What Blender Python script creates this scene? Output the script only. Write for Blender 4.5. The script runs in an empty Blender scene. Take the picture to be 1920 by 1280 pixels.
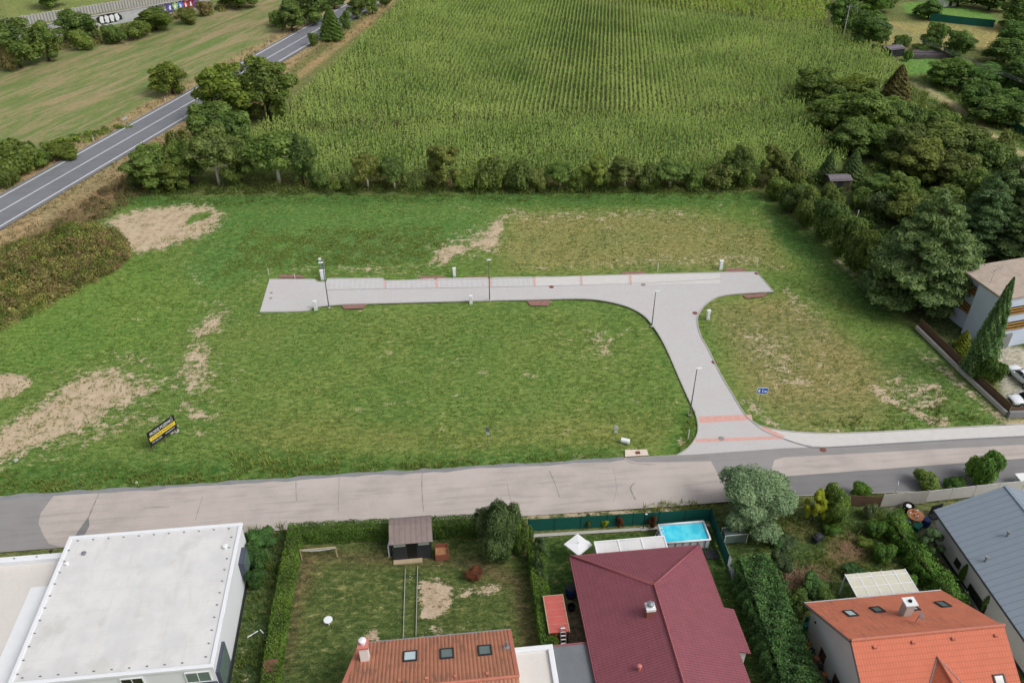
import bpy, math, random
import numpy as np
from mathutils import Vector
from mathutils.geometry import tessellate_polygon
C = bpy.context.scene.collection
R = math.radians
# ------------------------------------------------------------------ camera, sky, sun, exposure
H, F, PITCH, YAW = 62.0, 1570.0, R(35.35), R(6.2)
ri = np.array([math.cos(YAW), -math.sin(YAW), 0]); fw = np.array([math.sin(YAW)*math.cos(PITCH), math.cos(YAW)*math.cos(PITCH), -math.sin(PITCH)]); up = np.cross(ri, fw)
cam = bpy.data.cameras.new('camera'); co = bpy.data.objects.new('camera', cam); C.objects.link(co)
cam.sensor_width = 36; cam.lens = 36*F/1920; cam.clip_end = 6000; co.location = (0, 0, H)
co.rotation_euler = (R(90)-PITCH, 0, -YAW); bpy.context.scene.camera = co
sc = bpy.context.scene
sc.view_settings.view_transform = 'Standard'; sc.view_settings.look = 'None'; sc.view_settings.gamma = 1; sc.view_settings.exposure = -0.1
SUN_EL, SUN_AZ = R(50), R(122)     # azimuth clockwise from +Y (north)
w = bpy.data.worlds.new('World'); sc.world = w; w.use_nodes = True; nt = w.node_tree
bg = nt.nodes['Background']; sky = nt.nodes.new('ShaderNodeTexSky'); sky.sky_type = 'NISHITA'; sky.sun_disc = False
sky.sun_elevation = SUN_EL; sky.sun_rotation = SUN_AZ; sky.air_density = 1.0; sky.dust_density = 6.0; sky.ozone_density = 1.0
hs = nt.nodes.new('ShaderNodeHueSaturation'); hs.inputs['Saturation'].default_value = 0.33
nt.links.new(sky.outputs[0], hs.inputs['Color']); nt.links.new(hs.outputs[0], bg.inputs[0]); bg.inputs[1].default_value = 0.15
sl = bpy.data.lights.new('sun', 'SUN'); so = bpy.data.objects.new('sun', sl); C.objects.link(so)
sl.energy = 0.95; sl.angle = R(20); sl.color = (1, .98, .94)
sd = Vector((math.sin(SUN_AZ)*math.cos(SUN_EL), math.cos(SUN_AZ)*math.cos(SUN_EL), math.sin(SUN_EL)))
so.rotation_euler = sd.to_track_quat('Z', 'Y').to_euler()

# ------------------------------------------------------------------ helpers
def P(px, py, z=0.0):
    d = ri*(px-960)/F - up*(py-640)/F + fw
    t = (z-H)/d[2]; return np.array([t*d[0], t*d[1], z])
def pix(X):
    X = np.asarray(X, float); v = X - np.array([0, 0, H]); k = v@fw
    return 960+F*(v@ri)/k, 640-F*(v@up)/k
def depth(X): return float((np.asarray(X, float)-np.array([0, 0, H]))@fw)
rng = np.random.default_rng(7); random.seed(5)
ORG = {}
def tag(o, label=None, cat=None, group=None, kind=None):
    if label and not 4 <= len(label.split()) <= 16: print('LABEL', len(label.split()), label)
    if label: o['label'] = label
    if cat: o['category'] = cat
    if group: o['group'] = group
    if kind: o['kind'] = kind
    return o
def thing(name, loc, label, cat, group=None):
    o = bpy.data.objects.new(name, None); C.objects.link(o); o.location = tuple(float(v) for v in loc); o.empty_display_size = .3
    ORG[o.name] = np.array([float(v) for v in loc]); return tag(o, label, cat, group)
class MB:
    def __init__(s): s.v = []; s.f = []; s.uv = {}
    def add(s, vs, fs):
        n = len(s.v); s.v += [tuple(float(c) for c in v) for v in vs]; s.f += [tuple(n+i for i in f) for f in fs]; return n
    def box(s, c, d, rz=0.0):
        x, y, z = [k/2 for k in d]; ca, sa = math.cos(rz), math.sin(rz); vs = []
        for sz in (-1, 1):
            for sx, sy in ((-1, -1), (1, -1), (1, 1), (-1, 1)):
                a, b = sx*x, sy*y; vs.append((c[0]+a*ca-b*sa, c[1]+a*sa+b*ca, c[2]+sz*z))
        s.add(vs, [(3, 2, 1, 0), (4, 5, 6, 7), (0, 1, 5, 4), (1, 2, 6, 5), (2, 3, 7, 6), (3, 0, 4, 7)]); return s
    def box2(s, a, b):
        return s.box([(a[i]+b[i])/2 for i in range(3)], [abs(b[i]-a[i]) for i in range(3)])
    def tube(s, pts, r, n=8, cap=True):
        pts = [Vector([float(c) for c in p]) for p in pts]; rs = r if isinstance(r, (list, tuple)) else [r]*len(pts); vs = []
        for i, p in enumerate(pts):
            t = (pts[min(i+1, len(pts)-1)]-pts[max(i-1, 0)]).normalized(); a = t.orthogonal().normalized() if abs(t.z) < .9 else Vector((1, 0, 0)); a = (a-t*a.dot(t)).normalized(); b = t.cross(a)
            if abs(t.z) < .9: b = Vector((0, 0, 1)); b = (b-t*b.dot(t)).normalized(); a = b.cross(t)
            vs += [p+(a*math.cos(2*math.pi*k/n)+b*math.sin(2*math.pi*k/n))*rs[i] for k in range(n)]
        fs = [(i*n+k, i*n+(k+1) % n, (i+1)*n+(k+1) % n, (i+1)*n+k) for i in range(len(pts)-1) for k in range(n)]
        if cap: fs += [tuple(range(n))[::-1], tuple((len(pts)-1)*n+k for k in range(n))]
        s.add(vs, fs); return s
    def lathe(s, c, prof, n=20):
        vs = [(c[0]+r*math.cos(2*math.pi*k/n), c[1]+r*math.sin(2*math.pi*k/n), c[2]+z) for r, z in prof for k in range(n)]
        fs = [(i*n+k, i*n+(k+1) % n, (i+1)*n+(k+1) % n, (i+1)*n+k) for i in range(len(prof)-1) for k in range(n)]
        fs += [tuple(range(n))[::-1], tuple((len(prof)-1)*n+k for k in range(n))]; s.add(vs, fs); return s
    def slab(s, poly, z0, z1):      # vertical prism over a plan polygon
        n = len(poly); vs = [(p[0], p[1], z0) for p in poly]+[(p[0], p[1], z1) for p in poly]
        tri = tessellate_polygon([[Vector((p[0], p[1], 0)) for p in poly]])
        fs = []
        for t in tri:
            a, b, c = [Vector((poly[i][0], poly[i][1])) for i in t]; cr = (b-a).x*(c-a).y-(b-a).y*(c-a).x
            t = t if cr > 0 else t[::-1]; fs.append(tuple(i+n for i in t)); fs.append(tuple(t[::-1]))
        ar = sum(poly[i][0]*poly[(i+1) % n][1]-poly[(i+1) % n][0]*poly[i][1] for i in range(n))
        for i in range(n):
            j = (i+1) % n; fs.append((i, j, j+n, i+n) if ar > 0 else (j, i, i+n, j+n))
        s.add(vs, fs); return s
    def plate(s, pts, th, udir=None):   # planar 3-D polygon with thickness below, uv in metres
        pts = [Vector([float(c) for c in p]) for p in pts]; n = len(pts); nn = Vector((0, 0, 0))
        for i in range(n): nn += pts[i].cross(pts[(i+1) % n])
        nn.normalize()
        if nn.z < 0 or (abs(nn.z) < 1e-6 and False): pts = pts[::-1]; nn = -nn
        base = len(s.v); lo = [p-nn*th for p in pts]
        s.add(pts+lo, [tuple(range(n)), tuple(range(2*n-1, n-1, -1))]+[(j, i, i+n, j+n) for i, j in [(i, (i+1) % n) for i in range(n)]])
        if udir is not None:
            u = Vector([float(c) for c in udir]).normalized(); v = nn.cross(u)
            for i, p in enumerate(pts+lo): s.uv[base+i] = (p.dot(u), p.dot(v))
        return s
    def build(s, name, mat, parent=None, smooth=False, bevel=0):
        me = bpy.data.meshes.new(name); o = bpy.data.objects.new(name, me); C.objects.link(o); org = np.zeros(3)
        if parent is not None:
            o.parent = parent; org = ORG[parent.name]
        ORG[o.name] = org
        me.from_pydata([(a-org[0], b-org[1], c-org[2]) for a, b, c in s.v], [], s.f); me.materials.append(mat)
        if s.uv:
            ul = me.uv_layers.new(name='UVMap')
            for l in me.loops: ul.data[l.index].uv = s.uv.get(l.vertex_index, (0, 0))
        if smooth: me.polygons.foreach_set('use_smooth', [True]*len(me.polygons))
        if bevel:
            m = o.modifiers.new('bevel', 'BEVEL'); m.width = bevel; m.segments = 2; m.limit_method = 'ANGLE'
        me.update(); return o
def struct(o): o['kind'] = 'structure'; return o
def tree_copy(o, parent=None):
    c = o.copy(); C.objects.link(c); c.parent = parent
    for ch in list(o.children): tree_copy(ch, c)
    return c

# ------------------------------------------------------------------ materials
def lin(r, g, b): return tuple(((c/255)/12.92 if c/255 <= .04045 else ((c/255+.055)/1.055)**2.4) for c in (r, g, b))
class NT:
    def __init__(s, name):
        s.m = bpy.data.materials.new(name); s.m.use_nodes = True; s.t = s.m.node_tree; s.b = s.t.nodes['Principled BSDF']; s.b.inputs['Specular IOR Level'].default_value = .3
    def n(s, ty, **kw):
        x = s.t.nodes.new('ShaderNode'+ty)
        for k, v in kw.items(): setattr(x, k, v)
        return x
    def set(s, inp, v):
        if v is None: return
        if hasattr(v, 'is_output') or isinstance(v, bpy.types.NodeSocket): s.t.links.new(v, inp)
        else: inp.default_value = v if not (isinstance(v, tuple) and len(v) == 3 and len(inp.default_value) == 4) else (*v, 1)
    def pos(s, scale=(1, 1, 1), rz=0.0, src=None):
        g = src or s.n('NewGeometry').outputs['Position']; mp = s.n('Mapping'); s.t.links.new(g, mp.inputs[0]); mp.inputs['Scale'].default_value = scale; mp.inputs['Rotation'].default_value = (0, 0, rz); return mp.outputs[0]
    def noise(s, vec, scale, detail=4, rough=.55, dist=0):
        x = s.n('TexNoise'); s.set(x.inputs['Vector'], vec); x.inputs['Scale'].default_value = scale; x.inputs['Detail'].default_value = detail; x.inputs['Roughness'].default_value = rough; x.inputs['Distortion'].default_value = dist; return x.outputs['Fac']
    def math(s, op, a, b=None, c=None, clamp=False):
        x = s.n('Math', operation=op); x.use_clamp = clamp; s.set(x.inputs[0], a)
        if b is not None: s.set(x.inputs[1], b)
        if c is not None: s.set(x.inputs[2], c)
        return x.outputs[0]
    def mix(s, f, a, b, bt='MIX'):
        x = s.n('Mix'); x.data_type = 'RGBA'; x.blend_type = bt; s.set(x.inputs[0], f); s.set(x.inputs[6], a); s.set(x.inputs[7], b); return x.outputs[2]
    def ramp(s, f, lo, hi, a=0.0, b=1.0):
        x = s.n('MapRange'); x.interpolation_type = 'SMOOTHSTEP'; s.set(x.inputs[0], f); x.inputs[1].default_value = lo; x.inputs[2].default_value = hi; x.inputs[3].default_value = a; x.inputs[4].default_value = b; return x.outputs[0]
    def attr(s, name, kind='GEOMETRY'):
        x = s.n('Attribute', attribute_type=kind); x.attribute_name = name; return x
    def bump(s, h, strength=.3, dist=.05):
        x = s.n('Bump'); x.inputs['Strength'].default_value = strength; x.inputs['Distance'].default_value = dist; s.set(x.inputs['Height'], h); s.t.links.new(x.outputs[0], s.b.inputs['Normal'])
    def done(s, col, rough=.85, spec=None, metal=0):
        s.set(s.b.inputs['Base Color'], col); s.set(s.b.inputs['Roughness'], rough); s.b.inputs['Metallic'].default_value = metal
        if spec is not None: s.b.inputs['Specular IOR Level'].default_value = spec
        return s.m
def plain(name, rgb, rough=.7, var=.12, scale=1.5, fine=12, bump=.1, spec=.3, metal=0, stain=0):
    t = NT(name); c = lin(*rgb); v = t.pos(); a = t.noise(v, scale, 5); b = t.noise(v, fine, 3)
    f = t.math('ADD', t.math('MULTIPLY', a, .6), t.math('MULTIPLY', b, .4)); f = t.ramp(f, .3, .7)
    col = t.mix(f, tuple(k*(1-var) for k in c), tuple(min(1, k*(1+var)) for k in c))
    if stain: col = t.mix(t.ramp(t.noise(v, .6, 6, .65), .52, .75, 0, stain), col, tuple(k*.55 for k in c))
    if bump: t.bump(b, bump, .02)
    return t.done(col, rough, spec, metal)
def ribs(name, rgb, period=.2, along='u', depth=.5, dark=.45, var=.12, course=0, rough=.6, stain=0, stain_rgb=(70, 62, 55), spec=.3, sharp=False, cd=.5):
    t = NT(name); c = lin(*rgb); uv = t.n('UVMap').outputs[0]; sp = t.n('SeparateXYZ'); t.t.links.new(uv, sp.inputs[0]); u, v = sp.outputs[0], sp.outputs[1]
    if along == 'v': u, v = v, u
    s = t.math('SINE', t.math('MULTIPLY', u, 2*math.pi/period)); h = t.math('MULTIPLY_ADD', s, .5, .5)
    if sharp: h = t.math('SUBTRACT', 1.0, t.ramp(t.math('PINGPONG', t.math('ADD', u, 0), period/2), 0, .045))
    pz = t.pos(); n1 = t.noise(pz, 1.2, 5); n2 = t.noise(pz, 9, 4); f = t.ramp(t.math('ADD', t.math('MULTIPLY', n1, .6), t.math('MULTIPLY', n2, .4)), .3, .7)
    col = t.mix(f, tuple(k*(1-var) for k in c), tuple(min(1, k*(1+var)) for k in c))
    line = t.ramp(h, 0, .35, dark, 0) if not sharp else t.math('MULTIPLY', h, dark)
    hh = h
    if course:
        k = t.math('FRACT', t.math('DIVIDE', v, course)); line = t.math('MAXIMUM', line, t.ramp(k, .0, .16, cd, 0)); hh = t.math('ADD', t.math('MULTIPLY', h, .5), t.math('MULTIPLY', k, .8))
    if stain:
        vv = t.n('Mapping'); t.t.links.new(uv, vv.inputs[0]); vv.inputs['Scale'].default_value = (3.2, .35, 1) if along == 'u' else (.35, 3.2, 1)
        st = t.ramp(t.noise(vv.outputs[0], 1.6, 6, .7), .45, .68, 0, stain); big = t.ramp(t.noise(pz, .28, 3), .4, .6); col = t.mix(t.math('MULTIPLY', st, big), col, lin(*stain_rgb))
    col = t.mix(line, col, tuple(k*.35 for k in c)); t.bump(hh, depth, .04); return t.done(col, rough, spec)
def foliage(name, a, b, trans=.25, var=.25, hue=None):
    t = NT(name); tn = t.attr('tint').outputs['Fac']; ob = t.n('ObjectInfo').outputs['Color']
    col = t.mix(tn, lin(*a), lin(*b)); col = t.mix(1.0, col, ob, 'MULTIPLY')
    d = t.n('BsdfDiffuse'); tr = t.n('BsdfTranslucent'); gl = t.n('BsdfGlossy'); gl.inputs['Roughness'].default_value = .55
    for x in (d, tr): t.t.links.new(col, x.inputs['Color'])
    gl.inputs['Color'].default_value = (.6, .65, .6, 1)
    m1 = t.n('MixShader'); m1.inputs[0].default_value = trans; m2 = t.n('MixShader'); m2.inputs[0].default_value = .035
    t.t.links.new(d.outputs[0], m1.inputs[1]); t.t.links.new(tr.outputs[0], m1.inputs[2]); t.t.links.new(m1.outputs[0], m2.inputs[1]); t.t.links.new(gl.outputs[0], m2.inputs[2])
    out = [n for n in t.t.nodes if n.type == 'OUTPUT_MATERIAL'][0]; t.t.links.new(m2.outputs[0], out.inputs[0]); t.t.nodes.remove(t.b); return t.m
M = dict(
 white=plain('white_render', (222, 225, 229), .8, .03, .4, 8, .03), membrane=None,
 metal=plain('galvanised_metal', (150, 155, 160), .45, .08, spec=.5, metal=.6), dark=plain('dark_metal', (48, 51, 55), .5, .1),
 whitep=plain('white_paint', (226, 228, 230), .4, .03, bump=0), plastic=plain('white_plastic', (222, 226, 228), .35, .03, bump=0),
 glass=plain('window_glass', (104, 122, 118), .25, .15, bump=0, spec=.9), glassd=plain('dark_window_glass', (30, 34, 38), .08, .15, bump=0, spec=.9), glassl=plain('pale_window_glass', (196, 214, 218), .1, .06, bump=0, spec=.9),  # window_glass: grey-green sky reflection put into its base colour
 concrete=plain('concrete', (176, 174, 168), .9, .1, 1, 14, .2, stain=.3), concd=plain('grey_concrete', (132, 134, 136), .9, .1, 1, 14, .2, stain=.4),
 wood=plain('brown_wood', (104, 82, 66), .8, .15), woodl=plain('pale_wood', (176, 158, 130), .8, .12), bark=plain('bark', (88, 76, 64), .95, .2), barkw=plain('pale_bark', (196, 190, 178), .9, .12),
 green=plain('green_fence_fabric', (20, 88, 78), .7, .1, 2, 20, .1), greend=plain('green_fence_post', (22, 66, 52), .6, .1),
 black=plain('black_plastic', (24, 24, 26), .5, .1), blue=plain('blue_plastic', (28, 48, 96), .5, .1), red=plain('red_brick', (142, 86, 70), .85, .15, 3, 20, .3), pinkp=plain('chimney_cap_pink', (196, 120, 112), .8, .1),
 rubber=plain('tyre_rubber', (20, 20, 21), .8, .1), carw=plain('white_car_paint', (236, 240, 246), .25, .02, bump=0, spec=.7), orange=plain('orange_plastic', (226, 118, 40), .6, .1), tan=plain('terracotta_pot', (178, 120, 84), .8, .1))
t = NT('roof_membrane'); v = t.pos(); c = t.mix(t.ramp(t.noise(v, .5, 6, .6), .3, .7), lin(202, 202, 202), lin(214, 214, 213)); c = t.mix(t.ramp(t.noise(t.pos((1.2, .25, 1)), 1.0, 6, .7), .48, .75, 0, .45), c, lin(188, 186, 182)); c = t.mix(t.ramp(t.noise(v, .35, 5, .6), .56, .66, 0, .35), c, lin(184, 180, 172))
sp = t.n('SeparateXYZ'); t.t.links.new(t.n('NewGeometry').outputs['Position'], sp.inputs[0]); k = t.math('PINGPONG', sp.outputs[1], 1.05); ln = t.ramp(k, .0, .03, .5, 0); c = t.mix(ln, c, lin(190, 188, 184)); t.bump(t.noise(v, 3, 4), .15, .02); M['membrane'] = t.done(c, .75)
M['membrane2'] = plain('pink_white_roof_sheet', (208, 203, 198), .8, .05, .6, 6, .06, stain=.25)

# ------------------------------------------------------------------ ground
def inpoly(X, Y, poly):
    ins = np.zeros(X.shape, bool); n = len(poly)
    for i in range(n):
        x1, y1 = poly[i][:2]; x2, y2 = poly[(i+1) % n][:2]
        c = ((y1 > Y) != (y2 > Y)) & (X < (x2-x1)*(Y-y1)/((y2-y1) if y2 != y1 else 1e-9)+x1); ins ^= c
    return ins
def sdf(X, Y, poly, closed=True):
    d = np.full(X.shape, 1e9); n = len(poly)
    for i in range(n if closed else n-1):
        x1, y1 = poly[i][:2]; x2, y2 = poly[(i+1) % n][:2]; dx, dy = x2-x1, y2-y1
        t = np.clip(((X-x1)*dx+(Y-y1)*dy)/(dx*dx+dy*dy+1e-9), 0, 1); d = np.minimum(d, np.hypot(X-x1-t*dx, Y-y1-t*dy))
    if closed: d = np.where(inpoly(X, Y, poly), -d, d)
    return d
def W(pts, z=0): return [P(x, y, z)[:2] for x, y in pts]
xs = np.concatenate([[-3000, -1500, -700, -350, -200], np.arange(-150, -75, 1.5), np.arange(-75, 78, .45), np.arange(78, 190, 1.5), [220, 350, 700, 1500, 3000]])
ys = np.concatenate([[-2000, -600, -150, -40, 0], np.arange(20, 26, 2), np.arange(26, 140, .45), np.arange(140, 330, 1.5), [360, 450, 700, 1500, 3500]])
GX, GY = np.meshgrid(xs, ys); gx, gy = GX.ravel(), GY.ravel()
col = np.tile(np.array(lin(104, 112, 62)), (gx.size, 1)); bare = np.zeros(gx.size); streak = np.zeros(gx.size)
def paint(pts, rgb, soft=1.0, op=1.0, world=False):
    pl = pts if world else W(pts); m = (gx > min(p[0] for p in pl)-soft*3) & (gx < max(p[0] for p in pl)+soft*3) & (gy > min(p[1] for p in pl)-soft*3) & (gy < max(p[1] for p in pl)+soft*3)
    d = sdf(gx[m], gy[m], pl); k = np.clip(.5-d/(2*soft), 0, 1); k = (k*k*(3-2*k))*op; c = np.array(lin(*rgb)); col[m] = col[m]*(1-k[:, None])+c*k[:, None]
def soil(pts, val, soft=1.2, closed=True, wd=0.0):
    if 0 < val < .99: soft = soft*1.5; val = min(.97, val*1.1)
    pl = W(pts); d = sdf(gx, gy, pl, closed)-wd; k = np.clip(.5-d/(2*soft), 0, 1); k = k*k*(3-2*k)
    global bare
    if val >= 0: bare = np.maximum(bare, k*val)
    else: bare = bare*(1-k*(-val))
def ell(x, y, rx, ry, val, soft=.8):
    soil([(x+rx*math.cos(a), y+ry*math.sin(a)) for a in np.arange(0, 6.28, .7)], val, soft)
# far left field, verge strips, orchard, gardens
paint([(-300, 330), (-60, 300), (0, 292), (100, 262), (230, 228), (330, 182), (500, 92), (560, 45), (640, -10), (560, -10), (400, 45), (200, 105), (0, 165), (-300, 230)], (142, 138, 88), 1.5)
paint([(0, 60), (0, -40), (330, -40), (120, 35)], (122, 134, 72), 1.5)
paint([(-300, 150), (0, 140), (200, 85), (400, 30), (560, -30), (600, 0), (560, 40), (200, 105), (0, 165), (-300, 230)], (120, 104, 66), 1.5)
for i, (y0, y1) in enumerate([(-14, -8), (0, 10), (22, 26), (34, 44), (56, 62), (70, 76), (86, 98), (108, 113)]):
    pass
hw0 = np.array([(P(0, 397)[0]), P(0, 397)[1]]); hw1 = P(375, 182)[:2]; hd = (hw1-hw0)/np.linalg.norm(hw1-hw0); hn = np.array([-hd[1], hd[0]])
def hwp(s, o): return hw0+hd*s+hn*o
def hband(o0, o1, rgb, soft=1, op=1, s0=-200, s1=320): paint([hwp(s0, o0), hwp(s1, o0), hwp(s1, o1), hwp(s0, o1)], rgb, soft, op, True)
hband(4, 9, (164, 142, 102), 1.2); hband(-4, -12, (158, 138, 100), 1.5); hband(-10, -17, (128, 104, 74), 2, 1, -60, 62)
paint([(545, 190), (600, 140), (690, 65), (760, 0), (790, -30), (740, -30), (640, 50), (540, 130)], (112, 116, 66), 1.2)
paint([(560, 150), (700, 40), (740, 0), (725, 0), (640, 70), (545, 145)], (160, 136, 92), 1)
paint([(1560, -20), (1540, 50), (1700, 130), (1960, 330), (1960, 700), (1730, 620), (1430, 365), (1450, 330), (1600, 310), (1500, 200), (1520, 150)], (70, 86, 48), 2)
paint([(1640, 40), (1880, 45), (1880, 90), (1700, 95), (1650, 80)], (150, 142, 84), 1.5)
paint([(1690, 5), (1760, 0), (1860, 25), (1870, 40), (1740, 35), (1700, 25)], (92, 138, 54), 1)
paint([(1690, 110), (1760, 110), (1760, 135), (1700, 140)], (92, 138, 54), 1)
paint([(1710, 150), (1760, 140), (1960, 260), (1960, 320), (1850, 260), (1740, 200)], (94, 118, 60), 1.5)
paint([(1700, 150), (1730, 165), (1790, 205), (1840, 245), (1920, 295), (1920, 287), (1850, 236), (1800, 200), (1735, 160)], (186, 168, 128), .6)
paint([(470, 262), (545, 190), (650, 98), (750, 0), (790, -30), (1570, -30), (1560, 50), (1700, 130), (1500, 205), (1590, 300), (1440, 350), (560, 350)], (84, 84, 50), 1)
paint([(520, 334), (1430, 332), (1430, 345), (520, 348)], (128, 122, 72), .8)
# the vacant lot
LOT = [(-320, 640), (0, 590), (240, 470), (180, 425), (230, 368), (1430, 358), (1500, 420), (1600, 500), (1720, 618), (1890, 800), (1560, 815), (1440, 800), (1270, 850), (0, 930), (-320, 945)]
paint(LOT, (94, 124, 50), .8)
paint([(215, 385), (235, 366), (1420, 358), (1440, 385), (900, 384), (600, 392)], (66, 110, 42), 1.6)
paint([(410, 390), (900, 380), (930, 400), (890, 455), (820, 468), (790, 490), (500, 500), (380, 560), (330, 520)], (80, 122, 50), 2.5)
paint([(560, 440), (800, 430), (830, 455), (780, 488), (560, 492)], (80, 118, 54), 2)
paint([(0, 590), (250, 470), (400, 560), (300, 650), (0, 700)], (92, 128, 44), 3)
paint([(960, 400), (1300, 395), (1440, 430), (1470, 500), (960, 505), (930, 470)], (134, 132, 76), 3, .9)
paint([(1330, 570), (1470, 555), (1560, 600), (1680, 700), (1650, 790), (1480, 800), (1400, 740)], (134, 130, 78), 3, .95)
paint([(1440, 375), (1500, 430), (1680, 590), (1640, 600), (1560, 540), (1450, 440)], (70, 112, 44), 1.6)
paint([(1480, 760), (1860, 790), (1830, 740), (1700, 640), (1640, 660), (1700, 760)], (76, 108, 50), 3, .6)
paint([(480, 590), (1100, 570), (1230, 640), (1300, 800), (1200, 850), (400, 890), (430, 700)], (96, 124, 50), 3, .6)
paint([(430, 780), (900, 800), (1150, 780), (1290, 790), (1290, 830), (1000, 840), (450, 850)], (122, 124, 60), 3, .5)
paint([(-300, 900), (0, 870), (640, 858), (1150, 835), (1170, 858), (640, 892), (0, 932), (-300, 950)], (70, 110, 38), 1.2)
paint([(430, 835), (640, 850), (640, 875), (430, 880)], (74, 112, 40), 1.5)
paint([(1280, 770), (1300, 770), (1308, 800), (1300, 835), (1280, 850), (1240, 850)], (76, 118, 38), 1)
S9 = .95
soil([(195, 412), (235, 396), (290, 386), (345, 381), (385, 380), (424, 396), (418, 416), (392, 440), (352, 452), (300, 468), (250, 478), (215, 462), (190, 435)], .86, 1.9)
soil([(350, 412), (366, 400), (392, 394), (396, 402), (372, 412), (352, 418)], -.9, .7)
soil([(-60, 815), (0, 795), (60, 757), (120, 712), (175, 690), (222, 685), (262, 705), (300, 722), (292, 742), (240, 758), (190, 785), (150, 808), (100, 828), (50, 850), (0, 868), (-60, 880)], .93, 2.2)
soil([(-20, 700), (20, 697), (52, 702), (58, 716), (40, 735), (0, 748), (-20, 745)], 1.0, .7)
for p in [[(350, 620), (400, 580), (425, 582), (425, 612), (400, 628), (370, 640)], [(345, 640), (375, 632), (400, 655), (400, 690), (360, 690), (340, 668)], [(332, 768), (345, 742), (372, 758), (412, 775), (398, 790), (350, 786)], [(355, 810), (400, 802), (398, 812), (360, 816)]]: soil(p, .72, 1.2)
for p in [[(800, 492), (828, 458), (875, 455), (880, 470), (850, 482), (835, 498)], [(875, 460), (905, 440), (925, 410), (952, 402), (945, 425), (938, 460), (912, 474)]]: soil(p, .85, 1.0)
soil([(945, 386), (985, 392), (1000, 404), (960, 402)], .7, .8)
for ln_, v_, wd in [([(950, 405), (1010, 402), (1080, 396), (1180, 400), (1300, 396)], .56, .5), ([(545, 500), (640, 498), (700, 508), (780, 502)], .6, .5), ([(848, 388), (905, 390)], .62, .5), ([(1130, 488), (1200, 480), (1300, 478)], .55, .6), ([(1000, 500), (1140, 494), (1160, 497)], .52, .5),
   ([(1110, 620), (1140, 640), (1150, 660)], .6, .8), ([(1060, 635), (1110, 625)], .5, .4), ([(705, 660), (760, 660)], .65, .35), ([(830, 675), (895, 668)], .5, .5), ([(980, 700), (1020, 704)], .55, .5), ([(1190, 725), (1220, 722)], .55, .4), ([(1060, 806), (1090, 803)], .6, .5), ([(1020, 604), (1050, 602)], .6, .3), ([(640, 780), (680, 760)], .45, .8),
   ([(1640, 725), (1665, 748), (1700, 762), (1740, 785), (1770, 790)], .8, 1.0), ([(1690, 700), (1680, 725), (1655, 740)], .75, .8), ([(1700, 745), (1730, 730), (1755, 718), (1762, 745), (1745, 765)], .75, .8),
   ([(1725, 655), (1780, 700), (1850, 760), (1875, 785)], .68, .9), ([(1570, 490), (1620, 530), (1670, 575)], .75, .8), ([(1405, 752), (1425, 775), (1450, 792)], .65, .8), ([(1480, 545), (1495, 580), (1520, 590)], .6, 1.0), ([(1530, 620), (1545, 690), (1560, 720)], .45, 1.2), ([(1510, 800), (1570, 805), (1630, 800)], .6, .5), ([(1735, 775), (1790, 800)], .6, .6),
   ([(1470, 500), (1440, 495), (1400, 492)], .5, .8), ([(1345, 375), (1350, 395)], .5, .8), ([(1410, 395), (1450, 420)], .45, 1.0), ([(365, 500), (375, 540)], .5, .7), ([(480, 505), (475, 530)], .55, .6), ([(490, 590), (560, 592)], .55, .5), ([(640, 580), (700, 578)], .6, .35), ([(20, 590), (45, 582)], .55, .8)]: soil(ln_, v_, 1.0, False, wd)
for i in range(64):      # faint wheel and mower lines across the plot
    y_ = random.uniform(585, 845); x_ = random.uniform(440, 1100); l_ = random.uniform(40, 240)
    if i > 46: x_, y_, l_ = random.uniform(960, 1300), random.uniform(400, 500), random.uniform(40, 160)
    soil([(x_, y_), (x_+l_*.5, y_-l_*.03+random.uniform(-3, 3)), (x_+l_, y_-l_*.06)], random.uniform(.4, .58), .45, False, .1)
for i in range(130):
    px_, py_ = random.choice([(random.uniform(650, 1230), random.uniform(600, 840)), (random.uniform(1340, 1640), random.uniform(570, 790)), (random.uniform(940, 1440), random.uniform(390, 505)), (random.uniform(250, 460), random.uniform(560, 800))]); ell(px_, py_, random.uniform(3, 16), random.uniform(1, 3.5), random.uniform(.45, .75), .7)
for k_ in ((1660, 640), (1620, 690), (1700, 700), (1560, 740), (1400, 640), (1450, 690), (1500, 660)): ell(*k_, 22, 8, .42, 1.5)
for p, v_ in [([(300, 700), (345, 660), (400, 650), (420, 690), (400, 740), (330, 745)], .52), ([(330, 790), (420, 700), (405, 800)], .42), ([(170, 660), (260, 650), (330, 690), (260, 700)], .42), ([(0, 740), (120, 690), (60, 700), (0, 720)], .35), ([(365, 560), (440, 560), (440, 620), (400, 600)], .42), ([(40, 800), (300, 745), (330, 790), (200, 830), (40, 880)], .4), ([(1640, 700), (1760, 700), (1790, 780), (1680, 790)], .42), ([(1440, 520), (1540, 560), (1560, 640), (1480, 600)], .4), ([(1345, 600), (1480, 620), (1560, 740), (1440, 740)], .38), ([(940, 395), (1300, 385), (1310, 410), (950, 420)], .4), ([(800, 455), (950, 400), (960, 470), (800, 505)], .42), ([(1080, 620), (1170, 620), (1160, 680), (1090, 670)], .42), ([(540, 495), (800, 492), (800, 515), (540, 515)], .42), ([(1100, 480), (1440, 470), (1440, 505), (1100, 500)], .42)]: soil(p, v_*1.26, 2.4)
ell(1193, 848, 24, 9, 1.0, .4); ell(1280, 826, 12, 8, .7, .5); ell(1075, 853, 25, 5, .6, .6); ell(1015, 565, 24, 5, .6, .4)
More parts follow.
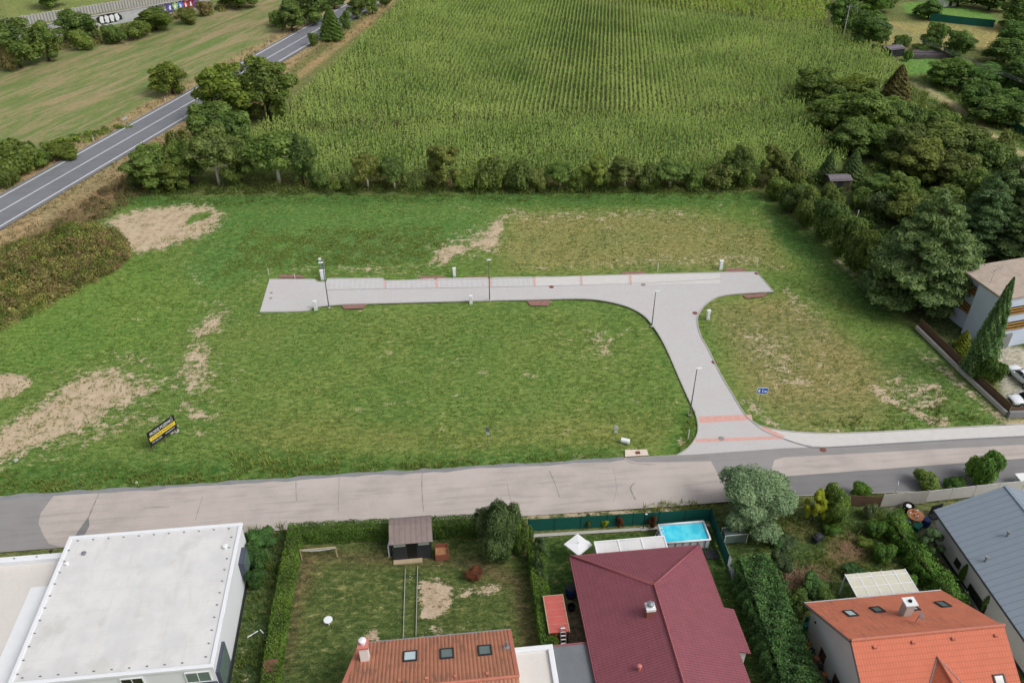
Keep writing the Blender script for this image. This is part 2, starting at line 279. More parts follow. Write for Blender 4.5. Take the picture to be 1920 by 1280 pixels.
# paths of mown streaks inside left field are done by the shader; gardens south of the street
paint([(440, 990), (560, 985), (560, 1300), (430, 1300), (455, 1100)], (62, 84, 44), .8)
soil([(535, 1010), (540, 1060), (522, 1130), (505, 1200)], .7, 1.0, False, .3); soil([(470, 1180), (455, 1280)], .55, .8, False, .4)
paint([(560, 1020), (985, 1000), (1010, 1300), (530, 1300)], (76, 94, 44), .6)
paint([(560, 1030), (730, 1035), (900, 1045), (980, 1080), (1010, 1220), (985, 1230), (960, 1100), (860, 1060), (600, 1050), (565, 1130), (545, 1250), (530, 1250)], (104, 88, 62), 1.2, .8)
for p, v_ in [([(783, 1085), (820, 1080), (852, 1100), (850, 1130), (830, 1155), (790, 1158), (784, 1120)], .9), ([(860, 1105), (890, 1095), (930, 1092), (945, 1108), (915, 1112), (870, 1120)], .85), ([(762, 1070), (775, 1075), (768, 1150), (762, 1150)], .6), ([(785, 1175), (825, 1170), (830, 1195), (785, 1200)], .65), ([(670, 1185), (700, 1175), (718, 1192), (715, 1205), (670, 1205)], .85), ([(845, 1160), (860, 1175), (850, 1190)], .5)]: soil(p, v_, .5)
paint([(1000, 1005), (1330, 985), (1400, 1100), (1460, 1300), (1040, 1300)], (58, 88, 34), .4)
paint([(1060, 1110), (1080, 1110), (1100, 1210), (1060, 1210)], (128, 112, 92), .4)
paint([(1340, 960), (1660, 935), (1800, 1130), (1700, 1110), (1500, 1130), (1520, 1300), (1440, 1300)], (66, 88, 42), .6)
paint([(1560, 1010), (1600, 1005), (1640, 1040), (1600, 1060), (1550, 1050)], (140, 112, 76), 1.0, .9); paint([(1455, 1070), (1540, 1055), (1570, 1075), (1540, 1110), (1470, 1110)], (118, 92, 74), 1, .9); paint([(1480, 975), (1540, 985), (1520, 1010), (1450, 1000)], (108, 96, 62), 1, .8)
paint([(1650, 940), (1760, 960), (1920, 1240), (1880, 1240), (1740, 1010)], (112, 108, 96), .6)
paint([(1500, 1200), (1560, 1200), (1600, 1300), (1520, 1300)], (122, 112, 100), .5)
paint([(1885, 765), (1960, 765), (1960, 660), (1860, 640)], (172, 166, 156), .6); paint([(1885, 790), (1960, 785), (1960, 800), (1880, 802)], (196, 172, 140), .5)
paint([(1280, 945), (1660, 925), (1960, 905), (1960, 925), (1700, 945), (1340, 960)], (86, 98, 54), .6)
soil([(990, 968), (1270, 950)], .7, .4, False, .5)
me = bpy.data.meshes.new('ground'); nx, ny = len(xs), len(ys)
# soft undulation away from the paved parts (about 5 cm)
gz = .05*(np.sin(gx*.21)+np.sin(gy*.17+gx*.05)+np.sin(gx*.53-gy*.4)*.5)-.13
me.vertices.add(gx.size); me.vertices.foreach_set('co', np.stack([gx, gy, gz], 1).ravel().astype('f4'))
ii, jj = np.meshgrid(np.arange(nx-1), np.arange(ny-1)); a = (jj*nx+ii).ravel(); q = np.stack([a, a+1, a+1+nx, a+nx], 1).ravel().astype('i4')
me.loops.add(q.size); me.loops.foreach_set('vertex_index', q); me.polygons.add(q.size//4); me.polygons.foreach_set('loop_start', np.arange(0, q.size, 4, dtype='i4')); me.polygons.foreach_set('use_smooth', np.ones(q.size//4, bool)); me.update(calc_edges=True)
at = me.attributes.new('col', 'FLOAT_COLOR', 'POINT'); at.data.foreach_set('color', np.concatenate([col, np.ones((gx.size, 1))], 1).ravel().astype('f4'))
at = me.attributes.new('bare', 'FLOAT', 'POINT'); at.data.foreach_set('value', bare.astype('f4'))
fieldL = [hwp(-200, 9), hwp(320, 9), hwp(320, 75), hwp(-200, 75)]
at = me.attributes.new('field', 'FLOAT', 'POINT'); at.data.foreach_set('value', np.clip(.5-sdf(gx, gy, fieldL)/4, 0, 1).astype('f4'))
go = bpy.data.objects.new('ground', me); C.objects.link(go); struct(go)
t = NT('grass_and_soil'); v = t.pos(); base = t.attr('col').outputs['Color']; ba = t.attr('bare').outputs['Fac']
n_big = t.noise(v, .09, 4, .6); n_mid = t.noise(v, .7, 6, .72); n_2 = t.noise(t.pos((.7, 1.3, 1), R(3)), 1.7, 7, .78); n_fin = t.noise(t.pos((1, 1.7, 1)), 4.5, 6, .8); n_str = t.noise(t.pos((.28, 1.5, 1), R(3)), 1.0, 9, .82, .5); n_ex = t.noise(v, 14, 4, .85)
k = t.math('ADD', t.math('MULTIPLY', n_fin, .5), t.math('MULTIPLY', n_ex, .5)); hsv = t.n('HueSaturation'); hsv.inputs['Hue'].default_value = .49; hsv.inputs['Saturation'].default_value = .88; hsv.inputs['Value'].default_value = 1.06; t.t.links.new(base, hsv.inputs['Color']); base = hsv.outputs[0]
c = t.mix(t.ramp(n_2, .36, .64), t.mix(1.0, base, (.56, .66, .56), 'MULTIPLY'), t.mix(1.0, base, (1.5, 1.34, 1.3), 'MULTIPLY'))
c = t.mix(t.ramp(k, .4, .6), t.mix(1.0, c, (.56, .62, .58), 'MULTIPLY'), t.mix(1.0, c, (1.4, 1.36, 1.34), 'MULTIPLY')); c = t.mix(t.ramp(n_big, .36, .64, 0, .75), c, t.mix(1.0, c, (.74, .9, .84), 'MULTIPLY'))
st = t.math('ADD', t.math('MULTIPLY', n_str, .5), t.math('MULTIPLY', n_2, .5)); c = t.mix(t.ramp(st, .52, .62, 0, .5), c, lin(140, 142, 84)); c = t.mix(t.ramp(st, .565, .63, 0, .7), c, lin(178, 162, 122)); c = t.mix(t.ramp(t.noise(v, 3.1, 5, .85), .57, .66, 0, .65), c, lin(170, 158, 112)); c = t.mix(t.ramp(t.noise(t.pos((1, 1, 1), 1.1), 2.3, 6, .85), .34, .44, .5, 0), c, t.mix(1.0, c, (.45, .62, .5), 'MULTIPLY')); c = t.mix(t.ramp(st, .34, .46, .55, 0), c, t.mix(1.0, c, (.6, .84, .78), 'MULTIPLY'))
# bands of the cut field left of the main road
vf = t.pos((1, 1, 1), -math.atan2(hd[1], hd[0])+R(6)); mp = t.n('Mapping'); t.t.links.new(vf, mp.inputs[0]); mp.inputs['Scale'].default_value = (.04, .3, 1); nb = t.noise(mp.outputs[0], 1.0, 6, .7, .9)
mp2 = t.n('Mapping'); t.t.links.new(vf, mp2.inputs[0]); mp2.inputs['Scale'].default_value = (.35, 2.2, 1); nb2 = t.noise(mp2.outputs[0], 1.0, 5, .7)
fc = t.mix(t.ramp(t.math('ADD', t.math('MULTIPLY', nb, .6), t.math('MULTIPLY', nb2, .4)), .43, .56), lin(164, 148, 116), lin(104, 130, 72)); fc = t.mix(t.ramp(t.math('ADD', t.math('MULTIPLY', n_fin, .6), t.math('MULTIPLY', nb2, .4)), .4, .58, .8, 0), fc, t.mix(1.0, fc, (.62, .68, .62), 'MULTIPLY')); fc = t.mix(t.ramp(n_2, .4, .62, .0, .6), fc, t.mix(1.0, fc, (1.25, 1.15, 1.1), 'MULTIPLY'))
c = t.mix(t.math('MULTIPLY', t.attr('field').outputs['Fac'], .85), c, fc)
bm = t.math('ADD', ba, t.math('MULTIPLY', t.math('SUBTRACT', t.math('ADD', t.math('MULTIPLY', n_mid, .35), t.math('ADD', t.math('MULTIPLY', n_2, .35), t.math('MULTIPLY', n_fin, .3))), .5), 5.0))
sc_ = t.mix(t.ramp(n_mid, .35, .65), lin(182, 160, 134), lin(206, 186, 162)); sc_ = t.mix(t.ramp(n_fin, .42, .54, .5, 0), sc_, lin(150, 130, 100)); sc_ = t.mix(t.ramp(n_ex, .52, .62, 0, .5), sc_, lin(214, 200, 176))
c = t.mix(t.ramp(bm, .52, .8, 0, .93), c, sc_); t.bump(t.math('ADD', t.math('MULTIPLY', n_ex, .5), n_fin), .55, .12)
M['ground'] = t.done(c, .95, .1); me.materials.append(M['ground'])

# ------------------------------------------------------------------ roads and paving (sheets stacked a few mm apart)
def sheet(name, pts, z, mat, world=False, kindof='structure'):
    pl = pts if world else W(pts); mb = MB(); tri = tessellate_polygon([[Vector((p[0], p[1], 0)) for p in pl]]); fs = []
    for t_ in tri:
        a_, b_, c_ = [pl[i] for i in t_]; cr = (b_[0]-a_[0])*(c_[1]-a_[1])-(b_[1]-a_[1])*(c_[0]-a_[0]); fs.append(tuple(t_) if cr > 0 else tuple(t_[::-1]))
    mb.add([(p[0], p[1], z) for p in pl], fs); o = mb.build(name, mat); o['kind'] = kindof; return o
def ribbon(name, pl, width, z, mat, thick=0.0, parent=None, world=True, ragged=0):
    pl = [np.array(p[:2], float) for p in (pl if world else W(pl))]; mb = MB(); L, Rr = [], []
    for i, p in enumerate(pl):
        d = pl[min(i+1, len(pl)-1)]-pl[max(i-1, 0)]; d = d/np.linalg.norm(d); n_ = np.array([-d[1], d[0]])
        hw_ = width/2*(1+ragged*random.uniform(-1, 1)); L.append(p+n_*hw_); Rr.append(p-n_*hw_)
    if thick:
        for i in range(len(pl)-1):
            vs = [(*L[i], z), (*L[i+1], z), (*Rr[i+1], z), (*Rr[i], z), (*L[i], z-thick), (*L[i+1], z-thick), (*Rr[i+1], z-thick), (*Rr[i], z-thick)]
            mb.add(vs, [(3, 2, 1, 0), (0, 1, 5, 4), (2, 3, 7, 6)]+([(3, 0, 4, 7)] if i == 0 else [])+([(1, 2, 6, 5)] if i == len(pl)-2 else []))
    else:
        vs = [(*p, z) for p in L]+[(*p, z) for p in Rr]; n_ = len(pl); mb.add(vs, [(i+n_, i+1+n_, i+1, i) for i in range(n_-1)])
    o = mb.build(name, mat, parent); o['kind'] = 'structure'; return o
def smoothline(pts, k=4):
    pts = [np.array(p, float) for p in pts]; out = []
    for i in range(len(pts)-1):
        p0, p1, p2, p3 = pts[max(i-1, 0)], pts[i], pts[i+1], pts[min(i+2, len(pts)-1)]
        for j in range(k):
            t_ = j/k; out.append(.5*((2*p1)+(-p0+p2)*t_+(2*p0-5*p1+4*p2-p3)*t_*t_+(-p0+3*p1-3*p2+p3)*t_**3))
    return out+[pts[-1]]
def asphalt(name, rgb, var=.12, patches=.3, seams=0, dark=None):
    t = NT(name); c = lin(*rgb); v = t.pos(); a_ = t.noise(v, .35, 6, .65); b_ = t.noise(v, 9, 4, .7); e_ = t.noise(t.pos((.15, 1.6, 1), R(2)), 1.0, 5, .6)
    f = t.ramp(t.math('ADD', t.math('MULTIPLY', a_, .5), t.math('MULTIPLY', b_, .5)), .35, .65); cc = t.mix(f, tuple(k*(1-var) for k in c), tuple(k*(1+var) for k in c))
    cc = t.mix(t.ramp(e_, .48, .66, 0, patches), cc, tuple(k*.74 for k in c)); cc = t.mix(t.ramp(t.noise(v, .12, 4), .45, .62, 0, patches), cc, tuple(k*1.14 for k in c))
    w_ = t.n('TexVoronoi'); w_.feature = 'DISTANCE_TO_EDGE'; w_.inputs['Scale'].default_value = .14; nd = t.mix(.25, v, t.n('TexNoise').outputs['Color']); t.t.links.new(v, w_.inputs['Vector'])
    t.bump(b_, .35, .02); return t.done(cc, .92, .2)
M['street'] = asphalt('worn_street_surface', (178, 169, 163), .12, .55); M['asph'] = asphalt('street_asphalt_patch', (142, 140, 139), .08, .35); M['asphd'] = asphalt('dark_asphalt', (124, 123, 124), .08, .4); M['hway'] = asphalt('main_road_asphalt', (120, 122, 128), .08, .4)
M['crack'] = plain('bitumen_crack', (140, 135, 131), .7, .15)
t = NT('block_paving'); v = t.pos((1, 1, 1), R(0)); br = t.n('TexBrick'); t.t.links.new(v, br.inputs['Vector']); br.inputs['Scale'].default_value = 1; br.inputs['Brick Width'].default_value = .2; br.inputs['Row Height'].default_value = .12; br.inputs['Mortar Size'].default_value = .012
br.inputs['Color1'].default_value = (*lin(192, 190, 192), 1); br.inputs['Color2'].default_value = (*lin(202, 200, 201), 1); br.inputs['Mortar'].default_value = (*lin(160, 158, 156), 1)
c = t.mix(t.ramp(t.noise(v, .4, 6, .65), .38, .66, 0, .4), br.outputs['Color'], lin(186, 180, 176)); c = t.mix(t.ramp(t.noise(v, 5, 5, .7), .5, .7, 0, .3), c, lin(212, 210, 207)); M['paver'] = t.done(c, .9, .2)
t = NT('drainage_grid_paving'); v = t.pos(); sp = t.n('SeparateXYZ'); t.t.links.new(v, sp.inputs[0]); k_ = t.ramp(t.math('PINGPONG', sp.outputs[0], .36), .0, .14, 1, 0); n_ = t.noise(v, 3, 4); c = t.mix(t.math('MULTIPLY', k_, t.ramp(n_, .35, .6, .15, .7)), lin(190, 188, 189), lin(204, 202, 202)); c = t.mix(t.ramp(t.noise(v, 1.1, 5), .5, .75, 0, .4), c, lin(160, 156, 146)); M['grid'] = t.done(c, .9)
M['redpave'] = plain('red_block_paving', (206, 160, 150), .9, .1, 2, 10, .1); M['redgravel'] = plain('reddish_gravel', (142, 108, 98), .95, .25, 2, 16, .5, stain=.4); M['kerb'] = plain('concrete_kerb', (172, 170, 164), .9, .1, 2, 12, .1)
M['line'] = plain('road_marking_paint', (222, 224, 226), .7, .06, bump=0)
# the village street, extended past both frame edges
NUP = [(-900, 990), (-60, 934), (0, 930), (320, 910), (640, 890), (900, 874), (1170, 858), (1300, 850), (1470, 838), (1920, 818), (2600, 790)]
SLO = [(2600, 868), (1920, 905), (1710, 922), (1481, 930), (1270, 948), (1000, 966), (640, 985), (320, 1009), (0, 1035), (-60, 1040), (-900, 1100)]
sheet('street', NUP+SLO, .004, M['street'])
sheet('asphalt_patch', [(-900, 989), (0, 931), (104, 925), (92, 940), (76, 962), (72, 980), (80, 1000), (92, 1019), (118, 1026), (0, 1035), (-900, 1100)], .008, M['asph'])
sheet('asphalt_patch', [(1168, 859), (1300, 850.5), (1470, 838.5), (1920, 818.5), (2600, 791), (2600, 806), (1920, 833), (1640, 848), (1470, 857), (1452, 862), (1440, 898), (1920, 861), (2600, 815), (2600, 867), (1920, 904), (1710, 921), (1481, 929), (1368, 937), (1352, 900), (1333, 864), (1255, 866), (1195, 866)], .008, M['asph'])
sheet('asphalt_patch', [(1440, 895), (1920, 859), (2600, 815), (2600, 867), (1920, 903), (1710, 920), (1481, 928), (1375, 936), (1400, 910)], .012, M['asphd'])
for pts, wd in [([(792, 880), (791, 915), (794, 958)], .1), ([(1030, 882), (1040, 905), (1049, 931)], .1), ([(555, 895), (555, 918), (556, 938)], .07), ([(1190, 905), (1182, 915), (1191, 936)], .13), ([(1168, 860), (1188, 868), (1230, 871)], .08), ([(186, 924), (176, 946), (166, 970)], .12), ([(380, 930), (366, 975)], .05), ([(270, 952), (300, 950), (318, 951)], .07), ([(950, 905), (958, 940)], .05), ([(1150, 878), (1156, 915), (1150, 940)], .04), ([(636, 893), (634, 960)], .04)]:
    ribbon('crack', smoothline(W(pts), 5), wd, .011, M['crack'], ragged=.5)
sheet('asphalt_patch', [(166, 968), (150, 990), (136, 1012), (150, 1010), (160, 1000), (168, 985)], .012, M['asphd'])
NW_ = smoothline(W([(-300, 951), (-60, 936), (0, 932), (320, 912), (640, 892), (900, 876), (1170, 860)]), 12)
ribbon('street_edge', [p+np.array([0, random.uniform(-.12, .12)]) for p in NW_], .5, .010, M['concd'], ragged=.4)
# main road
sheet('main_road', [hwp(-260, -4.9), hwp(420, -4.9), hwp(420, 4.9), hwp(-260, 4.9)], .03, M['hway'], True)
for o_, nm in ((-3.95, 'edge_line'), (0, 'centre_line'), (3.95, 'edge_line')): ribbon(nm, [hwp(-260, o_), hwp(0, o_), hwp(420, o_)], .24 if o_ else .2, .036, M['line'])
# block-paved access road, with a turning arm
arcL = [(1225, 612), (1210, 594), (1188, 580), (1160, 570), (1122, 562.5), (1080, 560)]
arcR = [(1450, 547), (1380, 551), (1345, 557), (1322, 572), (1309, 592), (1308, 608), (1314, 630), (1328, 655), (1350, 700), (1375, 742), (1397, 777), (1430, 806), (1468, 822), (1505, 834), (1540, 838)]
PAVE = [(505, 524), (590, 524), (596, 529), (612, 529), (614, 523), (718, 522), (722, 526.5), (918, 523.5), (1160, 516), (1355, 511), (1418, 510)]+arcR+[(1470, 840), (1300, 852), (1268, 853), (1290, 840), (1305, 820), (1309, 800), (1304, 775), (1290, 745), (1270, 700), (1255, 665), (1240, 635)]+arcL+[(1000, 562), (918, 563.5), (700, 569), (640, 571), (592, 576), (578, 582), (548, 584), (487, 585)]
sheet('access_road', PAVE, .016, M['paver'])
WALK = [(1398, 782), (1425, 799), (1465, 808), (1530, 813), (1620, 812), (1880, 798), (1920, 796), (2600, 770), (2600, 788), (1920, 817), (1700, 829), (1545, 838), (1508, 834), (1468, 822), (1430, 806)]
M['walk'] = plain('light_block_paving', (200, 198, 195), .9, .06, 1.2, 14, .15, stain=.15); sheet('pavement', WALK, .022, M['walk'])
for i in range(7):
    x0 = [612, 722, 818, 920, 1002, 1090, 1182][i]; x1 = [719, 816, 916, 1000, 1088, 1180, 1352][i]
    yt = lambda x: 523.2-(x-612)*.0165 if x > 722 else 522.6; yb = lambda x: 542.5-(x-612)*.0155
    sheet('parking_bay', [(x0+2, yt(x0)+(4 if i == 1 else 2)), (x1-2, yt(x1)+2), (x1-2, yb(x1)), (x0+2, yb(x0))], .020, M['grid'] if i < 4 else M['walk'])
    if i: ribbon('bay_divider', [P(x0, yt(x0)+3)[:2], P(x0+1, yb(x0))[:2]], .22, .024, M['redpave'])
ribbon('road_joint', smoothline(W([(612, 543.5), (918, 538.5), (1180, 532), (1352, 523)]), 3), .1, .024, M['crack'])
for pts in ([(1311, 781), (1409, 777), (1411, 787), (1311, 793)], [(1305, 823), (1460, 817.5), (1471, 822.5), (1304, 829)], [(1430, 799), (1444, 805), (1471, 817), (1469, 823), (1448, 815), (1426, 803)]): sheet('paving_band', pts, .026, M['redpave'])
for pts in ([(524, 515), (560, 515), (575, 521), (523, 521)], [(786, 518), (832, 517), (840, 523), (786, 525)], [(870, 519), (916, 518), (917, 522), (872, 524)], [(987, 564), (1033, 563), (1028, 573), (995, 573)], [(1166, 510), (1205, 508), (1214, 513), (1166, 516)], [(1362, 503), (1392, 502), (1400, 509), (1360, 509)], [(1392, 553), (1440, 549), (1432, 556), (1400, 559)], [(640, 572), (690, 570), (680, 578), (645, 579)]): sheet('gravel_crossing', pts, .010, M['redgravel'])
kl = smoothline(W(list(reversed([(1470, 841), (1300, 853), (1268, 854)][2:]))+[(1290, 840), (1305, 820), (1309, 800), (1304, 775), (1290, 745), (1270, 700), (1255, 665), (1240, 635)]+arcL+[(1000, 562), (918, 563.5), (700, 569), (640, 571), (592, 576), (578, 582), (548, 584), (487, 585)]), 3)
ribbon('kerb', kl, .14, .075, M['kerb'], .12); ribbon('kerb', smoothline(W(arcR[:13]), 3), .14, .075, M['kerb'], .12)
ribbon('kerb', smoothline(W([(1398, 781), (1425, 798), (1465, 807), (1530, 812), (1620, 811), (1880, 797), (1920, 795), (2600, 769)]), 3), .14, .09, M['kerb'], .12)
ribbon('kerb', smoothline(W([(1470, 823), (1508, 835), (1545, 839), (1700, 830), (1920, 818), (2600, 789)]), 3), .14, .07, M['concd'], .1)
ribbon('kerb', W([(505, 523.5), (590, 523.5), (596, 528.5), (612, 528.5), (614, 522.5), (718, 521.5), (722, 526), (918, 523), (1160, 515.5), (1355, 510.5), (1418, 509.5), (1450, 546.5)]), .14, .06, M['kerb'], .1)
sheet('concrete_pad', [(1172, 843), (1213, 842), (1216, 853), (1172, 856)], .012, plain('pale_concrete_pad', (214, 200, 186), .9, .08))
def manhole(px, py, lab, r=.35, m=None):
    mb = MB(); X = P(px, py); mb.lathe((X[0], X[1], .0), [(r, .0), (r, .034), (r*.93, .04), (r*.9, .034), (0.01, .034)], 20); tag(mb.build('manhole_cover', m or M['crack']), lab, 'manhole cover', 'manhole covers in the paving')
M['rust'] = plain('rusty_iron', (120, 74, 62), .8, .2)
for px, py, l in [(1034, 538, 'rusty manhole cover beside the parking bays of the paved road'), (1339, 679, 'rusty manhole cover at the right kerb where the paved road narrows'), (1303, 587, 'rusty manhole cover by the curve of the right kerb'), (1352, 822, 'dark manhole cover on the lower red paving band'), (1543, 843, 'rusty manhole cover at the street edge by the pavement'), (1206, 534, 'small grey manhole cover in the middle of the turning arm'), (1419, 513, 'rusty manhole cover at the far right corner of the paving'), (509, 549, 'small dark manhole cover on the left end of the paving, farther one'), (508, 559, 'small dark manhole cover on the left end of the paving, nearer one')]:
    manhole(px, py, l, .35 if px > 600 else .22, M['rust'] if 'rusty' in l else M['crack'])

# ------------------------------------------------------------------ vegetation
def unit(n, r_=rng):
    v_ = r_.normal(size=(n, 3)); return v_/np.linalg.norm(v_, axis=1)[:, None]
def leaf_mesh(name, Cn, N, S, T, mat, aspect=1.7, parent=None, keep=False):
    n = len(Cn); N = N/(np.linalg.norm(N, axis=1)[:, None]+1e-9); r_ = unit(n); u = np.cross(N, r_); u /= np.linalg.norm(u, axis=1)[:, None]+1e-9; v_ = np.cross(N, u)
    S = np.broadcast_to(S, (n,))[:, None]; bend = N*S*rng.uniform(-.28, .05, (n, 1))
    V = np.empty((n, 4, 3)); V[:, 0] = Cn+u*S*.5*aspect+bend; V[:, 1] = Cn+v_*S*.5; V[:, 2] = Cn-u*S*.5*aspect+bend; V[:, 3] = Cn-v_*S*.5
    return quads_mesh(name, V, T, mat, parent)
def quads_mesh(name, V, T, mat, parent=None):
    n = len(V); me = bpy.data.meshes.new(name); org = ORG[parent.name] if parent is not None else np.zeros(3)
    me.vertices.add(n*4); me.vertices.foreach_set('co', (V.reshape(-1, 3)-org).ravel().astype('f4')); me.loops.add(n*4); me.loops.foreach_set('vertex_index', np.arange(n*4, dtype='i4'))
    me.polygons.add(n); me.polygons.foreach_set('loop_start', np.arange(0, n*4, 4, dtype='i4')); me.update(calc_edges=True)
    a_ = me.attributes.new('tint', 'FLOAT', 'FACE'); a_.data.foreach_set('value', np.clip(T, 0, 1).astype('f4')); me.materials.append(mat)
    o = bpy.data.objects.new(name, me); C.objects.link(o); ORG[o.name] = org
    if parent is not None: o.parent = parent
    return o
M['leaf'] = foliage('broad_leaves', (86, 112, 46), (164, 184, 88), .5); M['leafd'] = foliage('dark_leaves', (82, 108, 48), (154, 176, 88), .5); M['pine'] = foliage('pine_needles', (64, 90, 52), (132, 158, 96), .35)
M['olive'] = foliage('olive_green_leaves', (96, 110, 50), (166, 176, 92), .5); M['willow'] = foliage('grey_green_leaves', (74, 98, 60), (160, 180, 128), .3); M['scrub'] = foliage('dry_scrub_leaves', (88, 84, 52), (172, 164, 108)); M['hedge'] = foliage('hedge_leaves', (52, 80, 24), (122, 152, 56))
M['hedgev'] = foliage('feathery_hedge_leaves', (44, 78, 36), (114, 156, 84), .3); M['lime'] = foliage('yellow_green_leaves', (140, 150, 30), (202, 206, 58)); M['brownleaf'] = foliage('dead_brown_leaves', (92, 56, 40), (148, 100, 72)); M['ivy'] = foliage('bright_climber_leaves', (54, 94, 32), (128, 170, 66)); M['bushy'] = foliage('olive_tree_leaves', (56, 76, 42), (126, 142, 92))
def lobes_for(kind, Rr, Hh, seed):
    r_ = np.random.default_rng(seed); L = []
    if kind in ('broad', 'high'):
        for i in range(30):
            a_ = r_.uniform(0, 6.28); q_ = r_.uniform(.15, .8)*Rr; z = Hh*r_.uniform(.12 if kind == 'broad' else .42, .86); q_ *= 1-.5*max(0, (z/Hh-.58)/.42); L.append((q_*math.cos(a_), q_*math.sin(a_), z, r_.uniform(.18, .32)*Rr, r_.uniform(.16, .3)*Rr))
        L.append((0, 0, Hh*(.55 if kind == 'broad' else .68), Rr*.62, Hh*(.34 if kind == 'broad' else .22)))
    elif kind == 'bush':
        for i in range(16):
            a_ = r_.uniform(0, 6.28); q_ = r_.uniform(.1, .72)*Rr; z = Hh*r_.uniform(.22, .78); q_ *= 1-.45*max(0, (z/Hh-.5)/.5); L.append((q_*math.cos(a_), q_*math.sin(a_), z, r_.uniform(.26, .42)*Rr, Hh*r_.uniform(.16, .25)))
        L.append((0, 0, Hh*.45, Rr*.6, Hh*.4))
    elif kind == 'loose':
        for i in range(26):
            a_ = r_.uniform(0, 6.28); q_ = r_.uniform(.15, .85)*Rr; z = Hh*r_.uniform(.22, .92); q_ *= 1-.55*max(0, (z/Hh-.55)/.45); L.append((q_*math.cos(a_), q_*math.sin(a_), z, r_.uniform(.14, .27)*Rr, r_.uniform(.16, .3)*Rr))
    elif kind == 'pine':
        for lv in range(13):
            z = Hh*(.1+.84*lv/12); rl = Rr*(math.sin(min(1.57, (1-lv/12.6)*1.9+.1)))*(.72 if lv < 1 else 1)
            for j in range(max(3, int(11*rl/Rr+2))):
                a_ = r_.uniform(0, 6.28)
                for f_ in (.45, .8): q_ = rl*f_*r_.uniform(.85, 1.1); L.append((q_*math.cos(a_), q_*math.sin(a_), z-q_*.1+r_.uniform(-.3, .3), rl*.2*r_.uniform(.8, 1.25)+.25, .42*r_.uniform(.7, 1.3)))
    return L
def crown(name, kind, Rr, Hh, n, s, mat, seed=1, parent=None, jit=.22, aspect=1.7, at_=(0, 0, 0)):
    r_ = np.random.default_rng(seed); at_ = np.array(at_, float)
    if kind in ('cone', 'column'):
        z = r_.uniform(.04, 1, n)**(.85 if kind != 'column' else 1); a_ = r_.uniform(0, 6.283, n)
        if kind == 'cone': pr = (1-z)**.8*1.02+.02
        elif kind == 'column': pr = np.clip(np.sin(np.clip(z, 0, 1)*2.9+.25), .1, 1)**.6*.9
        else: pr = np.sin(np.clip((1-z)*1.75+.08, 0, 1.57))*(1-.15*(z < .12))
        wh = (z*Hh/(1.15 if kind == 'pine' else .8)+.16*np.sin(a_*3+seed)) % 1.0; sp_ = .1*np.sin(a_*9+z*25*2+seed)+.1*np.sin(a_*5-z*13)
        pr = pr*((.74+.3*(1-wh)) if kind == 'pine' else (.86+.14*(1-wh)))+sp_*(1.1 if kind == 'cone' else .35)*pr*(1+.5*np.sin(a_*13+z*31))
        q_ = pr*Rr*np.sqrt(r_.uniform(.45, 1.1, n)); zz = z*Hh-(.12*q_ if kind == 'pine' else 0)
        Cn = np.stack([q_*np.cos(a_), q_*np.sin(a_), zz], 1)+at_; N = np.stack([np.cos(a_)*.6, np.sin(a_)*.6, np.full(n, .75)], 1)+unit(n, r_)*.7
        T = .45+.35*np.sin(wh*6.28+1.2)*(kind == 'pine')+r_.normal(0, jit, n)+.15*np.sin(a_*4+seed)
        return leaf_mesh(name, Cn, N, s*r_.uniform(.6, 1.3, n), T, mat, aspect, parent)
    L = np.array(lobes_for(kind, Rr, Hh, seed)); wgt = L[:, 3]**2; ix = r_.choice(len(L), n, p=wgt/wgt.sum()); d = unit(n, r_); d[:, 2] = np.where(r_.random(n) < .55, np.abs(d[:, 2]), d[:, 2])
    rad = r_.uniform(.72, 1.08, n)*(1+.14*np.sin(d[:, 0]*7+ix)*np.cos(d[:, 1]*6+ix*2)); Cn = L[ix, :3]+d*np.stack([L[ix, 3]*rad, L[ix, 3]*rad, L[ix, 4]*rad], 1); Cn[:, 2] = np.maximum(Cn[:, 2], .06*Hh*r_.random(n))
    inside = np.zeros(n, int)
    for l in L: inside += (((Cn[:, 0]-l[0])/l[3])**2+((Cn[:, 1]-l[1])/l[3])**2+((Cn[:, 2]-l[2])/l[4])**2) < .42
    keep = (inside == 0) | (r_.random(n) < .12); lt = r_.uniform(-.18, .18, len(L)); cl = .14*np.sin(Cn[:, 0]*2.1+seed)*np.sin(Cn[:, 1]*2.3)*1.4
    T = (.42+lt[ix]+cl+r_.normal(0, jit, n))[keep]; Cn = Cn[keep]; N = (d+np.array([0, 0, .45])+unit(n, r_)*.75)[keep]
    return leaf_mesh(name, Cn+at_, N, s*r_.uniform(.55, 1.35, len(Cn)), T, mat, aspect, parent)
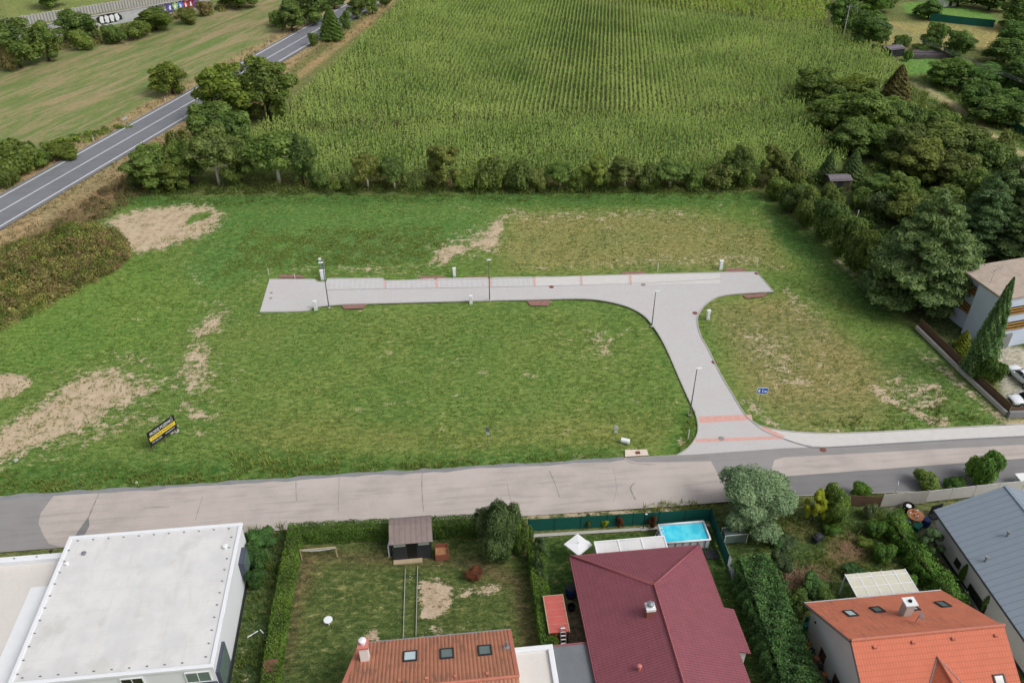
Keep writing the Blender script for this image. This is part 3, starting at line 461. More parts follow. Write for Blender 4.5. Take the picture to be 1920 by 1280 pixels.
def trunk_mb(Rr, Hh, kind, seed=1, r0=None):
    r_ = random.Random(seed); mb = MB(); r0 = r0 or Hh*.022+.05; lean = [(0, 0, -.1), (r_.uniform(-.1, .1), r_.uniform(-.1, .1), Hh*.22), (r_.uniform(-.2, .2), r_.uniform(-.2, .2), Hh*.5), (r_.uniform(-.3, .3), r_.uniform(-.3, .3), Hh*.86)]
    mb.tube(lean, [r0, r0*.8, r0*.55, r0*.15], 8)
    if kind not in ('cone', 'column'):
        for i in range(9 if kind != 'pine' else 16):
            a_ = r_.uniform(0, 6.28); z0 = Hh*r_.uniform(.2, .55) if kind != 'pine' else Hh*r_.uniform(.12, .85); q_ = Rr*r_.uniform(.5, .8)*(1 if kind != 'pine' else (1.1-z0/Hh)); zz = z0+(Hh*r_.uniform(.12, .3) if kind != 'pine' else .1*Hh*r_.uniform(-.3, .3))
            mb.tube([(lean[1][0]*.9, lean[1][1]*.9, z0), (q_*.5*math.cos(a_), q_*.5*math.sin(a_), z0+(zz-z0)*.6), (q_*math.cos(a_), q_*math.sin(a_), zz)], [r0*.45, r0*.28, r0*.08], 5)
    return mb
PROTO = {}; USED = set()
NAMES = {'bush': ('bush', 'bush'), 'broad': ('broadleaf_tree', 'tree'), 'loose': ('broadleaf_tree', 'tree'), 'high': ('broadleaf_tree', 'tree'), 'cone': ('conifer', 'conifer'), 'pine': ('pine_tree', 'pine tree'), 'column': ('columnar_conifer', 'conifer')}
def proto(kind, mat, var, big, name=None, barkm='bark'):
    key = (kind, mat, var, big, name, barkm)
    if key in PROTO: return PROTO[key]
    Rr, Hh = (3.2, 8.0) if kind not in ('bush',) else (2.6, 3.6)
    if kind == 'pine': Rr, Hh = 6.0, 15.0
    if kind in ('cone', 'column'): Rr, Hh = (2.2, 8.0) if kind == 'cone' else (.8, 4.5)
    n, s = {0: (13000, .21), 1: (20000, .15), 2: (48000, .095)}[big]
    if kind == 'pine': n, s = (60000, .2)
    if kind == 'bush' and big == 0: n, s = 9000, .19
    if kind == 'cone': n, s = (16000, .15)
    if kind == 'column': n, s = 5000, .09
    o = bpy.data.objects.new(name or NAMES[kind][0], None); C.objects.link(o); ORG[o.name] = np.zeros(3); ORGK = o.name
    crown('crown', kind, Rr, Hh, n, s, M[mat], 11+var*7+len(kind), o, aspect=2.6 if kind == 'pine' else 1.7)
    trunk_mb(Rr, Hh, kind, var+3).build('trunk', M[barkm], o, smooth=True)
    PROTO[key] = (o, Rr, Hh); return PROTO[key]
def place(kind, mat, X, rad, hh, label, group=None, var=None, cat=None, name=None, big=0, tone=(1, 1, 1), barkm='bark', rz=None):
    var = random.randrange(3) if var is None else var; key = (kind, mat, var, big, name, barkm); pr, R0, H0 = proto(*key)
    if key in USED: o = tree_copy(pr)
    else: o = pr; USED.add(key)
    bb = random.uniform(.86, 1.14); hq = random.uniform(-.09, .09); hx = (1+hq, 1, 1-hq)
    for c_ in o.children:
        if c_.name.startswith('crown'): c_.color = (*[tone[i]*bb*hx[i] for i in range(3)], 1)
    
    if kind in ('broad', 'bush', 'loose', 'high') and big == 0: rad *= 1.14; hh *= 1.06
    o.location = (float(X[0]), float(X[1]), -.05); o.scale = (rad/R0, rad/R0*random.uniform(.94, 1.06), hh/H0); o.rotation_euler = (0, 0, random.uniform(0, 6.28) if rz is None else rz)
    tag(o, label, cat or NAMES[kind][1], group); o.pop('kind', None); return o
def fit(cx, yt, yb, wpx, crownz=True):
    """ground point, radius and height of a tree whose crown spans these photo rows and this width"""
    ym = (yt+yb)/2; bx = cx+(960-cx)*(yb-ym)/(2853-ym); X = P(bx, yb); dp = depth((X[0], X[1], 2)); rad = wpx/2*dp/F
    g = X[:2]/np.linalg.norm(X[:2]); X = X+np.array([*(g*rad*.55), 0]); hh = 1.0
    for k_ in range(300):
        if pix((X[0]+g[0]*rad*.25, X[1]+g[1]*rad*.25, hh*.96))[1] <= yt: break
        hh += .08
    return X, rad, hh
def T(kind, mat, cx, yt, yb, wpx, label, group=None, **kw):
    X, rad, hh = fit(cx, yt, yb, wpx); return place(kind, mat, X, rad, hh, label, group, **kw)
G1 = 'trees and bushes of the hedgerow between the lawn and the maize'
for a_ in [('broad', 'leafd', 285, 272, 362, 92, 'dark round hedgerow tree at the lawn corner nearest the main road, beyond the sandy patch', {}),
 ('high', 'olive', 402, 246, 358, 100, 'olive green hedgerow tree with a bright white trunk behind the sandy patch', dict(barkm='barkw')),
 ('broad', 'leaf', 352, 262, 350, 82, 'dense green tree squeezed between the white-trunked tree and the corner tree', {}),
 ('high', 'leaf', 517, 248, 357, 106, 'broad hedgerow tree with a pale forked trunk, second from the maize corner', dict(barkm='barkw')),
 ('broad', 'leafd', 562, 250, 352, 56, 'darker tree leaning on the right side of the pale forked tree', {}),
 ('high', 'olive', 688, 292, 361, 62, 'small hedgerow tree with a thin pale trunk, left one of a pair', dict(barkm='barkw')),
 ('high', 'leafd', 738, 298, 361, 54, 'small dark hedgerow tree with a pale trunk, right one of a pair', dict(barkm='barkw')),
 ('loose', 'olive', 828, 268, 360, 72, 'thin airy hedgerow tree standing left of the wide dark bush', {}),
 ('bush', 'leafd', 925, 300, 361, 66, 'wide dark bush in the middle of the hedgerow, left half', dict(name='bush')),
 ('bush', 'leafd', 968, 302, 361, 58, 'wide dark bush in the middle of the hedgerow, right half', {}),
 ('high', 'leaf', 1050, 304, 361, 58, 'single small hedgerow tree with a white stem right of the wide dark bushes', dict(barkm='barkw')),
 ('loose', 'leaf', 1120, 294, 361, 58, 'hedgerow tree left of the twin white stems', {}),
 ('high', 'olive', 1172, 296, 361, 70, 'olive hedgerow tree with twin white stems', dict(barkm='barkw')),
 ('high', 'leafd', 1258, 302, 360, 72, 'rounded dark hedgerow tree with a short pale trunk beyond the far paved corner', dict(barkm='barkw')),
 ('bush', 'olive', 1345, 306, 356, 66, 'low olive bush left of the tall dark tree at the lawn corner', {}),
 ('broad', 'leafd', 1388, 272, 354, 62, 'tall dark blue-green tree at the far right corner of the lawn', {})]:
    T(*a_[:7], G1, **a_[7])
G2 = 'trees between the main road and the maize'
for a_ in [('broad', 'leaf', 420, 120, 240, 118, 'large olive-green tree hiding the main road, left half of the pair', dict(tone=(1.1, 1.05, .8))), ('broad', 'leaf', 497, 108, 232, 104, 'large fresh green tree beside the maize corner, right half of the pair', {}),
 ('broad', 'leafd', 395, 190, 288, 104, 'dark tree at the near verge of the main road below the large pair', {}), ('broad', 'leafd', 440, 205, 300, 84, 'dark tree between the road and the maize, in front of the large pair', {}),
 ('bush', 'olive', 330, 250, 318, 66, 'olive bush beside the road verge left of the dark trees', {}), ('broad', 'leafd', 448, 262, 350, 66, 'shadowy tree behind the white-trunked tree', {}), ('broad', 'leaf', 320, 300, 362, 62, 'low green tree by the lawn corner in front of the olive bush', {}),
 ('cone', 'olive', 620, 12, 78, 52, 'dense cone-shaped roadside tree, tallest at the far bend', dict(name='roadside_tree', cat='tree', tone=(.8, 1, .7))), ('bush', 'leafd', 648, 22, 56, 24, 'small dark bush tucked behind the cone-shaped roadside tree', {}),
 ('bush', 'leaf', 587, 62, 88, 22, 'small lone bush on the verge beside the centre line of the road', {}), ('broad', 'leafd', 668, -8, 38, 34, 'dark tree at the far roadside left of the last tree', {}), ('broad', 'leaf', 697, -14, 28, 32, 'green tree at the far roadside by the frame edge', {}), ('bush', 'leafd', 722, -14, 14, 22, 'last small tree of the roadside row at the top edge', {})]:
    T(*a_[:7], G2, **a_[7])
G3 = 'trees on the far side of the main road'
T('broad', 'leaf', 318, 118, 182, 74, 'lone round tree at the edge of the cut field beside the main road', tone=(1, .95, .75))
for a_ in [('broad', 'leafd', 545, 0, 62, 56, 'dark tree at the far edge of the cut field, nearest the road bend', {}), ('broad', 'leafd', 585, -18, 48, 60, 'tall dark tree behind the road bend', {}), ('bush', 'leaf', 518, 22, 50, 30, 'small light green bush on the cut field by the road bend', {}), ('broad', 'leafd', 445, -30, 18, 70, 'dark tree cut by the top edge beside the end of the graffiti wall', {}), ('broad', 'leafd', 625, -30, 20, 44, 'dark tree cut by the top edge above the cone-shaped tree', {})]:
    T(*a_[:7], G3, **a_[7])
G4 = 'trees and bushes along the graffiti wall'
for a_ in [('broad', 'leafd', 25, 32, 132, 84, 'tall dark tree at the left frame edge below the long grey wall', {}), ('broad', 'leafd', 82, 42, 118, 64, 'tall dark tree second from the left edge along the wall', {}), ('broad', 'leafd', 138, 18, 84, 66, 'dark tree covering the wall left of the white graffiti', {}), ('broad', 'leafd', 160, 30, 72, 42, 'small dark tree just left of the white graffiti', {}),
 ('bush', 'leaf', 150, 58, 96, 42, 'mid green bush on the bank below the white graffiti', {}), ('bush', 'leaf', 212, 48, 84, 44, 'olive bush on the bank right of the white graffiti', {}), ('bush', 'leaf', 258, 38, 74, 50, 'rounded bright bush in the middle of the bank', {}), ('broad', 'leaf', 290, 14, 60, 68, 'wide green bush-like tree in front of the purple graffiti', {}), ('bush', 'olive', 352, 16, 46, 40, 'low olive bush near the right end of the graffiti', {}), ('bush', 'scrub', 382, 2, 32, 34, 'brownish bush beyond the right end of the graffiti', {}),
 ('broad', 'leaf', 90, -40, 17, 60, 'green tree on the meadow behind the long grey wall', {}), ('bush', 'scrub', 15, 75, 135, 40, 'brown-green bush under the leftmost dark tree', {})]:
    T(*a_[:7], G4, **a_[7])
for cx, yt, yb, wd, l, m_ in [(30, 270, 335, 96, 'dark bush beside the main road at the left frame edge', 'leafd'), (75, 282, 312, 60, 'low green bush right of the left-edge bush by the road', 'leaf'), (118, 268, 300, 60, 'low weedy bush strip end on the road verge', 'leaf'), (10, 318, 355, 50, 'small dark bush at the left edge nearest the road line', 'leafd')]:
    T('bush', m_, cx, yt, yb, wd, l, 'roadside bushes left of the main road', tone=(.9, .9, .8))
G5 = 'trees of the wild orchard on the right'
wild = [('broad', 'leafd', 1530, 128, 196, 80), ('bush', 'leafd', 1568, 158, 205, 60), ('broad', 'leaf', 1600, 140, 205, 90), ('broad', 'leafd', 1560, 178, 250, 96), ('broad', 'leafd', 1622, 172, 262, 110), ('broad', 'leafd', 1670, 180, 250, 84), ('broad', 'leafd', 1600, 222, 298, 88), ('broad', 'leafd', 1640, 232, 300, 70), ('bush', 'leafd', 1700, 190, 250, 60),
 ('broad', 'olive', 1700, 232, 318, 90), ('broad', 'olive', 1770, 228, 330, 120), ('broad', 'olive', 1730, 262, 350, 100), ('broad', 'olive', 1820, 240, 330, 90), ('broad', 'leafd', 1850, 262, 350, 90), ('broad', 'olive', 1800, 290, 372, 90), ('bush', 'leafd', 1765, 205, 245, 70), ('bush', 'olive', 1875, 250, 320, 50),
 ('cone', 'pine', 1600, 282, 342, 50), ('cone', 'pine', 1553, 286, 345, 40), ('broad', 'leafd', 1650, 330, 378, 80), ('bush', 'leafd', 1615, 350, 392, 46), ('loose', 'leafd', 1695, 330, 415, 90), ('bush', 'willow', 1660, 360, 412, 60), ('broad', 'olive', 1705, 365, 440, 80), ('broad', 'leafd', 1770, 350, 430, 90), ('broad', 'leafd', 1830, 320, 400, 90), ('pine', 'pine', 1890, 290, 450, 120), ('pine', 'pine', 1850, 330, 480, 110), ('pine', 'pine', 1925, 370, 500, 120),
 ('cone', 'leafd', 1490, 282, 350, 50), ('loose', 'olive', 1452, 272, 350, 54), ('bush', 'olive', 1480, 300, 352, 50), ('broad', 'leafd', 1870, 180, 240, 100), ('bush', 'leafd', 1905, 300, 360, 70)]
kd = {'broad': 'broadleaf', 'bush': 'low spreading', 'cone': 'pointed', 'pine': 'tall', 'loose': 'airy'}; md = {'leafd': 'dark green', 'leaf': 'fresh green', 'olive': 'olive brown', 'pine': 'blackish green', 'willow': 'grey-green'}
ordn = ['first', 'second', 'third', 'fourth', 'fifth', 'sixth', 'seventh', 'eighth', 'ninth', 'tenth', 'eleventh', 'twelfth', 'thirteenth', 'fourteenth', 'fifteenth', 'sixteenth', 'seventeenth', 'eighteenth', 'nineteenth', 'twentieth']
def region_labels(items, where):
    from collections import defaultdict
    g_ = defaultdict(list)
    for i, it in enumerate(items): g_[(it[0], it[1])].append(i)
    out = [None]*len(items)
    for (k_, m_), ix in g_.items():
        ix = sorted(ix, key=lambda i: items[i][2])
        for j, i in enumerate(ix):
            wd = 'bush' if k_ == 'bush' else ('conifer' if k_ in ('cone', 'pine') else 'tree')
            out[i] = f"{md[m_]} {kd[k_]} {wd} {where}" if len(ix) == 1 else f"{md[m_]} {kd[k_]} {wd} {where}, {ordn[j]} of its kind from the left"
    return out
for it, lb in zip(wild, region_labels(wild, 'in the wild orchard')): T(*it, lb, G5, tone=(.9, .95, .9) if it[1] == 'leafd' else (.85, .88, .8))
T('cone', 'scrub', 1683, 122, 200, 66, 'brown-green cone-shaped conifer standing above the orchard beside the dirt track', tone=(.75, .78, .55))
T('pine', 'pine', 1742, 352, 592, 208, 'huge dark pine between the lawn edge and the blue-grey house', tone=(1.15, 1.15, 1.1))
T('pine', 'pine', 1660, 470, 560, 80, 'smaller pine at the lawn edge left of the huge pine', tone=(1.1, 1.15, 1.0))
T('bush', 'lime', 1518, 198, 212, 22, 'small yellow flowering bush at the maize edge', tone=(.8, .7, .5)) 
top = [('broad', 'leafd', 1585, -10, 62, 62), ('broad', 'leafd', 1635, 20, 92, 72), ('broad', 'leaf', 1640, -25, 30, 90), ('bush', 'leafd', 1692, 68, 96, 36), ('bush', 'leafd', 1590, 30, 62, 50), ('broad', 'leafd', 1755, 42, 95, 50), ('broad', 'leafd', 1800, 56, 112, 56), ('bush', 'leafd', 1740, 80, 102, 50), ('bush', 'leaf', 1702, 94, 115, 18), ('broad', 'leafd', 1745, 0, 38, 44), ('broad', 'leafd', 1800, -25, 15, 60), ('broad', 'leafd', 1860, -25, 22, 70), ('broad', 'leafd', 1905, -5, 60, 70), ('broad', 'leafd', 1915, 40, 110, 80), ('broad', 'leafd', 1885, 72, 130, 90), ('broad', 'leafd', 1790, 110, 168, 90), ('broad', 'leafd', 1850, 120, 180, 100), ('broad', 'leafd', 1920, 110, 190, 100), ('broad', 'leafd', 1835, 148, 214, 80), ('broad', 'leafd', 1895, 165, 225, 90), ('bush', 'leafd', 1765, 128, 160, 50), ('broad', 'leaf', 1728, 8, 30, 30)]
for it, lb in zip(top, region_labels(top, 'beyond the dirt track')): T(*it, lb, 'trees beyond the dirt track', tone=(.78, .92, .84))
G6 = 'tall trimmed trees of the boundary hedge right of the lawn'
for i, (cx, yt, yb, wd) in enumerate([(1462, 330, 378, 56), (1490, 338, 402, 66), (1520, 352, 432, 72), (1552, 370, 462, 76), (1585, 400, 490, 76), (1612, 425, 518, 72), (1640, 440, 540, 66), (1555, 345, 420, 60)]):
    T('bush', 'leafd' if i % 2 else 'leaf', cx, yt, yb, wd, f'dense hedge tree right of the lawn, {ordn[i]} from the maize end' if i < 7 else 'boundary hedge tree behind the others near the small brown hut', G6, name='hedge_tree', cat='tree', big=1, tone=(.8, .82, .75))
T('cone', 'lime', 1805, 618, 672, 42, 'small yellow-green conifer inside the wall, below the huge pine', tone=(.55, .6, .7)); T('cone', 'pine', 1862, 525, 712, 62, 'tall slim spruce in front of the blue-grey house', big=1, tone=(1.2, 1.25, 1.1)); T('bush', 'hedge', 1852, 665, 728, 72, 'rounded juniper bush at the foot of the slim spruce', big=1, tone=(.75, .75, .6)); T('bush', 'pine', 1790, 640, 665, 40, 'dark low shrub behind the wall left of the yellow-green conifer')
for cx, yt, yb, wd, l, m_ in [(628, 335, 358, 34, 'low bush in the hedgerow gap right of the pale forked tree', 'leaf'), (775, 322, 360, 40, 'low bush right of the pair of small pale-trunked trees', 'olive'), (872, 318, 360, 44, 'low bush between the airy tree and the wide dark bush', 'leaf'), (1008, 318, 360, 40, 'low bush right of the wide dark bushes', 'olive'), (1088, 316, 360, 44, 'low bush right of the single white-stemmed tree', 'leaf'), (1215, 312, 360, 50, 'low bush right of the twin white stems', 'leafd'), (1302, 316, 358, 50, 'low bush right of the rounded dark tree', 'leaf'), (655, 328, 361, 36, 'low bush left of the pair of small pale-trunked trees', 'olive'), (600, 318, 358, 40, 'low bush just right of the darker tree beside the forked one', 'leafd')]: T('bush', m_, cx, yt, yb, wd, l, G1)
for cx, yt, yb, wd, l, m_ in [(1478, 1005, 1030, 46, 'low grey-green shrub in the overgrown garden near the big feathery tree', 'bushy'), (1556, 985, 1005, 40, 'low green shrub below the yellow-green shrub', 'ivy'), (1640, 975, 1010, 50, 'bright green shrub right of the bare patch', 'ivy'), (1655, 1020, 1060, 56, 'spreading green shrub above the pergola', 'ivy'), (1600, 1060, 1085, 46, 'dark green shrub above the pergola left corner', 'hedgev'), (1450, 1000, 1025, 40, 'dark shrub at the foot of the big feathery tree', 'hedgev'), (1545, 1100, 1135, 50, 'green shrub left of the orange roof corner', 'leaf'), (1500, 1110, 1150, 50, 'low green shrub between the brush pile and the orange roof', 'leaf'), (1620, 1010, 1030, 36, 'small fresh shrub beside the bare patch', 'leaf'), (1700, 1075, 1110, 44, 'green shrub against the climber hedge by the pergola', 'ivy')]: T('bush', m_, cx, yt, yb, wd, l, 'shrubs of the overgrown garden', big=1, name='shrub', cat='shrub', tone=(.8, .85, .75))
# near gardens
T('broad', 'willow', 1414, 872, 1012, 172, 'big grey-green feathery tree overhanging the street beside the pool garden', name='feathery_tree', cat='tree', big=2, barkm='bark', var=0); T('bush', 'bushy', 936, 930, 1062, 104, 'bushy grey-green garden tree at the street hedge, left of the green fence', big=2, var=1, name='garden_tree', cat='tree', tone=(.85, .95, .75)); T('bush', 'bushy', 975, 965, 1045, 50, 'smaller light green bush-like tree against the green fence corner', big=1, tone=(.9, 1.1, .6))
T('loose', 'lime', 1530, 918, 985, 50, 'bright yellow-green shrub in the overgrown garden', big=1, name='shrub', cat='shrub'); T('bush', 'leaf', 1568, 910, 990, 70, 'dark round shrub right of the yellow-green shrub', big=1, name='shrub', cat='shrub', tone=(.9, 1, .9)); T('bush', 'ivy', 1614, 902, 942, 42, 'fresh green shrub by the street behind the dark round shrub', big=1, name='shrub', cat='shrub')
T('bush', 'leaf', 1740, 882, 924, 56, 'green shrub outside the concrete fence, leftmost of three', 'shrubs outside the concrete fence', big=1, name='shrub', cat='shrub'); T('bush', 'ivy', 1790, 892, 922, 46, 'low shrub outside the concrete fence, middle of three', 'shrubs outside the concrete fence', big=1, name='shrub', cat='shrub', tone=(.8, .8, .8)); T('bush', 'ivy', 1846, 848, 920, 74, 'tall bright shrub outside the concrete fence, rightmost of three', 'shrubs outside the concrete fence', big=1, name='shrub', cat='shrub')
T('column', 'hedge', 1806, 1058, 1092, 16, 'slim columnar conifer against the pale wall by the small window', 'columnar conifers at the grey-roofed house', tone=(.8, 1, .8)); T('column', 'hedge', 1852, 1110, 1150, 18, 'slim columnar conifer against the pale wall by the long window', 'columnar conifers at the grey-roofed house', tone=(.8, 1, .8))
T('loose', 'bushy', 1738, 990, 1050, 60, 'spindly grey-green shrub leaning on the pale wall of the grey-roofed house', big=1, name='shrub', cat='shrub', tone=(.8, .9, .8)); T('bush', 'bushy', 1465, 1035, 1070, 50, 'grey-green round shrub beside the pile of brush', big=1, name='shrub', cat='shrub', tone=(.6, .75, .7)); T('bush', 'hedgev', 1525, 1080, 1120, 56, 'dark green shrub just left of the pergola', big=1, name='shrub', cat='shrub'); T('bush', 'willow', 1630, 945, 975, 30, 'small grey shrub near the wooden fence corner', name='shrub', cat='shrub', tone=(.7, .7, .7))
T('bush', 'brownleaf', 888, 1062, 1092, 34, 'round red-brown dead shrub on the garden lawn', name='dead_shrub', cat='shrub', tone=(1, .9, .9), big=1)
for i, (cx, yt, yb, wd) in enumerate([(1012, 1008, 1060, 40), (1008, 1040, 1090, 34), (1018, 1066, 1105, 32)]): T('loose', 'bushy', cx, yt, yb, wd, f'narrow dark shrub between the hedge and the parasol lawn, {ordn[i]} from the street', 'shrubs inside the pool garden hedge', big=1, name='shrub', cat='shrub', tone=(.65, .75, .6))
for i, (cx, yt, yb, wd) in enumerate([(490, 995, 1025, 60), (480, 1020, 1075, 50), (478, 1065, 1110, 44)]): T('bush', 'hedgev', cx, yt, yb, wd, f'overgrown shrub between the white building and the trimmed hedge, {ordn[i]} from the street', 'shrubs beside the white building', big=1, name='shrub', cat='shrub', tone=(.75, .85, .75))

def hedge(name, pts, width, hh, mat, label, n_m2=330, s=.08, tone=(1, 1, 1), rag=.08, drop=.0, tuft=0):
    pl = W(pts); root = thing(name, (pl[0][0], pl[0][1], 0), label, 'hedge'); Cs, Ns, Ts = [], [], []; mb = MB(); pl = [np.array(p) for p in pl]; off = 0
    for i in range(len(pl)-1):
        a_, b_ = pl[i], pl[i+1]; L = np.linalg.norm(b_-a_); d = (b_-a_)/L; n_ = np.array([-d[1], d[0]]); mid = (a_+b_)/2
        mb.box((mid[0], mid[1], hh*.44), (L-.1, width*.55, hh*.8), math.atan2(d[1], d[0]))
        for face in range(5):
            ar = [L*width, L*hh, L*hh, width*hh, width*hh][face]; n = int(ar*n_m2); u = rng.uniform(0, 1, n); v_ = rng.uniform(0, 1, n)
            if face == 0: q_ = a_+np.outer(u*L, d)+np.outer((v_-.5)*width, n_); z = np.full(n, hh); N = np.tile([0, 0, 1.], (n, 1))
            elif face < 3: sg = 1 if face == 1 else -1; q_ = a_+np.outer(u*L, d)+n_*sg*width/2; z = v_*hh; N = np.tile([n_[0]*sg, n_[1]*sg, .4], (n, 1))
            else: e_ = a_ if face == 3 else b_; sg = -1 if face == 3 else 1; q_ = e_+np.outer((u-.5)*width, n_); z = v_*hh; N = np.tile([d[0]*sg, d[1]*sg, .3], (n, 1))
            dep = rng.uniform(-.16, rag, n)+rag*.9*np.sin(q_[:, 0]*3.1+q_[:, 1]*2.3)*np.cos(q_[:, 1]*3.7+z*2); Cc = np.column_stack([q_, z])+N*dep[:, None]
            if tuft: Cc[:, 2] += rng.exponential(tuft, n)*(face == 0)
            Cs.append(Cc); Ns.append(N+unit(n)*.8); Ts.append(.45+rng.normal(0, .2, n)+.2*np.sin(q_[:, 0]*1.7+z)*np.sin(q_[:, 1]*1.4+z*2))
    Cc = np.concatenate(Cs); Cc[:, 2] = np.maximum(Cc[:, 2], .03)
    o = leaf_mesh('leaves', Cc, np.concatenate(Ns), s*rng.uniform(.6, 1.4, len(Cc)), np.concatenate(Ts), M[mat], 1.6, root); o.color = (*tone, 1)
    mb.build('hedge_core', M['bark'], root); return root  # solid filler box added inside the leaf shell against see-through
HZ = [(550, 1004), (640, 1001), (735, 995)]
hedge('trimmed_hedge', [(545, 1012), (738, 1003)], 1.25, 1.7, 'hedge', 'trimmed street hedge left of the dark garden shed', tone=(.8, .9, .8))
hedge('trimmed_hedge', [(808, 1001), (905, 996)], 1.3, 1.8, 'hedge', 'trimmed street hedge between the dark shed and the bushy tree', tone=(.72, .82, .75))
hedge('trimmed_hedge', [(556, 1016), (531, 1150), (513, 1270), (500, 1380)], 1.25, 1.6, 'hedge', 'long trimmed hedge beside the white building')
hedge('trimmed_hedge', [(1002, 1040), (1014, 1130), (1030, 1236)], 1.35, 1.8, 'hedge', 'trimmed hedge between the two lawns, left of the small red-roofed shed', tone=(.95, 1, .9))
hedge('feathery_hedge', [(1404, 1085), (1440, 1180), (1478, 1290), (1520, 1420)], 2.9, 2.8, 'hedgev', 'tall feathery hedge right of the red-roofed house', 420, .1, rag=.4, tuft=.12)
hedge('climber_hedge', [(1668, 985), (1700, 1040), (1745, 1095), (1790, 1150)], 1.3, 1.7, 'ivy', 'bright green climber-covered fence left of the grey-roofed house', 300, .1, rag=.35, tuft=.15)

def scatter(name, regions, label_kind='stuff'):
    """weeds, tufts and scrub nobody could count, one object"""
    Vs, Ts = [], []
    for pts, dens, hmin, hmax, wd, tb, mode in regions:
        pl = W(pts) if mode != 'world' else pts; X = np.array(pl); lo, hi = X.min(0), X.max(0); n = int((hi[0]-lo[0])*(hi[1]-lo[1])*dens); q_ = rng.uniform(lo, hi, (n, 2)); k_ = inpoly(q_[:, 0], q_[:, 1], pl)
        cl = np.sin(q_[:, 0]*.9+q_[:, 1]*.3)*np.sin(q_[:, 1]*1.1-q_[:, 0]*.4)+rng.normal(0, .5, n); k_ &= cl > -.35; q_ = q_[k_]; n = len(q_)
        nb = 7; base = np.repeat(q_, nb, 0)+rng.normal(0, wd*.8, (n*nb, 2)); m = n*nb; a_ = rng.uniform(0, 6.28, m); hh = np.repeat(rng.uniform(hmin, hmax, n), nb)*rng.uniform(.6, 1.2, m); ln_ = rng.uniform(.3, 1.1, m)*hh
        dx = np.stack([np.cos(a_), np.sin(a_)], 1); sx = np.stack([-np.sin(a_), np.cos(a_)], 1)*wd*.6*rng.uniform(.5, 1.2, m)[:, None]
        V = np.zeros((m, 4, 3)); V[:, 0, :2] = base-sx*.5; V[:, 1, :2] = base+sx*.5; V[:, 2, :2] = base+dx*ln_[:, None]+sx*.35; V[:, 3, :2] = base+dx*ln_[:, None]-sx*.35; V[:, 0, 2] = V[:, 1, 2] = -.1; V[:, 2, 2] = V[:, 3, 2] = hh
        Vs.append(V); Ts.append(np.clip(tb+rng.normal(0, .22, m), 0, 1))
    return np.concatenate(Vs), np.concatenate(Ts)
def stuff(name, regions, mat, label, cat):
    V, T_ = scatter(name, regions); o = quads_mesh(name, V, T_, M[mat]); return tag(o, label, cat, None, 'stuff')
M['grassb'] = foliage('tall_grass_blades', (84, 108, 42), (172, 182, 94), .45); M['dryb'] = foliage('dry_grass_blades', (138, 122, 86), (196, 180, 136), .3)
stuff('tall_grass', [([(-60, 900), (0, 905), (640, 872), (1150, 850), (1165, 857), (640, 888), (0, 928), (-60, 934)], 9, .12, .38, .10, .5, ''), ([(0, 880), (640, 862), (900, 858), (900, 868), (640, 876), (0, 905)], 3, .1, .3, .09, .4, ''), ([(420, 845), (560, 845), (640, 852), (640, 872), (440, 882)], 5, .15, .4, .11, .75, ''),
  ([(470, 430), (830, 425), (840, 455), (780, 492), (520, 500), (400, 520)], 9, .08, .24, .08, .6, ''), ([(0, 600), (240, 485), (420, 380), (1400, 370), (1700, 640), (1860, 790), (1480, 800), (1300, 600), (1400, 565), (1466, 558), (1436, 500), (500, 518), (480, 590), (1180, 590), (1290, 790), (1200, 845), (640, 880), (0, 905)], 4.5, .03, .09, .07, .6, ''), ([(220, 372), (600, 364), (1425, 358), (1430, 372), (600, 380), (250, 388)], 3, .12, .35, .11, .3, ''), ([(1290, 770), (1302, 770), (1309, 800), (1304, 825), (1290, 838), (1270, 845)], 12, .1, .3, .07, .55, ''),
  ([(1200, 945), (1340, 940), (1340, 955), (1200, 962)], 10, .15, .5, .09, .6, ''), ([(440, 995), (545, 985), (540, 1100), (505, 1280), (440, 1280), (470, 1085)], 9, .15, .55, .09, .2, ''),
  ([(1370, 980), (1650, 950), (1680, 1000), (1740, 1090), (1560, 1110), (1450, 1060)], 12, .08, .32, .08, .35, ''), ([(1430, 1060), (1560, 1100), (1560, 1130), (1510, 1150), (1480, 1200)], 12, .08, .3, .08, .3, ''), ([(1560, 930), (1660, 925), (1880, 912), (1880, 926), (1700, 935)], 6, .15, .5, .1, .4, ''), ([(1690, 150), (1800, 215), (1920, 300), (1920, 340), (1800, 250), (1690, 190)], 2, .3, 1.0, .25, .45, ''), ([(1720, 140), (1780, 150), (1930, 250), (1930, 285), (1800, 195)], 2, .3, 1.0, .25, .35, ''),
  ([(1720, 760), (1870, 790), (1800, 800), (1560, 812), (1500, 795)], 3, .1, .3, .1, .3, ''), ([(1700, 720), (1800, 740), (1830, 790), (1760, 790)], 3, .1, .35, .1, .2, '')], 'grassb', 'tall green grass and weeds along the lawn edges and in the gardens', 'grass')
hv = lambda o0, o1, s0, s1: [tuple(hwp(s0, o0)), tuple(hwp(s1, o0)), tuple(hwp(s1, o1)), tuple(hwp(s0, o1))]
stuff('dry_grass', [(hv(-5.2, -11, -70, 75), 2.2, .15, .5, .16, .5, 'world'), (hv(5.2, 9, -70, 140), 1.6, .15, .45, .18, .55, 'world'), (hv(-6, -12, 75, 140), 1, .15, .5, .2, .5, 'world'), ([(520, 335), (1430, 333), (1430, 344), (520, 348)], 2, .15, .5, .16, .4, '')], 'dryb', 'dry straw-coloured grass on the verges of the main road', 'grass')
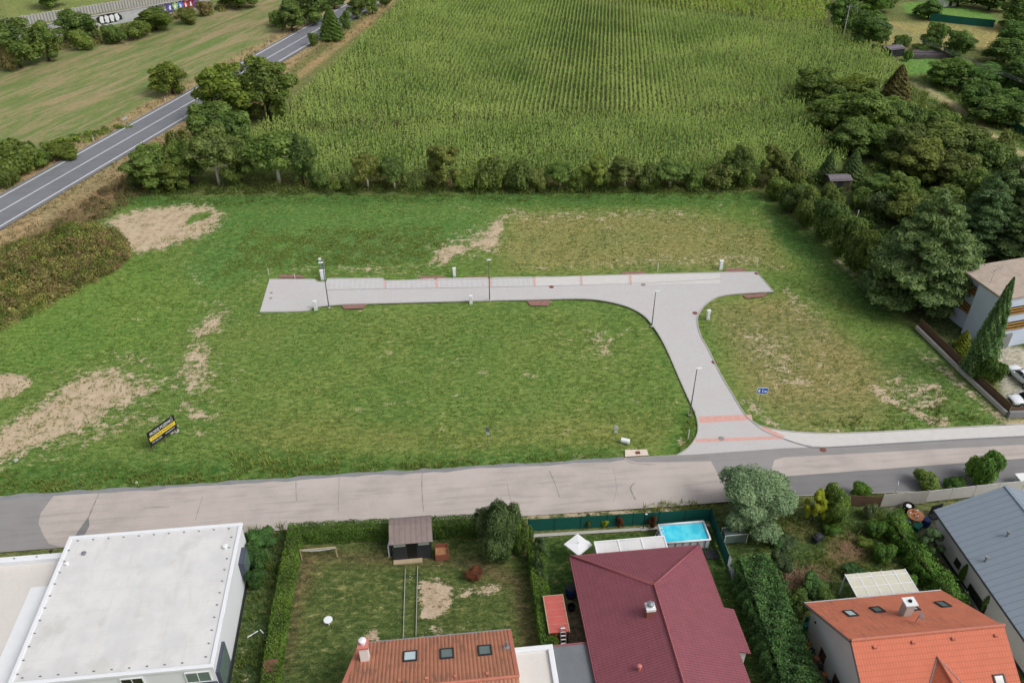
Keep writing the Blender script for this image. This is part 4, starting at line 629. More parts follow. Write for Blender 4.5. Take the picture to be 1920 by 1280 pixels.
# scrub bank and the overgrown earth mound
def clumps(name, pts_world, dens, size, mat, label, zf=None, tone=(1, 1, 1), nl=60, s=.2, hk=.8):
    X = np.array(pts_world); lo, hi = X.min(0), X.max(0); n = int((hi[0]-lo[0])*(hi[1]-lo[1])*dens); q_ = rng.uniform(lo, hi, (n, 2)); q_ = q_[inpoly(q_[:, 0], q_[:, 1], pts_world)]; Cs, Ns, Ts = [], [], []
    for p in q_:
        rr = rng.uniform(.6, 1.3)*size; d = unit(nl); d[:, 2] = np.abs(d[:, 2]); z0 = zf(p[0], p[1]) if zf else 0
        Cs.append(np.array([p[0], p[1], z0])+d*np.array([rr, rr, rr*hk])*rng.uniform(.75, 1.1, (nl, 1))); Ns.append(d+unit(nl)*.8); Ts.append(np.full(nl, rng.uniform(.0, .9))+rng.normal(0, .15, nl))
    Cc = np.concatenate(Cs); o = leaf_mesh(name, Cc, np.concatenate(Ns), s*rng.uniform(.6, 1.4, len(Cc)), np.concatenate(Ts), M[mat]); o.color = (*tone, 1); return tag(o, label, 'scrub', None, 'stuff')
clumps('hedgerow_undergrowth', W([(240, 350), (600, 346), (1430, 344), (1430, 360), (700, 362), (240, 366)]), .8, 1.15, 'olive', 'brown-green undergrowth beneath the hedgerow trees', tone=(.62, .72, .6), nl=110, s=.15)
clumps('roadside_scrub', [tuple(hwp(s, o)) for s, o in ((-40, -12), (52, -10.5), (56, -17), (20, -19), (-40, -17))], .5, .9, 'scrub', 'low greyish scrub on the bank between the main road and the lawn', tone=(.85, .82, .78), nl=110, s=.13)
clumps('orchard_undergrowth', W([(1450, 345), (1700, 300), (1850, 300), (1910, 420), (1760, 500), (1600, 420)]), .25, 1.3, 'leafd', 'dark undergrowth between the orchard trees', tone=(.8, .85, .7), nl=70, s=.26)
clumps('bank_undergrowth', W([(0, 118), (200, 80), (400, 28), (440, 12), (400, 5), (180, 60), (0, 100)]), .12, 1.6, 'scrub', 'olive undergrowth on the bank below the graffiti wall', tone=(.8, .85, .6), nl=70, s=.32)
clumps('verge_weeds', W([(60, 300), (200, 252), (250, 238), (240, 230), (110, 262), (40, 285)]), .8, .7, 'leaf', 'green weeds between the cut field and the road verge', nl=50, s=.24, hk=.6, tone=(1, 1, .8))
MC = P(60, 520)[:2]
def mound_z(x, y):
    tot = 0
    for cx, cy, rx, ry, hh in MND:
        k_ = ((x-cx)/rx)**2+((y-cy)/ry)**2; tot = max(tot, hh*math.exp(-k_*1.6)-.25)
    return tot if tot > 0 else -.6
pm = [P(150, 478), P(70, 512), P(0, 540), P(-70, 560), P(190, 492)]
MND = [(pm[0][0], pm[0][1], 5.5, 6.5, 4.6), (pm[1][0], pm[1][1], 6.5, 6.5, 4.2), (pm[2][0], pm[2][1], 7, 6, 2.8), (pm[3][0], pm[3][1], 7, 6, 2.4), (pm[4][0], pm[4][1], 3.5, 3.5, 1.8)]
mb = MB(); N_ = 60; x0, x1 = pm[3][0]-14, pm[0][0]+13; y0, y1 = pm[2][1]-13, pm[0][1]+13; g_ = [[(x0+(x1-x0)*i/N_, y0+(y1-y0)*j/N_) for i in range(N_+1)] for j in range(N_+1)]
mb.add([(x, y, mound_z(x, y)+.12*math.sin(x*1.9)*math.sin(y*1.7)*min(1, max(0, mound_z(x, y)+.3))-.25) for r_ in g_ for x, y in r_], [(j*(N_+1)+i, j*(N_+1)+i+1, (j+1)*(N_+1)+i+1, (j+1)*(N_+1)+i) for j in range(N_) for i in range(N_)])
M['moundsoil'] = plain('mound_soil', (98, 88, 56), .95, .25, 1, 8, .5); struct(mb.build('earth_mound', M['moundsoil'], smooth=True))
q_ = [(P(-80, 500)), P(60, 440), P(165, 415), P(215, 440), P(245, 480), P(200, 515), P(100, 570), P(0, 620), P(-90, 660)]
clumps('mound_scrub', [(p[0], p[1]) for p in q_], 1.9, .85, 'scrub', 'olive and brown scrub covering the earth mound at the left', mound_z, tone=(1.12, 1.18, .85), nl=110, s=.13, hk=1.0)
clumps('mound_weeds', [(p[0], p[1]) for p in q_], .55, .9, 'leaf', 'fresh green weeds scattered over the earth mound', mound_z, nl=120, s=.13, hk=1.3, tone=(.85, .85, .7))
clumps('dry_weeds', [(p[0], p[1]) for p in q_], .5, .7, 'dryb', 'dry brown stalks scattered over the earth mound', mound_z, nl=110, s=.11, hk=1.5, tone=(.8, .7, .65))

# ------------------------------------------------------------------ maize
def maize(name, poly, rowdir, rsp, psp, hh, mat, label, leafw=.13, nl=6, colf=None, skip=None, scale_far=True):
    d = np.array([math.sin(rowdir), math.cos(rowdir)]); n_ = np.array([d[1], -d[0]]); Pl = np.array(poly); u = Pl@n_; v_ = Pl@d
    us = np.arange(u.min(), u.max(), rsp); vs = np.arange(v_.min(), v_.max(), psp); U, V = np.meshgrid(us, vs); U = U.ravel(); V = V.ravel()+rng.uniform(-.4, .4, U.size)*psp; U = U+rng.normal(0, .075, U.size)
    X = np.outer(U, n_)+np.outer(V, d)
    jt = np.clip((18-X[:, 0]-(X[:, 1]-150)*.12)/30, 0, 1)*.33+np.clip((X[:, 0]-62)/30, 0, 1)*.25; X = X+n_*(rng.normal(0, 1, len(X))*jt)[:, None]
    if rowdir < .5: X[:, 0] += .0016*np.clip(-8-X[:, 0], 0, 99)**1.5*0
    k_ = inpoly(X[:, 0], X[:, 1], poly) & (rng.random(len(X)) > .1+.18*(np.sin(X[:, 0]*.31+X[:, 1]*.2)*np.sin(X[:, 1]*.27-X[:, 0]*.12) > .72))
    if skip is not None: k_ &= ~skip(X)
    X = X[k_]; n = len(X); hs_ = hh*rng.normal(1, .08, n)*(1+.07*np.sin(X[:, 0]*.16)*np.sin(X[:, 1]*.13+1))
    tint = .45+.2*np.sin(X[:, 0]*.19+np.sin(X[:, 1]*.11)*2)*np.sin(X[:, 1]*.23+X[:, 0]*.05)+rng.normal(0, .12, n)
    if colf is not None: tint = tint+colf(X)
    Vs, Ts = [], []
    for i in range(nl):
        a_ = rng.uniform(0, 6.283, n); zb = hs_*(.22+.66*i/nl); ln_ = rng.uniform(.4, .62, n)*(1-.35*abs(i/nl-.5)); dx = np.stack([np.cos(a_), np.sin(a_)], 1); sx = np.stack([-dx[:, 1], dx[:, 0]], 1)*leafw/2*rng.uniform(.8, 1.5, n)[:, None]
        Q_ = np.zeros((n, 4, 3)); Q_[:, 0, :2] = X-sx; Q_[:, 1, :2] = X+sx; Q_[:, 2, :2] = X+dx*ln_[:, None]+sx*.5; Q_[:, 3, :2] = X+dx*ln_[:, None]-sx*.5; Q_[:, 0, 2] = Q_[:, 1, 2] = zb; Q_[:, 2, 2] = Q_[:, 3, 2] = zb+rng.uniform(-.05, .35, n)*hs_*.4
        Vs.append(Q_); Ts.append(tint+rng.normal(0, .1, n)-.08)
    for i in range(2):                                   # tassel
        a_ = rng.uniform(0, 6.283, n); dx = np.stack([np.cos(a_), np.sin(a_)], 1); Q_ = np.zeros((n, 4, 3)); Q_[:, 0, :2] = X-dx*.05; Q_[:, 1, :2] = X+dx*.05; Q_[:, 2, :2] = X+dx*.10; Q_[:, 3, :2] = X-dx*.10; Q_[:, 0, 2] = Q_[:, 1, 2] = hs_*.9; Q_[:, 2, 2] = Q_[:, 3, 2] = hs_*1.14
        Vs.append(Q_); Ts.append(tint*.4+.62)
    o = quads_mesh(name, np.concatenate(Vs), np.concatenate(Ts), M[mat]); return tag(o, label, 'maize', None, 'stuff')
M['maize'] = foliage('maize_leaves', (88, 130, 54), (200, 218, 128), .4); M['maizey'] = foliage('young_maize_leaves', (112, 158, 46), (196, 214, 104), .35)
POLYM = W([(440, 306), (470, 262), (545, 205), (650, 110), (750, 14), (800, -40), (1000, -40), (1100, 6), (1300, 30), (1545, 56), (1660, 108), (1700, 150), (1640, 175), (1500, 205), (1530, 255), (1590, 300), (1560, 332), (1440, 344), (560, 345), (450, 340)])
yh = P(1000, 232)[1]
def gap(X): return (np.abs(X[:, 1]-(yh+.02*X[:, 0]+1.2*np.sin(X[:, 0]*.09))) < .75) | (X[:, 1] < yh)
def patch(X):
    r_ = 0*X[:, 0]
    for px, py, rx, ry, a_ in [(1175, 160, 6, 24, .28), (1340, 95, 16, 8, .22), (960, 215, 40, 5, .15), (760, 60, 18, 22, .12), (1080, 90, 6, 5, -.3), (975, 155, 3, 4, -.4), (1130, 60, 8, 5, -.25), (1290, 75, 8, 6, -.2), (590, 220, 10, 25, .1), (700, 130, 20, 12, .08)]:
        c_ = P(px, py); r_ = r_+1.5*a_*np.exp(-((X[:, 0]-c_[0])/rx)**2-((X[:, 1]-c_[1])/ry)**2)
    return r_
maize('maize_field', POLYM, R(12), .98, .55, 2.3, 'maize', 'tall maize standing in long rows beyond the hedgerow', .19, 6, patch, gap)
maize('maize_headland', POLYM, R(92), .9, .5, 2.3, 'maize', 'maize rows of the headland running along the hedgerow', .22, 5, None, lambda X: X[:, 1] > yh+.02*X[:, 0]+1.2*np.sin(X[:, 0]*.09)-.8)
maize('young_maize_field', W([(800, -60), (830, -12), (1000, 2), (1100, 2), (1300, 22), (1545, 50), (1556, 10), (1560, -60)]), R(14), 1.3, .8, 1.7, 'maizey', 'bright yellow-green maize field at the top edge', .34, 4)

# ------------------------------------------------------------------ buildings
def zsolve(x, y, py):
    lo, hi = 0.0, 20.0
    for _ in range(50):
        m = (lo+hi)/2
        if pix((x, y, m))[1] > py: lo = m
        else: hi = m
    return (lo+hi)/2
def window(name, parent, c, w_, h_, face, glass='glassd', frame='dark', bars=1, dep=.07, label=None, hbar=0):
    """window on a wall; face: 's','n','w','e' = outward direction"""
    ax = 0 if face in 'sn' else 1; sg = -1 if face in 'sw' else 1; mb = MB(); fw_ = .07
    def bx(u0, u1, z0, z1, d0, d1, m_):
        a_, b_ = [0, 0, z0], [0, 0, z1]; a_[ax], b_[ax] = c[ax]+u0, c[ax]+u1; o_ = 1-ax; a_[o_], b_[o_] = c[o_]+sg*d0, c[o_]+sg*d1; m_.box2(a_, b_)
    z0, z1 = c[2]-h_/2, c[2]+h_/2
    bx(-w_/2, w_/2, z0, z0+fw_, .01, dep, mb); bx(-w_/2, w_/2, z1-fw_, z1, .01, dep, mb); bx(-w_/2, -w_/2+fw_, z0+fw_, z1-fw_, .01, dep, mb); bx(w_/2-fw_, w_/2, z0+fw_, z1-fw_, .01, dep, mb)
    for i in range(bars): u_ = -w_/2+w_*(i+1)/(bars+1); bx(u_-.03, u_+.03, z0+fw_, z1-fw_, .012, dep-.01, mb)
    o = mb.build(name, M[frame], parent); g = MB(); bx(-w_/2+fw_, w_/2-fw_, z0+fw_, z1-fw_, .005, dep-.04, g); g.build('pane', M[glass], o)
    if label: o['label'] = label
    return o
def skylight(name, parent, c3, udir, vdir, wu, wv, glass, open_=0, label=None):
    c3, u, v_ = Vector([float(q) for q in c3]), Vector(udir).normalized(), Vector(vdir).normalized(); n_ = u.cross(v_); n_ = n_ if n_.z > 0 else -n_; mb = MB()
    def plate_(u0, u1, v0, v1, h0, h1, m_): m_.plate([c3+u*a_+v_*b_+n_*h1 for a_, b_ in ((u0, v0), (u1, v0), (u1, v1), (u0, v1))], h1-h0)
    f_ = .12
    plate_(-wu/2, wu/2, -wv/2, -wv/2+f_, -.05, .1, mb); plate_(-wu/2, wu/2, wv/2-f_, wv/2, -.05, .1, mb); plate_(-wu/2, -wu/2+f_, -wv/2+f_, wv/2-f_, -.05, .1, mb); plate_(wu/2-f_, wu/2, -wv/2+f_, wv/2-f_, -.05, .1, mb)
    o = mb.build(name, M['dark'], parent); g = MB(); plate_(-wu/2+f_, wu/2-f_, -wv/2+f_, wv/2-f_, -.03, .06, g); g.build('pane', M[glass], o)
    if label: o['label'] = label
    return o
M['redroof'] = ribs('dark_red_metal_roof', (136, 78, 88), .23, 'u', .7, .42, .09, course=.38, cd=.42, stain=.1); M['redtrim'] = plain('dark_red_trim', (146, 84, 92), .6, .06, bump=0)
M['brownroof'] = ribs('weathered_orange_roof', (180, 122, 96), .3, 'u', .7, .6, .12, stain=.8, stain_rgb=(92, 82, 72)); M['orangeroof'] = ribs('bright_orange_tile_roof', (196, 108, 80), .22, 'u', .4, .22, .06, course=.42, cd=.5); M['orangeold'] = ribs('mossy_orange_tile_roof', (204, 122, 94), .22, 'u', .4, .3, .1, course=.42, cd=.25, stain=.6, stain_rgb=(102, 82, 66))
M['greyroof'] = ribs('grey_standing_seam_roof', (132, 144, 156), .62, 'u', .25, .6, .03, sharp=True, rough=.5, spec=.4); M['trimo'] = plain('orange_ridge_tiles', (186, 118, 98), .8, .1, 2, 8); M['wallw'] = plain('white_house_wall', (226, 225, 222), .9, .04, .6, 8, .05, stain=.06); M['wallg'] = plain('pale_grey_house_wall', (204, 202, 200), .9, .04, .6, 8, .05, stain=.08); M['wallb'] = plain('bluish_white_house_wall', (196, 208, 226), .9, .05, .6, 8, .05)
M['anth'] = plain('anthracite_window_surround', (72, 78, 92), .6, .06)
# --- white flat-roofed building, bottom left
ZA = 5.0; nw, ne, se = P(128, 1008, ZA), P(454, 975.5, ZA), P(402, 1249, ZA); ax0, ax1 = nw[0], (ne[0]+se[0])/2; ay1 = (nw[1]+ne[1])/2; ay0 = se[1]
bA = thing('flat_roofed_building', (ax0, ay0, 0), 'white flat-roofed commercial building at the lower left with grey-framed windows', 'building')
mb = MB(); mb.box2((ax0+.12, ay0+.12, .45), (ax1-.12, ay1-.12, ZA-.25)); mb.build('wall', M['white'], bA); mb = MB(); mb.box2((ax0+.1, ay0+.1, -.1), (ax1-.02, ay1-.1, .45)); mb.build('base_strip', M['dark'], bA)  # dark strip along the foot of the wall
mb = MB(); mb.box2((ax0+.05, ay0+.05, ZA-.25), (ax1-.05, ay1-.05, ZA-.12)); rfA = mb.build('roof', M['membrane'], bA)
mb = MB(); e_ = .32
for a_, b_ in (((ax0, ay0), (ax1, ay0+e_)), ((ax0, ay1-e_), (ax1, ay1)), ((ax0, ay0+e_), (ax0+e_, ay1-e_)), ((ax1-e_, ay0+e_), (ax1, ay1-e_))): mb.box2((*a_, ZA-.28), (*b_, ZA))
mb.build('roof_edge', M['white'], rfA, bevel=.03)
def clampmb(x, y, z): m_ = MB(); m_.box((x, y, z+.04), (.1, .04, .08)); m_.box((x, y, z+.012), (.16, .08, .024)); m_.tube([(x-.1, y, z+.1), (x+.1, y, z+.1)], .015, 6); return m_
k_ = 0
for i in range(11): clampmb(ax0+.9+i*(ax1-ax0-1.4)/10.5, ay1-.55, ZA-.12).build('conductor_clamp', M['metal'], rfA)
for i in range(11): clampmb(ax0+.45, ay1-1.6-i*(ay1-ay0-2)/10.5, ZA-.12).build('conductor_clamp', M['metal'], rfA); clampmb(ax1-.75, ay1-1.6-i*(ay1-ay0-2)/10.5, ZA-.12).build('conductor_clamp', M['metal'], rfA)
for i in range(10): clampmb(ax0+.9+i*(ax1-ax0-1.4)/10.5, ay0+.65, ZA-.12).build('conductor_clamp', M['metal'], rfA)
for px, py in ((158, 1038), (126, 1057)):
    q = P(px, py, ZA-.1); MB().lathe((q[0], q[1], ZA-.12), [(.14, 0), (.14, .12), (.2, .13), (.2, .2), (.05, .24)], 14).build('roof_vent', M['whitep'] if px < 150 else M['metal'], rfA)
q = P(423, 1026, ZA-.1); MB().lathe((q[0], q[1], ZA-.12), [(.16, 0), (.16, .2), (.24, .21), (.24, .28), (.05, .32)], 14).build('roof_vent', M['whitep'], rfA)
mb = MB(); yA, yB = ay1-1.7, ay1-3.6; mb.box2((ax1-.12, yB, 1.5), (ax1+.32, yA, 3.6)); wb = mb.build('bay_window', M['anth'], bA); MB().box2((ax1+.32, yB+.18, 1.75), (ax1+.36, yA-.18, 3.4)).build('pane', M['glass'], wb)
mb = MB(); yA, yB = ay0+3.0, ay0+.25; mb.box2((ax1-.12, yB, 1.2), (ax1+.12, yA, 3.9)); wb = mb.build('corner_window', M['anth'], bA); MB().box2((ax1+.12, yB+.2, 1.5), (ax1+.15, yA-.2, 3.7)).build('pane', M['glass'], wb)
window('window', bA, (ax1-1.35, ay0+.12, ZA-1.15), 1.9, 1.3, 's', 'glass', 'whitep', 1, .14); window('window', bA, (ax1-6.2, ay0+.12, ZA-1.15), 1.7, 1.3, 's', 'glassd', 'whitep', 1, .14)
mb = MB(); mb.box2((ax1-2.55, ay0-.1, .5), (ax1-.1, ay0+.12, ZA-2.0)); mb.build('window_surround', M['anth'], bA)
wx0 = ax0-14; wy1 = P(0, 1046, 3.9)[1]; bW = thing('low_wing', (ax0, ay0, 0), 'lower white flat-roofed wing attached left of the white building, with a raised parapet', 'building'); mb = MB(); mb.box2((wx0, ay0-3, -.1), (ax0+.08, wy1, 3.3)); mb.build('wall', M['white'], bW); MB().box2((wx0+.1, ay0-3, 3.3), (ax0+.1, wy1-.35, 3.42)).build('roof', M['membrane2'], bW)
mb = MB(); mb.box2((wx0, wy1-.5, 3.32), (ax0+.1, wy1+.1, 3.9)); mb.build('parapet', M['white'], bW, bevel=.03); mb = MB(); mb.box2((ax0-2.3, ay0-3, 3.43), (ax0+.09, wy1-3.2, 3.5)); mb.build('roof_walkway', M['whitep'], bW)
q = P(95, 1036, 3.9); MB().tube([(q[0], q[1], 3.4), (q[0], q[1], 4.1), (q[0]+.12, q[1], 4.25), (q[0]+.25, q[1], 4.15)], .07, 8).build('vent_pipe', M['black'], bW)
for i in range(3): clampmb(wx0+7.5+i*1.9, wy1-.2, 3.9).build('conductor_clamp', M['metal'], bW)
# --- brown-orange ribbed roof house, bottom centre
ZE = 3.3; e0, e1 = P(674, 1204, ZE), P(957, 1180.5, ZE); r1 = P(972, 1267, 6.0); yB1 = (e0[1]+e1[1])/2; bx0, bx1 = e0[0], e1[0]; yR = r1[1]; zR = 6.0; yB0 = 2*yR-yB1
bB = thing('brown_roofed_house', (bx0, yB0, 0), 'house with a weathered orange-brown ribbed roof and three skylights at the bottom edge', 'house'); mb = MB(); mb.box2((bx0+.45, yB0+.5, -.1), (bx1-.3, yB1-.5, ZE-.1)); 
mb.add([(bx0+.45, yB0+.5, ZE-.1), (bx0+.45, yB1-.5, ZE-.1), (bx0+.45, yR, zR-.35), (bx1-.3, yB0+.5, ZE-.1), (bx1-.3, yB1-.5, ZE-.1), (bx1-.3, yR, zR-.35)], [(0, 1, 2), (3, 5, 4), (0, 2, 5, 3), (1, 4, 5, 2)]); mb.build('wall', M['wallw'], bB)
bxr = P(634, 1300, zR)[0]; rf = MB().plate([(bx0, yB1, ZE), (bx1, yB1, ZE), (bx1, yR, zR), (bxr, yR, zR)], .12, (1, 0, 0)).plate([(bx0, yB0, ZE), (bx1, yB0, ZE), (bx1, yR-.01, zR), (bxr, yR-.01, zR)], .12, (1, 0, 0)).build('roof', M['brownroof'], bB)
MB().tube([(bxr-.02, yR, zR+.02), (bx1+.02, yR, zR+.02)], .13, 8).build('ridge_cap', M['trimo'], rf); MB().tube([(bx0, yB1+.05, ZE-.08), (bx1, yB1+.05, ZE-.08)], .08, 8).build('gutter', M['metal'], bB)
MB().plate([(bx0-.06, yB1, ZE+.04), (bx0+.25, yB1, ZE+.04), (bxr+.25, yR, zR+.04), (bxr-.06, yR, zR+.04)], .08).plate([(bx1-.25, yB1, ZE+.04), (bx1+.06, yB1, ZE+.04), (bx1+.06, yR, zR+.04), (bx1-.25, yR, zR+.04)], .08).build('verge_tiles', M['trimo'], rf)
sl_ = (zR-ZE)/(yB1-yR)
def onB(px, py):
    z = 4.0
    for _ in range(30): q = P(px, py, z); z = ZE+(yB1-q[1])*sl_
    return P(px, py, z)
for px, py, g_, l in ((769, 1230, 'glassl', 'pale skylight, left one with a light blind'), (838, 1225, 'glass', None), (909, 1219, 'glass', None)): skylight('skylight', rf, onB(px, py), (1, 0, 0), (0, -1, sl_), 1.1, 1.4, g_, label=l)
q = onB(685, 1234); ch = MB().box2((q[0]-.32, q[1]-.35, q[2]-.5), (q[0]+.32, q[1]+.35, q[2]+1.75)).build('chimney', M['wallw'], rf); MB().box2((q[0]-.42, q[1]-.45, q[2]+1.75), (q[0]+.42, q[1]+.45, q[2]+1.95)).build('cap', M['pinkp'], ch); MB().lathe((q[0], q[1], q[2]+1.95), [(.2, 0), (.2, .3), (.3, .32), (.28, .42), (.02, .5)], 16).build('cowl', M['whitep'], ch)
q = onB(950, 1213); MB().tube([(q[0], q[1], q[2]-.1), (q[0], q[1], q[2]+.7)], .07, 8).lathe((q[0], q[1], q[2]-.02), [(.3, .0), (.22, .1), (.05, .12)], 12).build('vent_pipe', M['metal'], rf)
for px, py in ((749, 1276), (854, 1268), (914, 1263), (800, 1272)): q = onB(px, py); MB().box((q[0], q[1], q[2]+.06), (.24, .2, .14)).build('snow_guard', M['trimo'], rf)
# --- garage with white parapet, carport
ZG = 3.1; g0, g1 = P(966, 1213, ZG), P(1036, 1206, ZG); gy = (g0[1]+g1[1])/2
bG = thing('flat_roofed_garage', (g0[0], gy, 0), 'small white flat-roofed garage with a raised rim right of the brown-roofed house', 'garage'); MB().box2((bx1-.2, gy-8, -.1), (g1[0]-.06, gy-.06, 2.7)).build('wall', M['wallw'], bG); MB().box2((bx1+.08, gy-7.9, 2.7), (g1[0]-.3, gy-.3, 2.8)).build('roof', M['membrane2'], bG)
MB().box2((bx1+.06, gy-.42, 2.72), (g1[0], gy, ZG)).box2((g1[0]-.42, gy-8, 2.72), (g1[0], gy-.42, ZG)).build('parapet', M['white'], bG, bevel=.04)
c1 = P(1100, 1204, 2.9); bK = thing('carport', (g1[0]+.1, gy, 0), 'grey flat carport roof squeezed between the garage and the red-roofed house', 'carport'); MB().box2((g1[0]+.05, gy-8, 2.75), (c1[0]+.55, gy-.12, 2.87)).build('roof', plain('grey_roofing_felt', (112, 116, 120), .85, .08, .8, 10, .2, stain=.3), bK)
MB().box2((g1[0]+.05, gy-.12, 2.65), (c1[0]+.5, gy, 2.93)).build('fascia', M['redtrim'], bK)
for x_ in (g1[0]+.2, c1[0]+.3): MB().box2((x_-.07, gy-.25, -.1), (x_+.07, gy-.13, 2.75)).build('post', M['wood'], bK)
# --- red hipped roof house
ZC = 3.3; a0, a1 = P(1070, 1043, ZC), P(1311, 1021, ZC); cx0, cx1 = a0[0], a1[0]; cy1 = (a0[1]+a1[1])/2; hw_ = (cx1-cx0)/2; xm = (cx0+cx1)/2; ya = cy1-hw_*.98; zC = zsolve(xm, ya, 1096); ye = cy1-24; k1, k2 = P(1357, 1137, ZC), P(1378, 1143, ZC-.3); k3 = P(1411, 1222, ZC-.3); sC = (zC-ZC)/hw_
bC = thing('red_roofed_house', (cx0, ye, 0), 'bungalow with a large dark red hipped metal roof beside the swimming pool', 'house'); MB().box2((cx0+.55, ye, -.1), (cx1-.5, cy1-.55, ZC)).build('wall', M['wallg'], bC)
rf = MB().plate([(cx0, cy1, ZC), (cx1, cy1, ZC), (xm, ya, zC)], .1, (1, 0, 0)).plate([(cx0, cy1, ZC), (xm, ya, zC), (xm, ye, zC), (cx0, ye, ZC)], .1, (0, 1, 0)).plate([(cx1, cy1, ZC), (cx1, ye, ZC), (xm, ye, zC), (xm, ya, zC)], .1, (0, 1, 0)).build('roof', M['redroof'], bC)
dx_ = max(.6, k2[0]-cx1); MB().plate([(cx1-.02, k1[1], ZC+.004), (cx1+dx_, k1[1], ZC-dx_*sC), (cx1+dx_, k3[1], ZC-dx_*sC), (cx1-.02, k3[1], ZC+.004)], .1, (0, 1, 0)).build('roof_extension', M['redroof'], bC)
MB().box2((cx1-.6, k3[1]+.2, -.1), (cx1+dx_-.3, k1[1]-.3, ZC-.5)).build('porch_wall', M['wallg'], bC)
MB().tube([(cx0, cy1, ZC+.02), (xm, ya, zC+.03)], .11, 8).tube([(cx1, cy1, ZC+.02), (xm, ya, zC+.03)], .11, 8).build('hip_cap', M['redtrim'], rf, smooth=True); MB().tube([(xm, ya+.05, zC+.03), (xm, ye, zC+.03)], .11, 8).build('ridge_cap', M['redtrim'], rf, smooth=True)
MB().tube([(cx0-.06, cy1+.06, ZC-.08), (cx1+.06, cy1+.06, ZC-.08)], .07, 8).tube([(cx0-.06, cy1+.06, ZC-.08), (cx0-.06, ye, ZC-.08)], .07, 8).tube([(cx1+.06, cy1+.06, ZC-.08), (cx1+.06, k1[1], ZC-.08)], .07, 8).build('gutter', M['redtrim'], bC)
MB().tube([(xm, ya, zC+.19), (xm, ye, zC+.19)], .022, 6).tube([(cx0-.02, cy1, ZC+.2), (xm, ya, zC+.19)], .022, 6).build('lightning_conductor', M['pinkp'], rf)
xq = xm-.95; q = (xq, P(1224, 1140, zC)[1]-.2, zC-.95*sC); ch = MB().box2((q[0]-.3, q[1]-.3, q[2]-.4), (q[0]+.3, q[1]+.3, q[2]+.75)).build('chimney', M['red'], rf); MB().box2((q[0]-.38, q[1]-.38, q[2]+.75), (q[0]+.38, q[1]+.38, q[2]+1.0)).build('cap', M['whitep'], ch); MB().lathe((q[0], q[1], q[2]+1.0), [(.2, 0), (.2, .25), (.28, .27), (.26, .36), (.02, .44)], 16).build('cowl', M['metal'], ch)
q = P(1199, 1252, ZC+(zC-ZC)*.62); MB().lathe((q[0], q[1], ZC+(q[0]-cx0)*sC-.08), [(.12, 0), (.12, .5), (.18, .51), (.18, .6), (.03, .65)], 12).build('roof_vent', M['pinkp'], rf)
# --- awning, parasol, fence, pool of that garden
w0, w1, w2 = P(1115, 1017, 2.9), P(1245, 1007, 2.9), P(1262, 1024, 2.9); aw = thing('patio_awning', (w0[0], cy1, 0), 'white three-panel patio awning at the north eave of the red-roofed house', 'awning')
for i in range(3):
    u0, u1 = w0[0]+(w1[0]-w0[0])*i/3, w0[0]+(w1[0]-w0[0])*(i+1)/3; MB().box2((u0+.06, cy1+.1, 2.84), (u1-.06, w0[1], 2.9)).build('roof_panel', M['membrane'], aw)
for i in range(4): u0 = w0[0]+(w1[0]-w0[0])*i/3; MB().box2((u0-.06, cy1+.08, 2.8), (u0+.06, w0[1]+.03, 2.96)).build('rafter', M['whitep'], aw)
MB().box2((w0[0]-.06, w0[1]+.03, 2.72), (w1[0]+.06, w0[1]+.15, 2.93)).build('front_beam', M['whitep'], aw)
for x_ in (w0[0]+.05, w1[0]-.05): MB().box2((x_-.05, w0[1]+.04, -.1), (x_+.05, w0[1]+.14, 2.72)).build('post', M['whitep'], aw)
q = P(1084, 1036); q = P(1084, 1018, 2.4); ps = thing('parasol', (q[0], q[1], 0), 'white square parasol on the lawn at the corner of the red-roofed house', 'parasol'); s_ = 1.0; ro = R(0); cs = [(q[0]+s_*1.3*math.cos(ro+i*math.pi/2-R(8)), q[1]+s_*1.3*math.sin(ro+i*math.pi/2-R(8)), 2.25) for i in range(4)]
mb = MB()
for i in range(4): mb.plate([cs[i], cs[(i+1) % 4], (q[0], q[1], 2.38)], .02)
mb.slab([c_[:2] for c_ in cs], 2.12, 2.245); mb.build('canopy', M['whitep'], ps); MB().tube([(q[0], q[1], .05), (q[0], q[1], 2.6)], .03, 8).build('pole', M['metal'], ps); MB().lathe((q[0], q[1], -.06), [(.3, 0), (.3, .16), (.06, .2)], 16).build('base', M['concd'], ps)
q = P(1098, 1029); tb = thing('garden_table', (q[0], q[1], 0), 'small pale round table half under the white parasol', 'table'); MB().lathe((q[0], q[1], .7), [(.45, 0), (.45, .04)], 20).build('tabletop', M['whitep'], tb); MB().tube([(q[0], q[1], -.1), (q[0], q[1], .7)], .04, 8).build('leg', M['metal'], tb)
def fence(name, pts, hh, label, mats=('green', 'greend'), step=2.5, cat='fence', cap=None, th=.03):
    pl = [np.array(p) for p in W(pts)]; r_ = thing(name, (*pl[0], 0), label, cat); post = []; mb = MB()
    for i in range(len(pl)-1):
        a_, b_ = pl[i], pl[i+1]; L = np.linalg.norm(b_-a_); d = (b_-a_)/L; n_ = max(1, round(L/step))
        for j in range(n_):
            p0, p1 = a_+d*L*j/n_, a_+d*L*(j+1)/n_; m_ = (p0+p1)/2; MB().box((m_[0], m_[1], hh/2), (L/n_-.07, th, hh-.06), math.atan2(d[1], d[0])).build('panel', M[mats[0]], r_); post.append(p0)
    post.append(pl[-1])
    for p in post: MB().box((p[0], p[1], hh/2+.02), (.07, .07, hh+.1), math.atan2(d[1], d[0])).build('post', M[mats[1]], r_)
    return r_
fence('garden_fence', [(990, 996), (1330, 976)], 1.7, 'tall green fabric garden fence along the street behind the pool'); fence('garden_fence', [(1330, 976), (1362, 1062)], 1.7, 'tall green fabric side fence between the pool and the big feathery tree', step=2)
